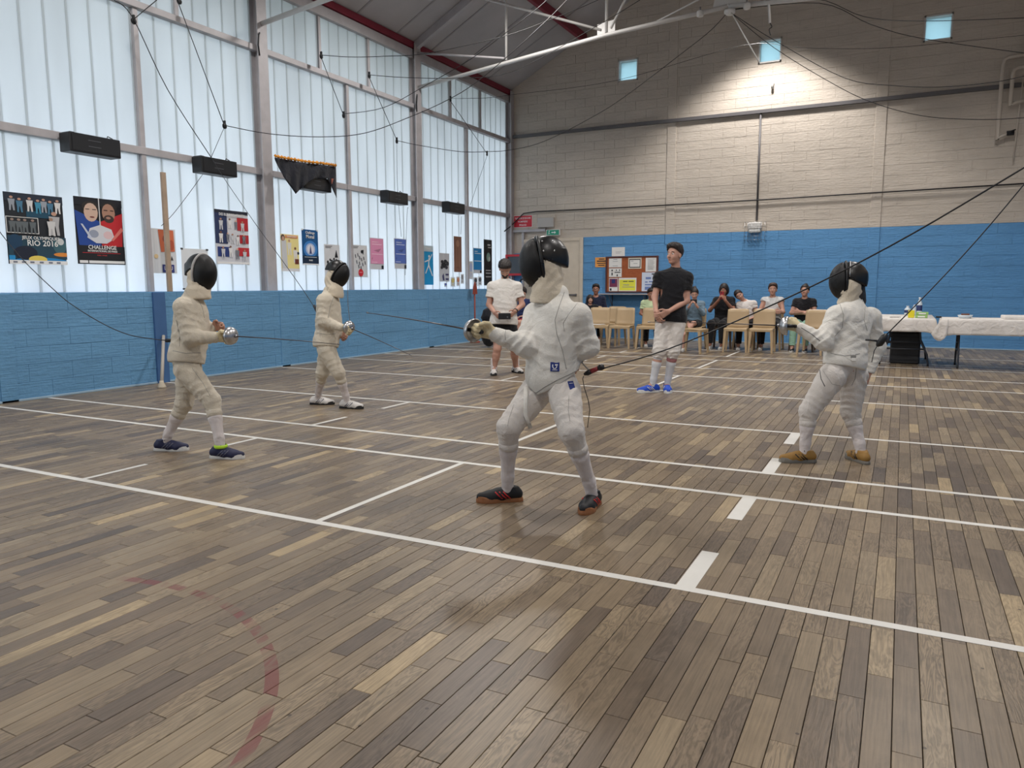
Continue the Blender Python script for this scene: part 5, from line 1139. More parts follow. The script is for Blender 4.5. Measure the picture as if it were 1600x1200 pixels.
c = np.array([0.14, 13.45, zt2+0.003]); q = MB(); q.bevbox((-0.045, -0.035, 0), (0.045, 0.035, 0.115), 0.004, 0, np.eye(3), c); tag(q.build('carton', mat('yellow_card', (226,208,40), 0.5), base=c), 'bright yellow carton on the end on table', 'carton')
for i in range(2):
    c = np.array([0.28+0.01*i, 13.42+0.02*i, zt2+0.004+0.046*i]); q = MB(); q.bevbox((-0.085, -0.05, 0), (0.085, 0.05, 0.043), 0.004, 0, np.eye(3), c); q.bevbox((-0.05, -0.0515, 0.008), (0.05, -0.0495, 0.030), 0.001, 1, np.eye(3), c)
    tag(q.build('snack_packet', [mat('green_packet', (150,190,110), 0.5), M_PAPER], base=c), ['green snack packet lying beside the yellow carton', 'green snack packet stacked on the other one'][i], 'packet')
c = np.array([0.87, 13.45, zt2+0.004]); q = MB(); q.lathe([(0, 0), (0.075, 0), (0.105, 0.05), (0.101, 0.052), (0.072, 0.006), (0, 0.006)], c, (0, 0, 1), 20)
bw = q.build('clear_bowl', M_CLR, base=c); tag(bw, 'clear shallow bowl with brown cakes on the long table', 'bowl')
for i, (a, b) in enumerate(((-0.03, 0.0), (0.03, 0.01), (0.0, -0.03))):
    q = MB(); q.bevbox((-0.026, -0.02, 0), (0.026, 0.02, 0.05), 0.006, 0, np.eye(3), c+(a, b, 0.022)); tag(q.build('cake_piece', mat('brown_cake', (112,66,46), 0.8), base=c+(a, b, 0.008)), ['leftmost brown cake piece in the clear bowl', 'rightmost brown cake piece in the clear bowl', 'front middle brown cake piece in the clear bowl'][i], 'cake', 'cake pieces in the clear bowl')
q = MB(); c = np.array([0.52, 13.5, zt2+0.004]); q.bevbox((-0.04, -0.03, 0), (0.04, 0.03, 0.025), 0.006, 0, np.eye(3), c); tag(q.build('small_pouch', M_blk, base=c), 'small black pouch between the two tables', 'pouch')
q = MB(); c = np.array([-0.08, 13.5, zt2+0.006]); q.tube([c+(0.08*math.cos(a), 0.12*math.sin(a), 0.0) for a in np.linspace(0.3, 5.4, 16)], 0.003, 6); tag(q.build('loose_cable', M_blk, base=c), 'thin dark cable curled on the white cloth', 'cable')
# ================================================================ things on the end wall
yb = YB-0.004
def wallbox(name, x0, x1, z0, z1, d, m, label, cat, bev=0.004, y=None):
    yy = (YB if y is None else y); q = MB(); q.bevbox((x0, yy-d, z0), (x1, yy, z1), bev); return tag(q.build(name, m, base=((x0+x1)/2, yy, z0)), label, cat)
# long steel rail, cables
trim('long grey steel rail fixed along the end wall below the small windows', M_grey2, ((-8.9, YB-0.07, 4.90), (XR, YB, 4.975)))
q = MB(); q.tube([(-2.91, YB-0.03, 4.9), (-2.91, YB-0.03, 2.66)], 0.022, 8); tag(q.build('conduit', M_grey2, base=(-2.91, YB, 2.66)), 'vertical grey conduit running down to the caged lamp', 'conduit')
q = MB(); q.tube([(-9.0, YB-0.25, 2.62), (-8.9, YB-0.1, 2.75), (-8.55, YB-0.06, 3.06), (-8.2, YB-0.05, 3.09), (-6.2, YB-0.05, 3.08), (-2.91, YB-0.05, 3.09), (0, YB-0.05, 3.12), (XR, YB-0.05, 3.15)], 0.014, 6); tag(q.build('wall_cable', M_rub, base=(-5, YB, 3.08)), 'dark cable clipped along the end wall above the blue paint', 'cable')
# emergency lamp in wire cage
EL = empty('emergency_lamp', (-2.92, YB, 2.2), 'white emergency lamp inside a wire cage at the edge of the blue paint', 'lamp')
q = MB(); q.bevbox((-3.08, YB-0.10, 2.47), (-2.80, YB, 2.62), 0.02); q.build('lamp_housing', M_white, EL)
q = MB(); q.bevbox((-3.06, YB-0.095, 2.40), (-2.82, YB-0.01, 2.47), 0.01); q.build('lamp_diffuser', mat('frosted_cover', (210,212,210), 0.3), EL)
cg = MB()
for k in range(7): xx = -3.14+0.43*k/6; cg.tube([(xx, YB-0.16, 2.62), (xx, YB-0.17, 2.30), (xx, YB-0.15, 2.20), (xx, YB, 2.20)], 0.0035, 5)
for zz_ in (2.62, 2.52, 2.42, 2.32, 2.24): cg.tube([(-3.14, YB, zz_), (-3.14, YB-0.16, zz_), (-2.71, YB-0.16, zz_), (-2.71, YB, zz_)], 0.0035, 5)
tag(cg.build('wire_cage', M_steel, EL), kind=None)
# notice board
NB = empty('notice_board', (-5.73, YB, 1.10), 'cork notice board with brown frame covered in papers on the blue wall', 'board')
MB().bevbox((-6.33, YB-0.02, 1.13), (-5.12, YB, 1.92), 0.003).build('cork_panel', mat('cork', (160,88,52), 0.9, bump=0.4, bscale=60, var=0.12, vscale=20), NB)
for lo, hi in (((-6.37, YB-0.035, 1.10), (-6.33, YB, 1.95)), ((-5.12, YB-0.035, 1.10), (-5.08, YB, 1.95)), ((-6.33, YB-0.035, 1.92), (-5.12, YB, 1.95)), ((-6.33, YB-0.035, 1.10), (-5.12, YB, 1.13))): MB().bevbox(lo, hi, 0.003).build('frame_rail', mat('dark_brown_frame', (84,46,40), 0.5), NB)
def wp(px, py): p = WY(px, py, YB); return p[0], p[2]
def sheet_(name, x0, y0, x1, y1, m, label, marks=(), d=0.024, cat='notice'):
    a, zb_ = wp(x0, y1); b, zt_ = wp(x1, y0); q = MB(); yy = YB-d; q.box((a, yy-0.002, zb_), (b, yy, zt_), 0); mats = [m]
    for (u0, v0, u1, v1, mm) in marks:
        if mm not in mats: mats.append(mm)
        q.box((a+(b-a)*u0, yy-0.0032-0.0006*len(q.v)/8, zt_-(zt_-zb_)*v1), (a+(b-a)*u1, yy-0.002, zt_-(zt_-zb_)*v0), mats.index(mm))
    return tag(q.build(name, mats, base=((a+b)/2, YB, zb_)), label, cat)
I_BK = mat('print_black', (50,50,56), 0.7); I_BL = mat('print_blue', (110,130,180), 0.7); I_GR = mat('print_grey', (150,152,158), 0.7); I_YE = mat('yellow_paper', (226,222,70), 0.7); I_OR = mat('orange_paper', (232,160,84), 0.7); I_MA = mat('print_magenta', (120,50,80), 0.7); I_NV = mat('print_navy', (40,50,110), 0.7)
lines = lambda a, b, n, m, v0=0.2, v1=0.85, t=0.03: [(a, v0+(v1-v0)*i/n, b-(0.1 if i % 3 == 1 else 0), v0+(v1-v0)*i/n+t, m) for i in range(n)]
sheet_('notice', 930, 402, 949.5, 417.5, I_OR, 'orange notice on the blue wall left of the cork board', [(0.3, 0.12, 0.75, 0.22, I_BK), (0.15, 0.32, 0.85, 0.44, I_BK), (0.15, 0.56, 0.85, 0.64, I_BK), (0.25, 0.76, 0.75, 0.84, I_BK)], 0.004)
sheet_('notice', 956, 386, 976.5, 400.5, M_PAPER, 'white sheet above the top left corner of the cork board', lines(0.3, 0.75, 2, I_GR, 0.5, 0.8), 0.004)
sheet_('notice', 952, 403.5, 972, 418, M_PAPER, 'white sheet at the top left inside the cork board', [(0.35, 0.1, 0.65, 0.16, I_GR), (0.3, 0.3, 0.7, 0.34, I_GR), (0.3, 0.8, 0.7, 0.84, I_GR)])
sheet_('notice', 952, 419, 972, 433, M_PAPER, 'white sheet with small black figures inside the cork board', [(0.2, 0.15, 0.3, 0.35, I_BK), (0.2, 0.5, 0.3, 0.8, I_BK), (0.55, 0.15, 0.62, 0.3, I_BK), (0.8, 0.15, 0.87, 0.3, I_BK), (0.45, 0.42, 0.9, 0.5, I_BK), (0.62, 0.7, 0.7, 0.92, I_BK)])
sheet_('notice', 952, 434.5, 966, 455, M_PAPER, 'small flyer with a dark red picture at the lower left of the cork board', [(0.05, 0.05, 0.95, 0.68, I_MA), (0.3, 0.1, 0.7, 0.4, I_NV), (0.1, 0.78, 0.3, 0.95, I_BK)])
sheet_('notice', 967, 434, 995, 455, M_PAPER, 'yellow notice with white border on the cork board', [(0.05, 0.14, 0.95, 0.94, I_YE), (0.25, 0.24, 0.5, 0.30, I_BK), (0.56, 0.24, 0.85, 0.30, I_BK), (0.25, 0.50, 0.6, 0.55, I_GR), (0.2, 0.66, 0.88, 0.70, I_GR)])
sheet_('notice', 982, 402.5, 1003, 420, mat('cream_mount', (214,206,190), 0.7), 'framed certificate pinned on the cork board', [(0.08, 0.12, 0.92, 0.9, I_BK), (0.13, 0.2, 0.87, 0.83, M_PAPER), (0.2, 0.28, 0.4, 0.33, I_GR), (0.4, 0.5, 0.7, 0.54, I_GR)])
sheet_('notice', 1009, 402.5, 1026, 424.5, M_PAPER, 'white printed list at the top right of the cork board', lines(0.2, 0.85, 8, I_GR, 0.1, 0.9, 0.02))
sheet_('notice', 1003, 425.5, 1024, 455, mat('pale_blue_sheet', (206,214,230), 0.7), 'large pale blue poster at the lower right of the cork board', [(0.75, 0.06, 0.92, 0.12, I_BK), (0.3, 0.25, 0.7, 0.36, I_BL), (0.25, 0.48, 0.45, 0.54, I_BL), (0.55, 0.46, 0.85, 0.52, I_BL), (0.25, 0.62, 0.85, 0.68, I_BL), (0.25, 0.76, 0.75, 0.92, I_BL)])
SH = empty('wall_shelf', (-5.7, YB, 1.05), 'narrow grey wall shelf under the cork board', 'shelf')
MB().bevbox((-6.5, YB-0.30, 1.05), (-5.0, YB-0.002, 1.075), 0.003).build('shelf_board', M_grey, SH)
for xx in (-6.2, -5.35): q = MB(); q.tube([(xx, YB-0.26, 1.045), (xx, YB-0.01, 0.78)], 0.010, 6); q.tube([(xx, YB-0.012, 1.04), (xx, YB-0.012, 0.74)], 0.010, 6); q.build('bracket', M_grey2, SH)
# doors in the recess at the far left of the end wall
MB().box((-9.25, YB-0.004, 0), (-8.58, YB+0.006, 2.08)).build('painted_patch', M_backl, WBk)
D = empty('door_1', (-7.8, YB, 0), 'cream double door with grey frame left of the blue wall', kind='structure')
MB().bevbox((-7.78, YB-0.045, 0.005), (-7.03, YB-0.005, 2.345), 0.004).build('door_leaf', M_door, D); MB().bevbox((-8.54, YB-0.045, 0.005), (-7.80, YB-0.005, 2.345), 0.004).build('door_leaf', M_door, D)
MB().bevbox((-7.03, YB-0.06, 0), (-6.96, YB, 2.42), 0.004).build('door_frame', M_door, D); MB().bevbox((-8.60, YB-0.06, 0), (-8.54, YB, 2.60), 0.004).build('door_frame', M_grey, D)
MB().bevbox((-8.54, YB-0.06, 2.345), (-7.03, YB, 2.42), 0.004).build('door_frame', M_door, D); MB().bevbox((-8.93, YB-0.07, 2.60), (-7.95, YB, 2.665), 0.004).build('door_lintel', M_grey, D)
q = MB(); q.bevbox((-7.72, YB-0.085, 1.02), (-7.10, YB-0.06, 1.06), 0.006); q.bevbox((-7.70, YB-0.065, 1.01), (-7.66, YB-0.04, 1.07), 0.003); q.bevbox((-7.14, YB-0.065, 1.01), (-7.10, YB-0.04, 1.07), 0.003); q.build('door_handle', M_grey2, D)
# signs
def text(par, body, c, h, m, normal='y', wmax=None, font_off=0.003, bold=True):
    cu = bpy.data.curves.new('lettering', 'FONT'); cu.body = body; cu.size = h*1.35; cu.align_x = 'CENTER'; cu.align_y = 'CENTER'; cu.extrude = 0.0006; cu.offset = 0.012*h*1.35 if bold else 0
    cu.resolution_u = 2; cu.materials.append(m); o = link('lettering', cu, par); b = BASE[par.name]; o.location = np.array(c)-b
    o.rotation_euler = (math.pi/2, 0, 0) if normal == 'y' else (math.pi/2, 0, math.pi/2)
    if wmax:
        n = max(len(body), 1); w_ = n*h*1.35*0.60
        if w_ > wmax: o.scale = (wmax/w_, 1, 1)
    return o
M_REDS = mat('red_sign', (196,28,48), 0.5); M_WTX = mat('white_print', (236,236,236), 0.6)
SG = empty('wall_sign', (-8.59, YB, 2.73), 'red sign with white lettering high beside the corner', 'sign')
MB().bevbox((-8.85, YB-0.012, 2.72), (-8.33, YB-0.001, 3.02), 0.003).build('sign_border', M_WTX, SG); MB().bevbox((-8.84, YB-0.015, 2.73), (-8.34, YB-0.010, 3.01), 0.002).build('sign_plate', M_REDS, SG)
for i, t in enumerate(('TELEPHONE DE SECOURS', 'POMPIERS', 'POLICE')): text(SG, t, (-8.59, YB-0.017, 2.945-0.083*i), 0.045, M_WTX, 'y', 0.46)
EX = empty('exit_sign', (-7.74, YB, 2.49), 'green illuminated exit sign above the cream door', 'sign')
MB().bevbox((-7.93, YB-0.06, 2.49), (-7.56, YB-0.001, 2.64), 0.005).build('sign_box', M_white, EX); MB().bevbox((-7.91, YB-0.064, 2.505), (-7.58, YB-0.058, 2.625), 0.002).build('sign_face', mat('exit_green', (40,150,120), 0.5), EX)
q = MB(); q.poly([(-7.66, YB-0.067, 2.565), (-7.70, YB-0.067, 2.60), (-7.70, YB-0.067, 2.575), (-7.78, YB-0.067, 2.575), (-7.78, YB-0.067, 2.555), (-7.70, YB-0.067, 2.555), (-7.70, YB-0.067, 2.53)], 0.002, (0, 1, 0)); q.ball((-7.84, YB-0.066, 2.60), 0.012); q.tube([(-7.84, YB-0.066, 2.585), (-7.85, YB-0.066, 2.555), (-7.87, YB-0.066, 2.52)], 0.006, 6); q.tube([(-7.85, YB-0.066, 2.555), (-7.82, YB-0.066, 2.53)], 0.006, 6); q.build('pictogram', M_WTX, EX)
wallbox('junction_box', -8.15, -7.72, 2.70, 2.93, 0.09, mat('grey_box', (176,172,168), 0.5), 'pale grey box above the exit sign', 'box')
sg2 = wallbox('small_sign', -8.74, -8.61, 1.85, 2.05, 0.012, M_WTX, 'small red and white sign on the narrow blue strip in the corner', 'sign', 0.002); MB().bevbox((-8.73, YB-0.014, 1.92), (-8.69, YB-0.011, 2.04), 0.001).build('sign_stripe', M_REDS, sg2); MB().bevbox((-8.66, YB-0.014, 1.92), (-8.62, YB-0.011, 2.04), 0.001).build('sign_stripe', M_REDS, sg2)
FB = empty('hose_cabinet', (-8.75, YB-0.2, 1.4), 'red framed cabinet with dark glass in the corner behind the white T-shirt', 'cabinet'); M_REDF = mat('bright_red_paint', (176,26,40), 0.4)
x0, x1, z0, z1, yy = -9.0, -8.28, 1.52, 2.05, YB-0.06
MB().bevbox((x0+0.05, yy-0.10, z0+0.05), (x1-0.05, yy, z1-0.05), 0.003).build('cabinet_glass', mat('dark_glass', (54,60,68), 0.1), FB)
for lo, hi in (((x0, yy-0.13, z0), (x0+0.055, yy, z1)), ((x1-0.055, yy-0.13, z0), (x1, yy, z1)), ((x0+0.055, yy-0.13, z1-0.055), (x1-0.055, yy, z1)), ((x0+0.055, yy-0.13, z0), (x1-0.055, yy, z0+0.055))): MB().bevbox(lo, hi, 0.004).build('frame_rail', M_REDF, FB)
q = MB(); q.tube([(-8.3, YB-0.3, 1.45), (-8.3, YB-0.3, 1.38)], 0.12, 16); q.tube([(-8.6, YB-0.25, 1.30), (-8.5, YB-0.3, 1.42), (-8.3, YB-0.3, 1.46), (-8.2, YB-0.25, 1.36), (-8.3, YB-0.25, 1.25)], 0.02, 8); q.build('hose', M_blk, FB)
# pipes at the right of the end wall
M_PIPE = mat('cream_pipe', (196,186,174), 0.45)
def pipe(label, pts, r=0.035): q = MB(); q.tube(pts, r, 10); return tag(q.build('pipe', M_PIPE, base=pts[0]), label, 'pipe', 'pipes at the right of the end wall')
yp = YB-0.16
pipe('outer cream pipe bent down beside the right edge of the end wall', [(2.0, yp, 5.46), (1.50, yp, 5.42), (1.44, yp, 5.39), (1.42, yp, 5.30), (1.41, yp, 3.95), (1.47, yp, 4.01), (1.58, yp, 4.06)])
pipe('inner cream pipe bent down inside the outer one', [(2.0, yp, 5.26), (1.66, yp, 5.22), (1.60, yp, 5.18), (1.585, yp, 5.10), (1.58, yp, 4.55), (1.66, yp, 4.60), (1.80, yp, 4.62)])
pipe('upright cream pipe at the very right edge', [(1.78, yp, 5.75), (1.78, yp, 5.2)], 0.03); pipe('thin cream pipe running down between the bent ones', [(1.76, yp+0.05, 5.1), (1.70, yp+0.05, 3.55)], 0.014)
for (x, z, l_) in ((1.62, 4.06, 'round black valve at the foot of the outer pipe'), (1.86, 4.64, 'black valve at the end of the inner pipe'), (1.80, 5.82, 'black knob on top of the upright pipe')):
    q = MB(); q.tube([(x-0.06, yp, z), (x+0.06, yp, z)], 0.045, 12); q.tube([(x, yp, z), (x, yp-0.10, z+0.02)], 0.012, 8); q.tube([(x-0.07, yp-0.10, z), (x+0.07, yp-0.10, z+0.04)], 0.012, 8); tag(q.build('valve', M_blk, base=(x, yp, z)), l_, 'valve', 'valves on the pipes')
q = MB(); q.tube([(-2.69, YB-0.06, 5.55), (-2.69, YB-0.06, 5.38)], 0.028, 10); tag(q.build('wall_peg', M_white, base=(-2.69, YB, 5.4)), 'short white tube fixed to the lit part of the end wall', 'tube')
# ================================================================ things on the window side
def scorebox(y0, y1, z0, z1, label):
    e = empty('scoring_box', (XW+0.2, (y0+y1)/2, z0), label, 'scoring box', 'black scoring boxes on the window rail'); x = XW+0.10
    MB().bevbox((x, y0, z0), (x+0.20, y1, z1), 0.008).build('housing', M_blk, e); q = MB()
    q.bevbox((x+0.199, y0+0.03, z0+0.02), (x+0.206, y1-0.03, z1-0.02), 0.002); q.build('front_panel', mat('dark_panel', (34,36,40), 0.35), e)
    for k in range(2): q = MB(); q.bevbox((x+0.205, (y0+y1)/2-0.10, z1-0.07-0.07*k), ( x+0.208, (y0+y1)/2+0.06, z1-0.062-0.07*k), 0.0005); q.build('indicator_strip', mat('grey_mark', (84,86,92), 0.4), e)
    q = MB(); q.bevbox((XW+0.06, y0+0.06, z1), (x+0.12, y0+0.12, z1+0.02), 0.003); q.tube([(x+0.05, y1-0.08, z1), (x+0.05, y1-0.06, z1+0.05), (x+0.05, y1, z1+0.03), (XW+0.08, y1+0.12, z1-0.03)], 0.007, 6); q.build('bracket', M_blk, e)
    return e
s = 9.0/8.64
for (y0, y1, lab) in ((5.80, 6.46, 'black scoring box at far left on the rail above the posters'), (7.70, 8.34, 'second black scoring box on the rail, left of the first tall column'), (12.05, 12.70, 'black scoring box on the rail just left of the third column'), (14.25, 14.90, 'farthest black scoring box, above the tall brown poster'), (9.75, 10.42, 'dark scoring box half covered by the black banner')):
    scorebox(y0*0.985, y1*0.985, 2.83, 3.05, lab)
for (px, py, lab) in ((209, 33, 'black pulley at upper left on the first window mullion'), (280, 2, 'black pulley at the top edge above the first bay'), (502, 88, 'black pulley in front of the top window tier, nearest the banner'), (577, 119, 'black pulley in front of the top tier, left of the third column'),
        (537, 181, 'black pulley on the mullion above the black banner'), (620, 221, 'black pulley hanging left of the third column'), (704, 156, 'black pulley in the last bay, upper one'), (761, 241, 'black pulley in the last bay, lower one'), (351, 197, 'black pulley hanging in front of the first window bay')):
    c = WX(px, py, XW+0.30); e = empty('pulley', c, lab, 'pulley', 'small black pulleys for the cables')
    MB().lathe([(0.0, -0.012), (0.038, -0.012), (0.040, -0.008), (0.030, 0.0), (0.040, 0.008), (0.038, 0.012), (0, 0.012)], c, (1, 0.25, 0), 16).build('wheel', M_blk, e)
    MB().bevbox(c+(-0.018, -0.012, 0.0), c+(0.018, 0.012, 0.075), 0.004).build('bracket', M_blk, e)
def wire(pts, label, r=0.006, m=None, cat='cable', group='thin cables across the hall', name='cable'):
    P_ = [np.array(p, float) for p in pts]; P_ = [p for i, p in enumerate(P_) if i < 2 or p[0] < 3.35]; out = []
    if len(P_) > 2:
        for i in range(len(P_)-1):
            p0, p1, p2, p3 = P_[max(i-1, 0)], P_[i], P_[i+1], P_[min(i+2, len(P_)-1)]
            for k in range(5):
                t = k/5; out.append(0.5*((2*p1)+(-p0+p2)*t+(2*p0-5*p1+4*p2-p3)*t*t+(-p0+3*p1-3*p2+p3)*t**3))
        out.append(P_[-1])
    else: out = P_
    q = MB(); q.tube(out, r, 5); return tag(q.build(name, m or M_rub, base=out[0]), label, cat, group)
xw = XW+0.32
W_ = lambda *ps: [WX(px, py, xw) for px, py in ps]
GWR = 'retractor lines in front of the windows'
wire([WX(178, 0, xw), WX(207, 27, xw)]+W_((262, 140), (330, 246)), 'dark line from the first mullion pulley down to the second scoring box', 0.006, None, 'cable', GWR)
wire(W_((209, 30), (228, 14), (245, 0)), 'short dark line rising right from the first mullion pulley', 0.006, None, 'cable', GWR)
wire(W_((278, 3), (350, 195)), 'dark line from the top edge to the hanging pulley in the first bay', 0.006, None, 'cable', GWR)
wire(W_((350, 200), (330, 246)), 'thin line from the hanging pulley to the second scoring box', 0.004, M_cord, 'cable', GWR)
wire(W_((502, 90), (536, 178)), 'dark line between the two pulleys above the banner', 0.006, None, 'cable', GWR)
wire(W_((577, 121), (620, 219)), 'dark line between the two pulleys left of the third column', 0.006, None, 'cable', GWR)
wire(W_((704, 158), (761, 240)), 'dark line between the two pulleys in the last bay', 0.006, None, 'cable', GWR)
wire(W_((761, 243), (735, 320)), 'thin line from the lower pulley to the farthest scoring box', 0.004, M_cord, 'cable', GWR)
wire(W_((620, 224), (621, 290), (627, 370)), 'thin cord hanging from the pulley beside the third column', 0.004, M_cord, 'cable', GWR)
wire(W_((638, 325), (636, 335), (633, 430)), 'thin cord hanging below the scoring box by the third column', 0.004, M_cord, 'cable', GWR)
wire(W_((721, 338), (720, 366)), 'thin cord below the farthest scoring box', 0.004, M_cord, 'cable', GWR)
wire(W_((317, 272), (297, 300), (270, 335), (252, 353)), 'thin cord from the second scoring box to the wooden post', 0.004, M_cord, 'cable', GWR)
HUB = np.array([-2.76, 13.15, 5.66]); dh = (HUB-CAM)@FW
def span(pts, d0, d1, **k):
    n = len(pts)-1; L_ = [0]
    for i in range(n): L_.append(L_[-1]+math.hypot(pts[i+1][0]-pts[i][0], pts[i+1][1]-pts[i][1]))
    return [U(px, py, d0+(d1-d0)*L_[i]/L_[-1]) for i, (px, py) in enumerate(pts)]
D_ = lambda px, py: (WX(px, py, xw)-CAM)@FW
for pts, d0, d1, lab in (
    ([(351, 196), (420, 209), (500, 214), (570, 208), (640, 183), (700, 156), (745, 128), (800, 82), (850, 36), (886, 0), (930, -50)], D_(351, 197), 10.5, 'long sagging cable from the hanging pulley up across the roof corner'),
    ([(502, 86), (545, 89), (600, 88), (670, 83), (786, 57), (862, 30), (930, 2), (1000, -32)], D_(502, 86), 11.5, 'cable from the pulley by the banner up to the top edge'),
    ([(537, 178), (600, 168), (666, 133), (736, 92), (792, 50), (840, 13), (865, -10)], D_(537, 178), 11.0, 'cable from the mullion pulley rising steeply to the roof'),
    ([(577, 117), (630, 121), (714, 122), (800, 112), (925, 45), (1000, 0)], D_(577, 117), 12.0, 'cable from the upper pulley passing under the tie rod'),
    ([(621, 220), (660, 228), (720, 237), (762, 237), (800, 234), (850, 221), (920, 186), (975, 152), (1062, 86), (1110, 48), (1138, 18)], D_(621, 220), dh, 'long sagging cable from the windows to the centre of the truss'),
    ([(704, 154), (760, 153), (800, 148), (962, 126), (1160, 71), (1240, 74), (1300, 76), (1400, 74), (1600, 55), (1800, 30)], D_(704, 154), 12.5, 'thin faint cable crossing the small windows'),
    ([(1138, 16), (1270, -2), (1350, 26), (1440, 33), (1600, 28), (1850, 0)], dh, 11.0, 'cable sagging from the truss centre to the upper right, highest'),
    ([(1138, 16), (1280, 5), (1360, 38), (1440, 60), (1600, 83), (1850, 95)], dh, 11.0, 'cable from the truss centre falling to the right edge'),
    ([(1142, 20), (1210, 63), (1320, 122), (1400, 134), (1470, 136), (1540, 130), (1600, 119), (1800, 70)], dh, 11.0, 'sagging cable crossing the grey wall rail at right'),
    ([(1142, 20), (1210, 75), (1300, 130), (1360, 159), (1430, 179), (1500, 186), (1600, 184), (1800, 160)], dh, 11.0, 'lowest sagging cable on the right half of the end wall')):
    wire(span(pts, d0, d1), lab, 0.0055 if 'faint' not in lab else 0.004)
# camera-like lamp cluster on the truss centre
for px, py, l_ in ((1094, 21, 'small white lamp clipped on the tie rod, left of the truss centre'), (1167, 9, 'small white lamp clipped on the tie rod, right of the truss centre')):
    c = WY(px, py, 13.08); e = empty('rod_lamp', c, l_, 'lamp', 'small lamps on the tie rod'); MB().lathe([(0, -0.05), (0.05, -0.05), (0.06, -0.02), (0.055, 0.03), (0.03, 0.045), (0, 0.05)], c, zz, 14).build('lamp_body', M_white, e); MB().tube([c+zz*0.03, c+zz*0.10], 0.012, 6).build('clip', M_steel, e)
wire([WY(1142, 18, 13.1), WY(1187, 99, 13.1)], 'straight white rod hanging down right from the truss centre', 0.010, M_white, 'rod', None, 'hanging_rod')
wire([WY(1201, -2, 13.15), WY(1203, 36, 13.15)], 'short white hanging bar with a black hook above the middle window', 0.020, M_white, 'bar', None, 'hanging_bar')
wire([WY(1203, 36, 13.15), WY(1206, 42, 13.15), WY(1202, 46, 13.15), WY(1204, 55, 13.15)], 'small black hook under the short white bar', 0.008, None, 'hook', None, 'hook')
# body cables of the fencers
GBC = 'body cables of the fencers'
wire([WY(941, 576, 3.95), WY(1045, 545, 3.93), WY(1210, 475, 3.9), WY(1390, 385, 3.9), WY(1600, 262, 3.9), WY(1900, 78, 3.9), (2.3, 3.9, 4.45), (3.34, 3.9, 5.75)], 'long dark cable from the red connector of the nearest fencer up to the right', 0.0038, None, 'cable', GBC)
wire([WY(1385, 523, 5.5), WY(1460, 447, 5.5), WY(1530, 371, 5.5), WY(1600, 288, 5.5), WY(1700, 165, 5.5), (2.2, 5.5, 4.6), (3.34, 5.5, 5.9)], 'long dark cable from the fencer at right up past the tables', 0.0038, None, 'cable', GBC)
wire([WY(262, 532, 3.9), WY(241, 530, 3.9), WY(201, 523, 3.9), WY(161, 506, 3.9), WY(118, 480, 3.9), WY(90, 458, 3.9), WY(35, 405, 3.9), WY(-10, 350, 3.9), WY(-80, 260, 3.9)], 'dark cable from the back of the fencer at left up to the left edge', 0.0038, None, 'cable', GBC)
wire([WX(330, 246, xw), U(351, 280, 10.2), U(400, 351, 9.4), U(436, 400, 8.9), U(468, 445, 8.4), U(492, 481, 7.95), U(500, 492, 7.85)], 'dark cable from the scoring box down to the back of the fencer looking down', 0.0038, None, 'cable', GBC)
wire([WX(541, 190, xw), WX(543, 330, xw)-np.array([0, 0, 0.0]), U(543, 452, 9.0), U(547, 503, 7.6)], 'thin dark cord dropping to the weapon hand of the fencer looking down', 0.0035, M_cord, 'cable', GBC)
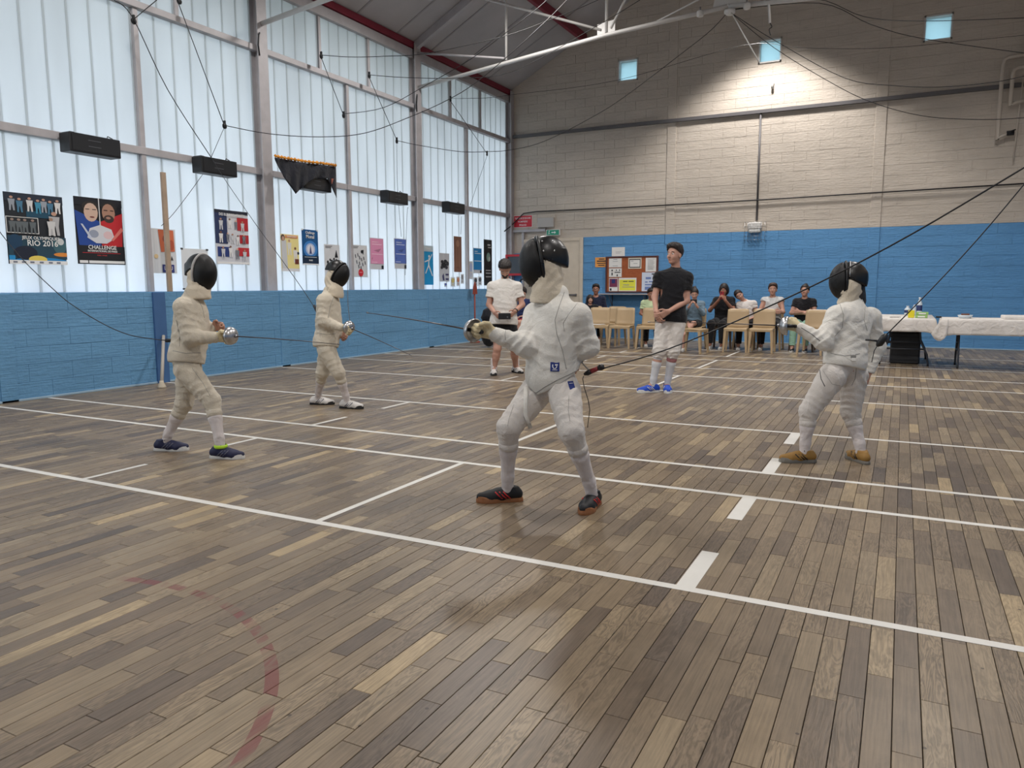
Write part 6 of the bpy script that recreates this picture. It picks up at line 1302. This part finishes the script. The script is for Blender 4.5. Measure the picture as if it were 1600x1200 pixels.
# ================================================================ posters on the window sheets
_pc = {}
def ink(c):
    k = 'ink_%02x%02x%02x' % tuple(c)
    return mat(k, c, 0.55)
def poster(x0, y0, x1, y1, bg_, shapes, label, texts=(), tape=False, name='poster', group='posters taped to the lowest window sheets'):
    """pixel box -> flat sheet on the window plane; shapes in unit coordinates (u right, v down)"""
    xp = XW+0.028; a = WX(x0, (y0+y1)/2, xp)[1]; b = WX(x1, (y0+y1)/2, xp)[1]; zt_ = (WX(x0, y0, xp)[2]+WX(x1, y0+(x1-x0)*0.09, xp)[2])/2; zb_ = (WX(x0, y1, xp)[2]+WX(x1, y1, xp)[2])/2
    W_, H_ = b-a, zt_-zb_
    e = empty(name, (xp, (a+b)/2, zb_), label, 'poster', group)
    q = MB(); n = 6; vs = []
    for k in range(2):
        for i in range(n+1):
            for j in (0, 1): vs.append((xp+0.003*math.sin(i*1.9+a)+0.001*k, a+W_*i/n, zb_ if j == 0 else zt_))
    o = 2*(n+1); fs = []
    for i in range(n): fs += [(2*i, 2*i+1, 2*i+3, 2*i+2), (o+2*i, o+2*i+2, o+2*i+3, o+2*i+1)]
    fs += [(0, o, o+1, 1), (2*n, 2*n+1, o+2*n+1, o+2*n)]; q.add(vs, fs); q.build('sheet', ink(bg_), e)
    q = MB(); mats = []; lay = xp+0.0052
    for s_ in shapes:
        kind, c = s_[0], tuple(s_[1]); m = ink(c)
        if m not in mats: mats.append(m)
        mi = mats.index(m); lay += 0.00022; T = lambda u, v: (lay, a+W_*min(max(u, 0), 1), zt_-H_*min(max(v, 0), 1))
        if kind == 'r': u0, v0, u1, v1 = s_[2:6]; q.add([T(u0, v1), T(u1, v1), T(u1, v0), T(u0, v0)], [(0, 1, 2, 3)], mi)
        elif kind == 'e': u, v, ru, rv = s_[2:6]; q.add([T(u+ru*math.cos(t), v+rv*math.sin(t)) for t in np.linspace(2*math.pi, 0, 17)[:-1]], [tuple(range(16))], mi)
        elif kind == 'p': pts = s_[2]; q.add([T(*p) for p in pts], [tuple(range(len(pts)))], mi)
    if q.v: q.build('print', mats, e, fix=False)
    for (t, u, v, hh, c, wm) in texts:
        text(e, t, (lay+0.001, a+W_*u, zt_-H_*v), hh*H_, ink(c), 'x', wm*W_)
    if tape:
        for (u, v) in ((0.03, 0.01), (0.97, 0.01), (0.03, 0.99), (0.97, 0.99)):
            y, z = a+W_*u, zt_-H_*v; MB().box((xp+0.004, y-0.02, z-0.012), (xp+0.0065, y+0.02, z+0.012)).build('tape', ink((60,60,62)) if tape == 'b' else ink((214,216,214)), e)
    return e
W1, K1, SK = (232,232,230), (20,22,28), (190,150,130)
def fig(u, v, s_, suit, head=SK, asp=0.7):   # small standing figure: head, shoulders, legs
    return [('e', head, u, v-0.42*s_, 0.10*s_/asp, 0.085*s_), ('p', suit, [(u-0.20*s_/asp, v-0.30*s_), (u+0.20*s_/asp, v-0.30*s_), (u+0.15*s_/asp, v+0.10*s_), (u-0.15*s_/asp, v+0.10*s_)][::-1]), ('p', suit, [(u-0.15*s_/asp, v+0.10*s_), (u-0.02*s_/asp, v+0.10*s_), (u-0.06*s_/asp, v+0.5*s_), (u-0.16*s_/asp, v+0.5*s_)][::-1]), ('p', suit, [(u+0.02*s_/asp, v+0.10*s_), (u+0.15*s_/asp, v+0.10*s_), (u+0.17*s_/asp, v+0.5*s_), (u+0.07*s_/asp, v+0.5*s_)][::-1])]
sh = [('r', (34,44,60), 0, 0, 1, .12), ('r', (24,74,98), .35, .24, .85, .33)]
for i, u in enumerate((.12, .25, .42, .56, .66, .77, .9)): sh += fig(u, .15+.02*(i % 2), .20, [(150,158,168), (70,120,150), (214,214,214), (60,140,170)][i % 4])
sh += [('r', (228,228,226), .0, .335, .54, .565), ('r', (28,34,40), .012, .343, .528, .555)]
for u in (.10, .21, .31, .44): sh += fig(u, .46, .20, (96,104,108), (150,130,120))
sh += fig(.82, .40, .34, (176,176,178)); sh += fig(.76, .45, .26, (206,206,206), (160,130,110))
sh += [('p', (30,66,84), [(0, .60), (1, .60), (1, .92), (0, .92)][::-1]), ('e', (18,60,90), .12, .70, .12, .12), ('e', (60,100,110), .88, .72, .12, .12), ('e', (200,204,204), .90, .66, .06, .05), ('e', (28,130,190), .55, 1.0, .6, .10), ('e', (20,30,50), .28, .84, .2, .10), ('e', (232,206,96), .48, .93, .16, .055), ('e', (222,140,60), .92, .85, .16, .03), ('r', (30,140,200), 0, .88, .10, .96), ('r', W1, 0, .945, 1, 1.0)]
for u in (.06, .2, .34, .5, .66, .8): sh += [('r', (120,126,140), u, .96, u+.07, .985)]
poster(9, 300, 100, 413, (26,32,40), sh, 'dark collage poster reading JEUX OLYMPIQUES RIO 2016, leftmost of all', [('JEUX OLYMPIQUES', .56, .625, .048, W1, .74), ('RIO 2016', .58, .70, .085, W1, .68)])
sh = [('p', (30,70,150), [(0, .2), (.5, .35), (.5, .72), (.05, .72)][::-1]), ('p', (190,36,44), [(.52, .35), (1, .2), (.96, .72), (.52, .72)][::-1]), ('p', (16,20,30), [(0, 0), (1, 0), (1, .12), (0, .12)][::-1]),
    ('e', (40,34,32), .33, .14, .18, .09), ('e', (206,176,158), .33, .22, .145, .14), ('e', (30,26,26), .72, .12, .17, .08), ('e', (168,128,108), .70, .21, .14, .14), ('e', (60,46,42), .70, .30, .11, .06), ('e', (170,128,112), .69, .285, .05, .02), ('e', (120,60,56), .35, .29, .05, .012), ('r', (40,34,34), .22, .17, .30, .18), ('r', (40,34,34), .36, .17, .44, .18), ('r', (30,24,24), .60, .165, .68, .178), ('r', (30,24,24), .74, .165, .81, .178),
    ('r', (214,214,214), .495, .0, .515, .42), ('p', (208,210,216), [(.28, .46), (.5, .40), (.74, .46), (.80, .60), (.62, .68), (.40, .68), (.22, .60)][::-1]), ('e', (150,158,176), .36, .54, .10, .06), ('e', (220,190,192), .66, .55, .10, .06), ('p', (196,204,220), [(.10, .40), (.14, .40), (.32, .60), (.28, .62)][::-1]), ('p', (220,120,110), [(.95, .42), (.72, .62), (.76, .64), (1, .46)]), ('r', (20,22,28), 0, .72, 1, 1), ('r', (200,40,50), .10, .825, .9, .832), ('r', W1, .03, .945, .98, .985), ('r', K1, .20, .945, .22, .985)]
poster(118, 307, 192, 413, (14,16,26), sh, 'poster with two faces between blue and red reading CHALLENGE INTERNATIONAL DE PARIS', [('CHALLENGE', .52, .745, .062, W1, .80), ('INTERNATIONAL DE PARIS', .52, .80, .030, W1, .80), ('PARIS  STADE', .5, .865, .020, (190,60,64), .6)])
sh = [('p', (208,110,74), [(.32, .02), (.92, .02), (.94, .50), (.40, .52)][::-1]), ('e', (150,74,56), .62, .22, .14, .10), ('e', (226,150,116), .64, .24, .09, .07), ('e', (176,84,58), .82, .36, .10, .12), ('e', (222,196,150), .20, .62, .08, .05), ('p', (60,60,66), [(.60, .70), (.64, .62), (.68, .70)]), ('p', (60,60,66), [(.76, .70), (.80, .60), (.86, .70)]), ('p', (48,56,120), [(.42, .80), (.88, .80), (.88, .98), (.42, .98)][::-1])]
poster(235, 356, 275, 427, (214,216,218), sh, 'pale poster with orange figures and a blue block, behind the wooden post', [('LE JEU', .65, .885, .085, W1, .44)])
poster(284, 387, 326, 452, (222,226,228), [], 'plain white sheet with dark tape behind the masked head at left', tape='b')
sh = [('p', (40,54,92), [(0, .0), (.36, 0), (.36, .62), (0, .62)][::-1]), ('p', (178,40,48), [(.66, .12), (1, .12), (1, .36), (.66, .36)][::-1]), ('p', (178,40,48), [(.72, .44), (1, .44), (1, .60), (.72, .60)][::-1]), ('p', (40,60,120), [(.05, .68), (.42, .68), (.42, .86), (.05, .86)][::-1]), ('p', (190,44,50), [(.66, .68), (1, .68), (1, .84), (.66, .84)][::-1]), ('r', (30,36,52), 0, 0, 1, .06)]
for i, (u, v, s_) in enumerate(((.18, .26, .34), (.44, .24, .30), (.62, .26, .28), (.82, .28, .32), (.16, .50, .34), (.36, .50, .28), (.50, .52, .30), (.66, .54, .30), (.84, .52, .30), (.20, .78, .34), (.42, .76, .34), (.62, .80, .34), (.84, .82, .34))): sh += fig(u, v, s_*.62, [(200,202,206), (226,226,226), (120,122,130)][i % 3], [(176,132,110), (120,86,70), (214,176,156)][i % 3])
sh += [('r', W1, .02, .955, .99, .995)]
poster(336, 327, 388, 413, (206,208,214), sh, 'team poster with many white clad athletes, DES BLEUS ECLATANTS on top', [('DES BLEUS ECLATANTS!', .5, .085, .05, W1, .86)], tape=True)
sh = [('r', (236,222,150), .05, .12, .98, .92), ('r', (226,150,90), .25, .03, .95, .10), ('p', (206,208,210), [(.02, .18), (.30, .16), (.34, .95), (.04, .95)][::-1]), ('e', (96,78,70), .12, .10, .11, .09), ('e', (200,160,138), .13, .12, .07, .06)]+fig(.46, .35, .42, (224,222,214))+fig(.78, .55, .42, (226,224,220), (120,84,66))+[('r', (110,52,40), .74, .66, .96, .80), ('e', (40,40,44), .94, .50, .06, .04), ('r', (222,222,224), 0, .92, 1, 1)]
poster(439, 365, 467, 424, (240,224,170), sh, 'small yellow and orange poster right of the tall second column', [('CHAMPIONNAT', .6, .065, .04, W1, .6)])
sh = [('e', (60,130,200), .5, .55, .44, .24), ('e', (170,190,225), .5, .55, .30, .17), ('e', (226,226,236), .5, .55, .21, .13), ('p', (60,70,120), [(.42, .68), (.5, .42), (.58, .68)]), ('r', (14,40,66), 0, .74, 1, .95), ('r', (200,210,216), .12, .77, .88, .785), ('r', W1, .04, .96, .97, .995)]
poster(472, 358, 497, 414, (16,84,140), sh, 'blue poster reading Challenge Monal with a bright round emblem', [('Challenge', .5, .085, .075, W1, .78), ('Monal', .5, .20, .105, W1, .78), ('PARIS', .5, .87, .045, W1, .4)], tape=True)
dr = [('e', K1, u, v, r, r*.8) for u, v, r in ((.2, .55, .06), (.35, .48, .05), (.45, .52, .06), (.6, .45, .05), (.3, .62, .07), (.5, .64, .06), (.75, .5, .07), (.7, .62, .05))]+[('p', K1, [(.66, .40), (.76, .16), (.86, .40)]), ('r', (90,90,98), .06, .05, .5, .065), ('r', (90,90,98), .06, .09, .4, .105)]
poster(507, 381, 531, 432, (214,216,218), dr, 'grey ink drawing poster behind the bent masked head', tape=False)
dr = [('r', (90,90,98), .05, .04, .4, .055), ('r', (90,90,98), .05, .08, .35, .095), ('e', K1, .62, .20, .07, .05), ('p', K1, [(.58, .16), (.74, .14), (.72, .30)]), ('e', (206,40,52), .52, .86, .17, .12), ('r', (236,150,160), .42, .84, .62, .86)]+[('p', (86,88,96), [(u, v), (u+.05, v-.01), (u+.08, v+.10), (u+.03, v+.10)][::-1]) for u, v in ((.15, .3), (.3, .26), (.42, .34), (.55, .40), (.7, .36), (.22, .48), (.4, .52), (.62, .55), (.78, .5), (.34, .62), (.5, .66))]
poster(551, 382, 574, 433, (212,214,216), dr, 'grey sketch poster with a red disc near its foot')
for (x0, x1, y0, y1, c, lc, lab) in ((578, 599.5, 371, 421, (226,150,186), (244,200,220), 'pink poster with a grey foot, left of the blue violet one'), (616, 635, 372, 420, (92,118,196), (200,210,240), 'blue violet poster between the pink one and the third column')):
    poster(x0, y0, x1, y1, (206,208,212), [('r', c, .03, .02, .97, .82), ('r', lc, .15, .12, .55, .145), ('r', lc, .15, .19, .85, .215), ('r', lc, .12, .50, .92, .525), ('r', lc, .1, .76, .5, .78), ('p', tuple(int(v*.8) for v in c), [(.1, .66), (.2, .60), (.14, .70)]), ('p', tuple(int(v*.8) for v in c), [(.25, .40), (.8, .33), (.6, .45)]), ('r', (30,34,44), .80, .87, .95, .98)], lab, [('TOURNOI', .42, .135, .045, lc, .5)])
sh = [('r', (190,206,214), 0, 0, 1, .15), ('p', W1, [(.55, .32), (.62, .30), (.60, .50), (.50, .52)]), ('e', W1, .60, .27, .07, .035), ('p', W1, [(.2, .40), (.52, .36), (.52, .39), (.2, .43)]), ('p', W1, [(.60, .35), (.86, .20), (.88, .23), (.62, .39)]), ('p', W1, [(.50, .50), (.60, .49), (.92, .76), (.86, .78)]), ('p', W1, [(.50, .50), (.56, .52), (.28, .72), (.22, .70)])]
poster(660, 383, 677, 445, (22,150,206), sh, 'cyan poster with a white leaping figure beside the third column', [('TENNIS', .5, .08, .06, W1, .7)])
sh = [('e', (44,46,52), .3, .30, .14, .06), ('e', (44,46,52), .6, .28, .16, .06), ('e', (60,62,68), .8, .36, .14, .08), ('e', (36,38,44), .45, .42, .26, .10), ('e', (50,52,60), .25, .50, .12, .06), ('e', (60,60,70), .7, .50, .14, .06), ('p', (70,70,110), [(.28, .80), (.42, .70), (.5, .95), (.36, .96)]), ('r', (70,70,110), .6, .72, .9, .78), ('r', (70,70,110), .6, .88, .9, .94)]
poster(686, 395, 702, 440, (198,200,204), sh, 'grey poster with a dark crowd drawing right of the cyan poster')
poster(709, 369, 721, 425, (134,94,76), [('e', (170,128,104), .5, .2, .22, .10), ('r', (150,110,88), .30, .28, .70, .85), ('r', (100,64,52), .46, .3, .54, .9)], 'tall narrow brown poster under the farthest scoring box')
poster(739.5, 387, 752.5, 427, (206,208,212), [('r', (28,134,200), .02, .02, .98, .86), ('r', (210,230,244), .15, .12, .5, .15), ('r', (210,230,244), .15, .2, .9, .23), ('r', (210,230,244), .1, .5, .95, .53), ('r', (30,34,44), .78, .88, .95, .98)], 'small bright blue poster left of the tall black one')
poster(756, 374, 768.5, 446, (26,28,32), [('r', (200,200,200), .45, .10, .8, .13), ('r', (200,200,200), .5, .16, .9, .18), ('e', (120,150,140), .55, .38, .24, .10), ('e', (180,190,184), .66, .42, .12, .05), ('r', (180,180,180), .2, .66, .85, .68), ('r', (180,180,180), .2, .72, .85, .74), ('r', (180,180,180), .2, .80, .85, .82)], 'tall black poster in the far corner beside the white T-shirt')
for x0, y0, x1, y1, c, lab in ((704, 433, 711, 448, (214,196,120), 'small card with yellow picture low on the window'), (713, 432, 718.5, 447, (208,140,110), 'small card with orange picture low on the window'), (720, 428, 724.5, 443, (150,150,152), 'small grey card just left of the last mullion'), (733, 408, 738.5, 436, (176,190,226), 'narrow pale blue sheet on the last mullion'),
        (740, 433, 746, 447, (70,74,80), 'small card with dark figure under the bright blue poster, left one'), (747, 432, 752.5, 446, (90,94,100), 'small card with dark figure under the bright blue poster, right one'), (694, 442, 698.5, 448, (70,90,170), 'tiny card with blue bird under the crowd drawing')):
    poster(x0, y0, x1, y1, (214,216,218), [('e', c, .5, .34, .34, .26), ('r', c, .2, .7, .8, .74), ('r', c, .2, .8, .7, .84)], lab, name='card', group='small cards low on the last window bay')
# ---- black banner with an orange fringe over the rail
FLG = empty('banner', WX(477, 250, XW+0.36), 'black cloth banner with orange fringe draped over the window rail', 'banner')
xb = XW+0.36
top = [(429, 246), (445, 249), (462, 252), (480, 255), (500, 257), (514, 259), (525, 261)]
bot = [(429.5, 250), (443, 276), (462, 303), (474, 291), (490, 280), (512, 279), (526, 309)]
nn = 36; rows = 8; vs = []
for k in range(rows+1):
    for i in range(nn+1):
        t = i/nn*6; j = min(int(t), 5); f_ = t-j
        a = np.array(top[j])*(1-f_)+np.array(top[j+1])*f_; b = np.array(bot[j])*(1-f_)+np.array(bot[j+1])*f_; p = a*(1-k/rows)+b*k/rows
        vs.append(WX(p[0], p[1], xb+0.030*math.sin(i*1.15)*k/rows+0.018*math.sin(i*0.47+1+k*0.4)))
q = MB(); q.add(vs, [(k*(nn+1)+i, (k+1)*(nn+1)+i, (k+1)*(nn+1)+i+1, k*(nn+1)+i+1) for k in range(rows) for i in range(nn)], 0, True)
o = q.build('cloth', cloth('black_banner_cloth', (34,36,44), 0.3, 40), FLG); md = o.modifiers.new('thickness', 'SOLIDIFY'); md.thickness = 0.004
q = MB(); pts = []
for i in range(73):
    t = i/72*6; j = min(int(t), 5); f_ = t-j; p = np.array(top[j])*(1-f_)+np.array(top[j+1])*f_
    pts.append(WX(p[0], p[1]-1.5-1.3*abs(math.sin(i*1.3)), xb+0.012*math.sin(i*0.9)))
q.tube(pts, [0.020+0.010*math.sin(i*1.7) for i in range(73)], 6); q.build('fringe', cloth('orange_fringe', (214,142,48), 0.6, 60, 0.25), FLG)
c0 = WX(520, 285, xb); MB().bevbox(c0-(0.01, 0.03, 0.06), c0+(0.01, 0.03, 0.06), 0.003).build('patch', mat('red_brown_patch', (150,90,76), 0.7), FLG)
# ---- posts leaning by the wall
q = MB(); q.bevbox((XW+0.30, 6.90, ZB+0.004), (XW+0.34, 6.965, 2.74), 0.003); tag(q.build('wooden_post', mat('weathered_wood', (168,148,128), 0.7, bump=0.3, bscale=30, var=0.12), base=(XW+0.32, 6.93, ZB)), 'slim weathered wooden post standing on the blue sill before the orange poster', 'post')
ft = FL(253, 606); q = MB(); q.tube([ft+(0, 0, 0.04), (XL+0.05, 6.72, 0.62)], (0.022, 0.020), 10); PL_ = q.build('leaning_pole', mat('pale_pole', (176,170,162), 0.6), base=ft); tag(PL_, 'short pale pole with a foot leaning on the blue wall behind the left fencer', 'pole')
q = MB(); q.lathe([(0, 0), (0.055, 0), (0.05, 0.02), (0.028, 0.07), (0.024, 0.09), (0, 0.09)], ft, zz, 14); q.build('foot', mat('cream_foot', (196,186,168), 0.6), PL_)
ar = np.array([XL+0.22, 15.0, 0]); y_ = WX(747, 520, XL+0.2)[1]
q = MB(); q.tube([(XL+0.12, y_, 0.0), (XL+0.12, y_, 1.12)], 0.018, 8); q.poly([(XL+0.12, y_-0.09, 1.08), (XL+0.12, y_+0.09, 1.08), (XL+0.12, y_+0.07, 1.24), (XL+0.12, y_, 1.36), (XL+0.12, y_-0.07, 1.24)], 0.02, (1, 0, 0)); q.lathe([(0, 0), (0.12, 0), (0.10, 0.03), (0, 0.03)], (XL+0.12, y_, 0), zz, 14)
tag(q.build('red_marker_post', mat('rust_red', (142,62,48), 0.6), base=(XL+0.12, y_, 0)), 'thin rust red post with arrow shaped head against the left wall near the corner', 'post')
bp_ = FL(764, 543); bp_[0] = max(bp_[0], XL+0.3); s = SDF(); s.ell(bp_+zz*0.62+np.array([0.0, 0, 0]), (0.14, 0.16, 0.20), None, 0.05); s.ell(bp_+zz*0.30, (0.16, 0.18, 0.28), None, 0.05); s.fold(bp_+zz*0.5, 0.3, 0.02, (0.3, 0.2, 0.9), 0.16); s.cut(bp_+zz*0.02, -zz)
# black jacket heap on a stool hidden behind the white T-shirt
tag(s.mesh('black_bag', cloth('black_bag_cloth', (26,28,34), 0.5, 30), 0.02, None, bp_), 'large black bag standing by the left wall beside the person in white T-shirt', 'bag')
# ---- ceiling lamps (above the frame) that light the hall
for i, (x, y, z, p) in enumerate(LAMPS):
    e = empty('high_bay_lamp', (x, y, z), 'hanging bell shaped hall lamp, %s' % ['beside the end wall', 'left row, farthest', 'right row, farthest', 'left row, middle', 'right row, middle', 'left row, nearest', 'right row, nearest'][i], 'lamp', 'hanging hall lamps')
    MB().lathe([(0.24, -0.16), (0.20, -0.04), (0.12, 0.06), (0.08, 0.10), (0.08, 0.26), (0.0, 0.28)], (x, y, z+0.16), zz, 20).build('reflector', M_white, e)
    MB().tube([(x, y, z+0.42), (x, y, zr(x)-0.01)], 0.008, 6).build('hanger', M_steel, e)
# ---- small things on the fencers: connectors, labels, seams, hooks
def decal(par, name, c, nrm, upv, w_, h_, m, extra=None):
    n_ = nrmz(nrm); u_ = nrmz(np.array(upv)-n_*(np.array(upv)@n_)); r_ = np.cross(u_, n_); q = MB(); R_ = np.stack([r_, u_, n_], 1)
    q.bevbox((-w_/2, -h_/2, -0.004), (w_/2, h_/2, 0.002), 0.0015, 0, R_, c); o = q.build(name, m, par)
    if extra: q = MB(); extra(q, R_, np.array(c)); q.build('emblem', M_WTX, o)
    return o
from mathutils.bvhtree import BVHTree
def hitter(o):
    me = o.data; b = Vector(BASE[o.name]); bv = BVHTree.FromPolygons([v.co+b for v in me.vertices], [tuple(p.vertices) for p in me.polygons])
    def hit(px, py):
        r = Vector(ray(px, py)).normalized(); h = bv.ray_cast(Vector(CAM), r)
        return (np.array(h[0]), np.array(h[1])) if h[0] is not None else (None, None)
    return hit
def seam(o, hit, pts, r=0.0022, m=None, name='seam', off=0.0005):
    P_ = []
    for i in range(len(pts)-1):
        for k in range(6):
            t = k/6; h, n = hit(pts[i][0]*(1-t)+pts[i+1][0]*t, pts[i][1]*(1-t)+pts[i+1][1]*t)
            if h is not None: P_.append(h+n*off)
    r = r*0.75 if name == 'seam' else r
    if len(P_) < 3: return None
    return MB().tube(P_, r, 5).build(name, m or F_SEAM, o)
b, jk, br, ax = F1; hj, hb = hitter(jk), hitter(br)
seam(jk, hj, [(882, 456), (874, 478), (867, 500), (870, 522), (879, 548), (886, 583)], 0.0024)
seam(jk, hj, [(905, 470), (888, 492), (880, 505), (882, 520)], 0.0015); seam(jk, hj, [(791, 512), (789, 522), (790, 533)], 0.0018)
seam(jk, hj, [(818, 604), (826, 610), (838, 614), (852, 604), (870, 594), (888, 586), (902, 579)], 0.0030, F_SEAM, 'hem_shadow_line', 0.0)  # shadow under the jacket edge, drawn as a thin grey line
def u_emb(q, R_, c): q.tube([c+R_@np.array(p) for p in ((-0.012, 0.012, 0.003), (-0.012, -0.002, 0.003), (-0.006, -0.011, 0.003), (0.004, -0.011, 0.003), (0.010, -0.002, 0.003), (0.010, 0.004, 0.003))], 0.0028, 6); q.bevbox((0.0, 0.006, 0.002), (0.016, 0.013, 0.004), 0.0008, 0, R_, c); q.bevbox((-0.014, -0.020, 0.002), (0.014, -0.017, 0.004), 0.0008, 0, R_, c)
h, n = hj(867, 573)
if h is not None: tag(decal(jk, 'woven_label', h, n, zz, 0.050, 0.052, LABELBLUE, u_emb), 'square blue woven label')
h, n = hb(893, 602)
def b_emb(q, R_, c): q.bevbox((-0.012, 0.010, 0.002), (0.012, 0.013, 0.003), 0.0005, 0, R_, c)
if h is not None: tag(decal(br, 'woven_label', h, n, zz, 0.038, 0.050, LABELBLUE, b_emb), 'small dark blue woven label')
h, n = hj(819, 598)
if h is None: h, n = hb(822, 606)
if h is not None:
    q = MB(); a = h+n*0.006; R_ = np.stack([rgt, dep, zz], 1); p2 = hb(821, 648)[0]; p2 = (p2 if p2 is not None else U(821, 648, 4.2))-dep*0.012
    q.tube([a, lerp(a, p2, 0.5)-dep*0.02, p2, p2+rgt*0.028-zz*0.075], 0.012, 8, flat=0.25); q.build('hanging_strap', F_WHITE, jk)
h, n = hb(886, 640)
seam(br, hb, [(889, 618), (888, 640), (891, 662)], 0.0018); seam(br, hb, [(803, 632), (795, 655), (793, 668)], 0.0015)
CN = empty('cable_connector', WY(926, 577, 3.95), 'red and black plug joining the cable behind the nearest fencer', 'connector')
wy = lambda px, py, y=3.95: WY(px, py, y)
MB().tube([wy(913, 585), wy(918, 583), wy(924, 580)], (0.008, 0.015, 0.015), 10).build('rear_sleeve', M_blk, CN); MB().tube([wy(922, 581), wy(936, 575)], (0.0145, 0.013), 10).build('red_sleeve', mat('dull_red_plastic', (136,40,44), 0.4), CN)
MB().tube([wy(935, 575.5), wy(939, 574), wy(943, 573)], (0.014, 0.019, 0.014), 10).build('front_sleeve', M_blk, CN)
q = MB(); q.tube([wy(912, 587), wy(910.5, 592), wy(913, 606), (wy(919, 625)), wy(921.5, 640), wy(918, 668)], 0.0022, 6); tag(q.build('thin_lead', M_rub, base=wy(912, 587)), 'thin dark lead hanging straight down from the red connector', 'cable')
q = MB(); q.tube([wy(909, 566), wy(914, 572), wy(919, 577), wy(923, 580)], 0.004, 6)
q.tube([wy(905, 560)+rgt*0.0, wy(909, 559), wy(910, 566), wy(906, 568), wy(903, 563)], 0.004, 6); tag(q.build('hook_lead', mat('grey_clip', (150,150,150), 0.4), base=wy(909, 566)), 'small grey clip with twisted lead hooked on the back of the nearest fencer', 'clip')
# fencer at right: connector, waist strap, cord
b, jk, br, ax = F4; hj, hb = hitter(jk), hitter(br)
C2 = empty('cable_connector', WY(1378, 532, 5.5), 'black plug joining the cable behind the fencer at right', 'connector'); w5 = lambda px, py: WY(px, py, 5.5)
MB().tube([w5(1370, 541), w5(1374, 537), w5(1382, 527), w5(1386, 522)], (0.008, 0.024, 0.024, 0.012), 10).build('sleeve', M_blk, C2); MB().tube([w5(1352, 531), w5(1362, 531.5), w5(1373, 533)], 0.007, 6).build('lead', M_blk, C2); MB().tube([w5(1371, 540), w5(1366, 548), w5(1362, 566)], 0.003, 6).build('thin_lead', M_blk, C2)
seam(jk, hj, [(1312, 474), (1318, 492), (1316, 512), (1302, 528)], 0.002); seam(jk, hj, [(1352, 478), (1350, 500), (1356, 520)], 0.002); seam(jk, hj, [(1298, 552), (1320, 556), (1348, 552)], 0.003); seam(br, hb, [(1285, 578), (1300, 600), (1318, 604)], 0.0018); seam(br, hb, [(1338, 575), (1336, 592), (1330, 604)], 0.003)
h, n = hj(1333, 556)
if h is not None:
    d1 = decal(jk, 'waist_strap', h, n, zz, 0.030, 0.075, F_WHITE); q = MB(); R_ = np.stack([np.cross(zz, nrmz(n*np.array([1, 1, 0]))), zz, nrmz(n*np.array([1, 1, 0]))], 1); q.bevbox((-0.020, -0.014, 0.001), (0.020, 0.006, 0.006), 0.002, 0, R_, h); q.build('buckle', F_SEAM, d1)
seam(br, hb, [(1284, 560), (1281, 578), (1283, 592), (1290, 606)], 0.0026, M_cord, 'body_cord')
seam(jk, hj, [(1252, 512), (1268, 522), (1284, 535)], 0.0022, M_cord, 'sleeve_cord')
# fencer at left and fencer looking down
b, jk, br, ax = F2; hj, hb = hitter(jk), hitter(br)
seam(jk, hj, [(268, 482), (275, 497), (280, 520), (281, 545)], 0.0022); seam(jk, hj, [(305, 462), (316, 480), (320, 500)], 0.0022); seam(jk, hj, [(270, 548), (290, 552), (318, 551)], 0.003)
seam(br, hb, [(300, 575), (318, 600), (330, 622)], 0.002)
q = MB(); c = WY(263, 532, 3.9); q.tube([c-rgt*0.02, c+rgt*0.03], 0.014, 8); tag(q.build('cable_connector', M_blk, base=c), 'small black plug at the back of the fencer at left', 'connector')
b, jk, br, ax = F3; hj, hb = hitter(jk), hitter(br)
seam(jk, hj, [(522, 462), (516, 478), (512, 500)], 0.003); seam(jk, hj, [(495, 520), (510, 523), (528, 521)], 0.003)
q = MB(); q.tube([U(491, 478, 7.9), U(494, 484, 7.85), U(497, 490, 7.8)], 0.016, 8); tag(q.build('cable_connector', M_blk, base=U(494, 484, 7.85)), 'black plug at the back of the fencer looking down', 'connector')
# round labels on the cake pieces share one label on purpose: nothing tells them apart
bpy.context.view_layer.update()

dg = bpy.context.evaluated_depsgraph_get()
for o in [o for o in S.objects if o.type == 'FONT']:
    me = bpy.data.meshes.new_from_object(o.evaluated_get(dg)); n_ = bpy.data.objects.new('lettering', me); COL.objects.link(n_); n_.parent = o.parent; n_.location = o.location; n_.rotation_euler = o.rotation_euler; n_.scale = o.scale
    bpy.data.objects.remove(o)
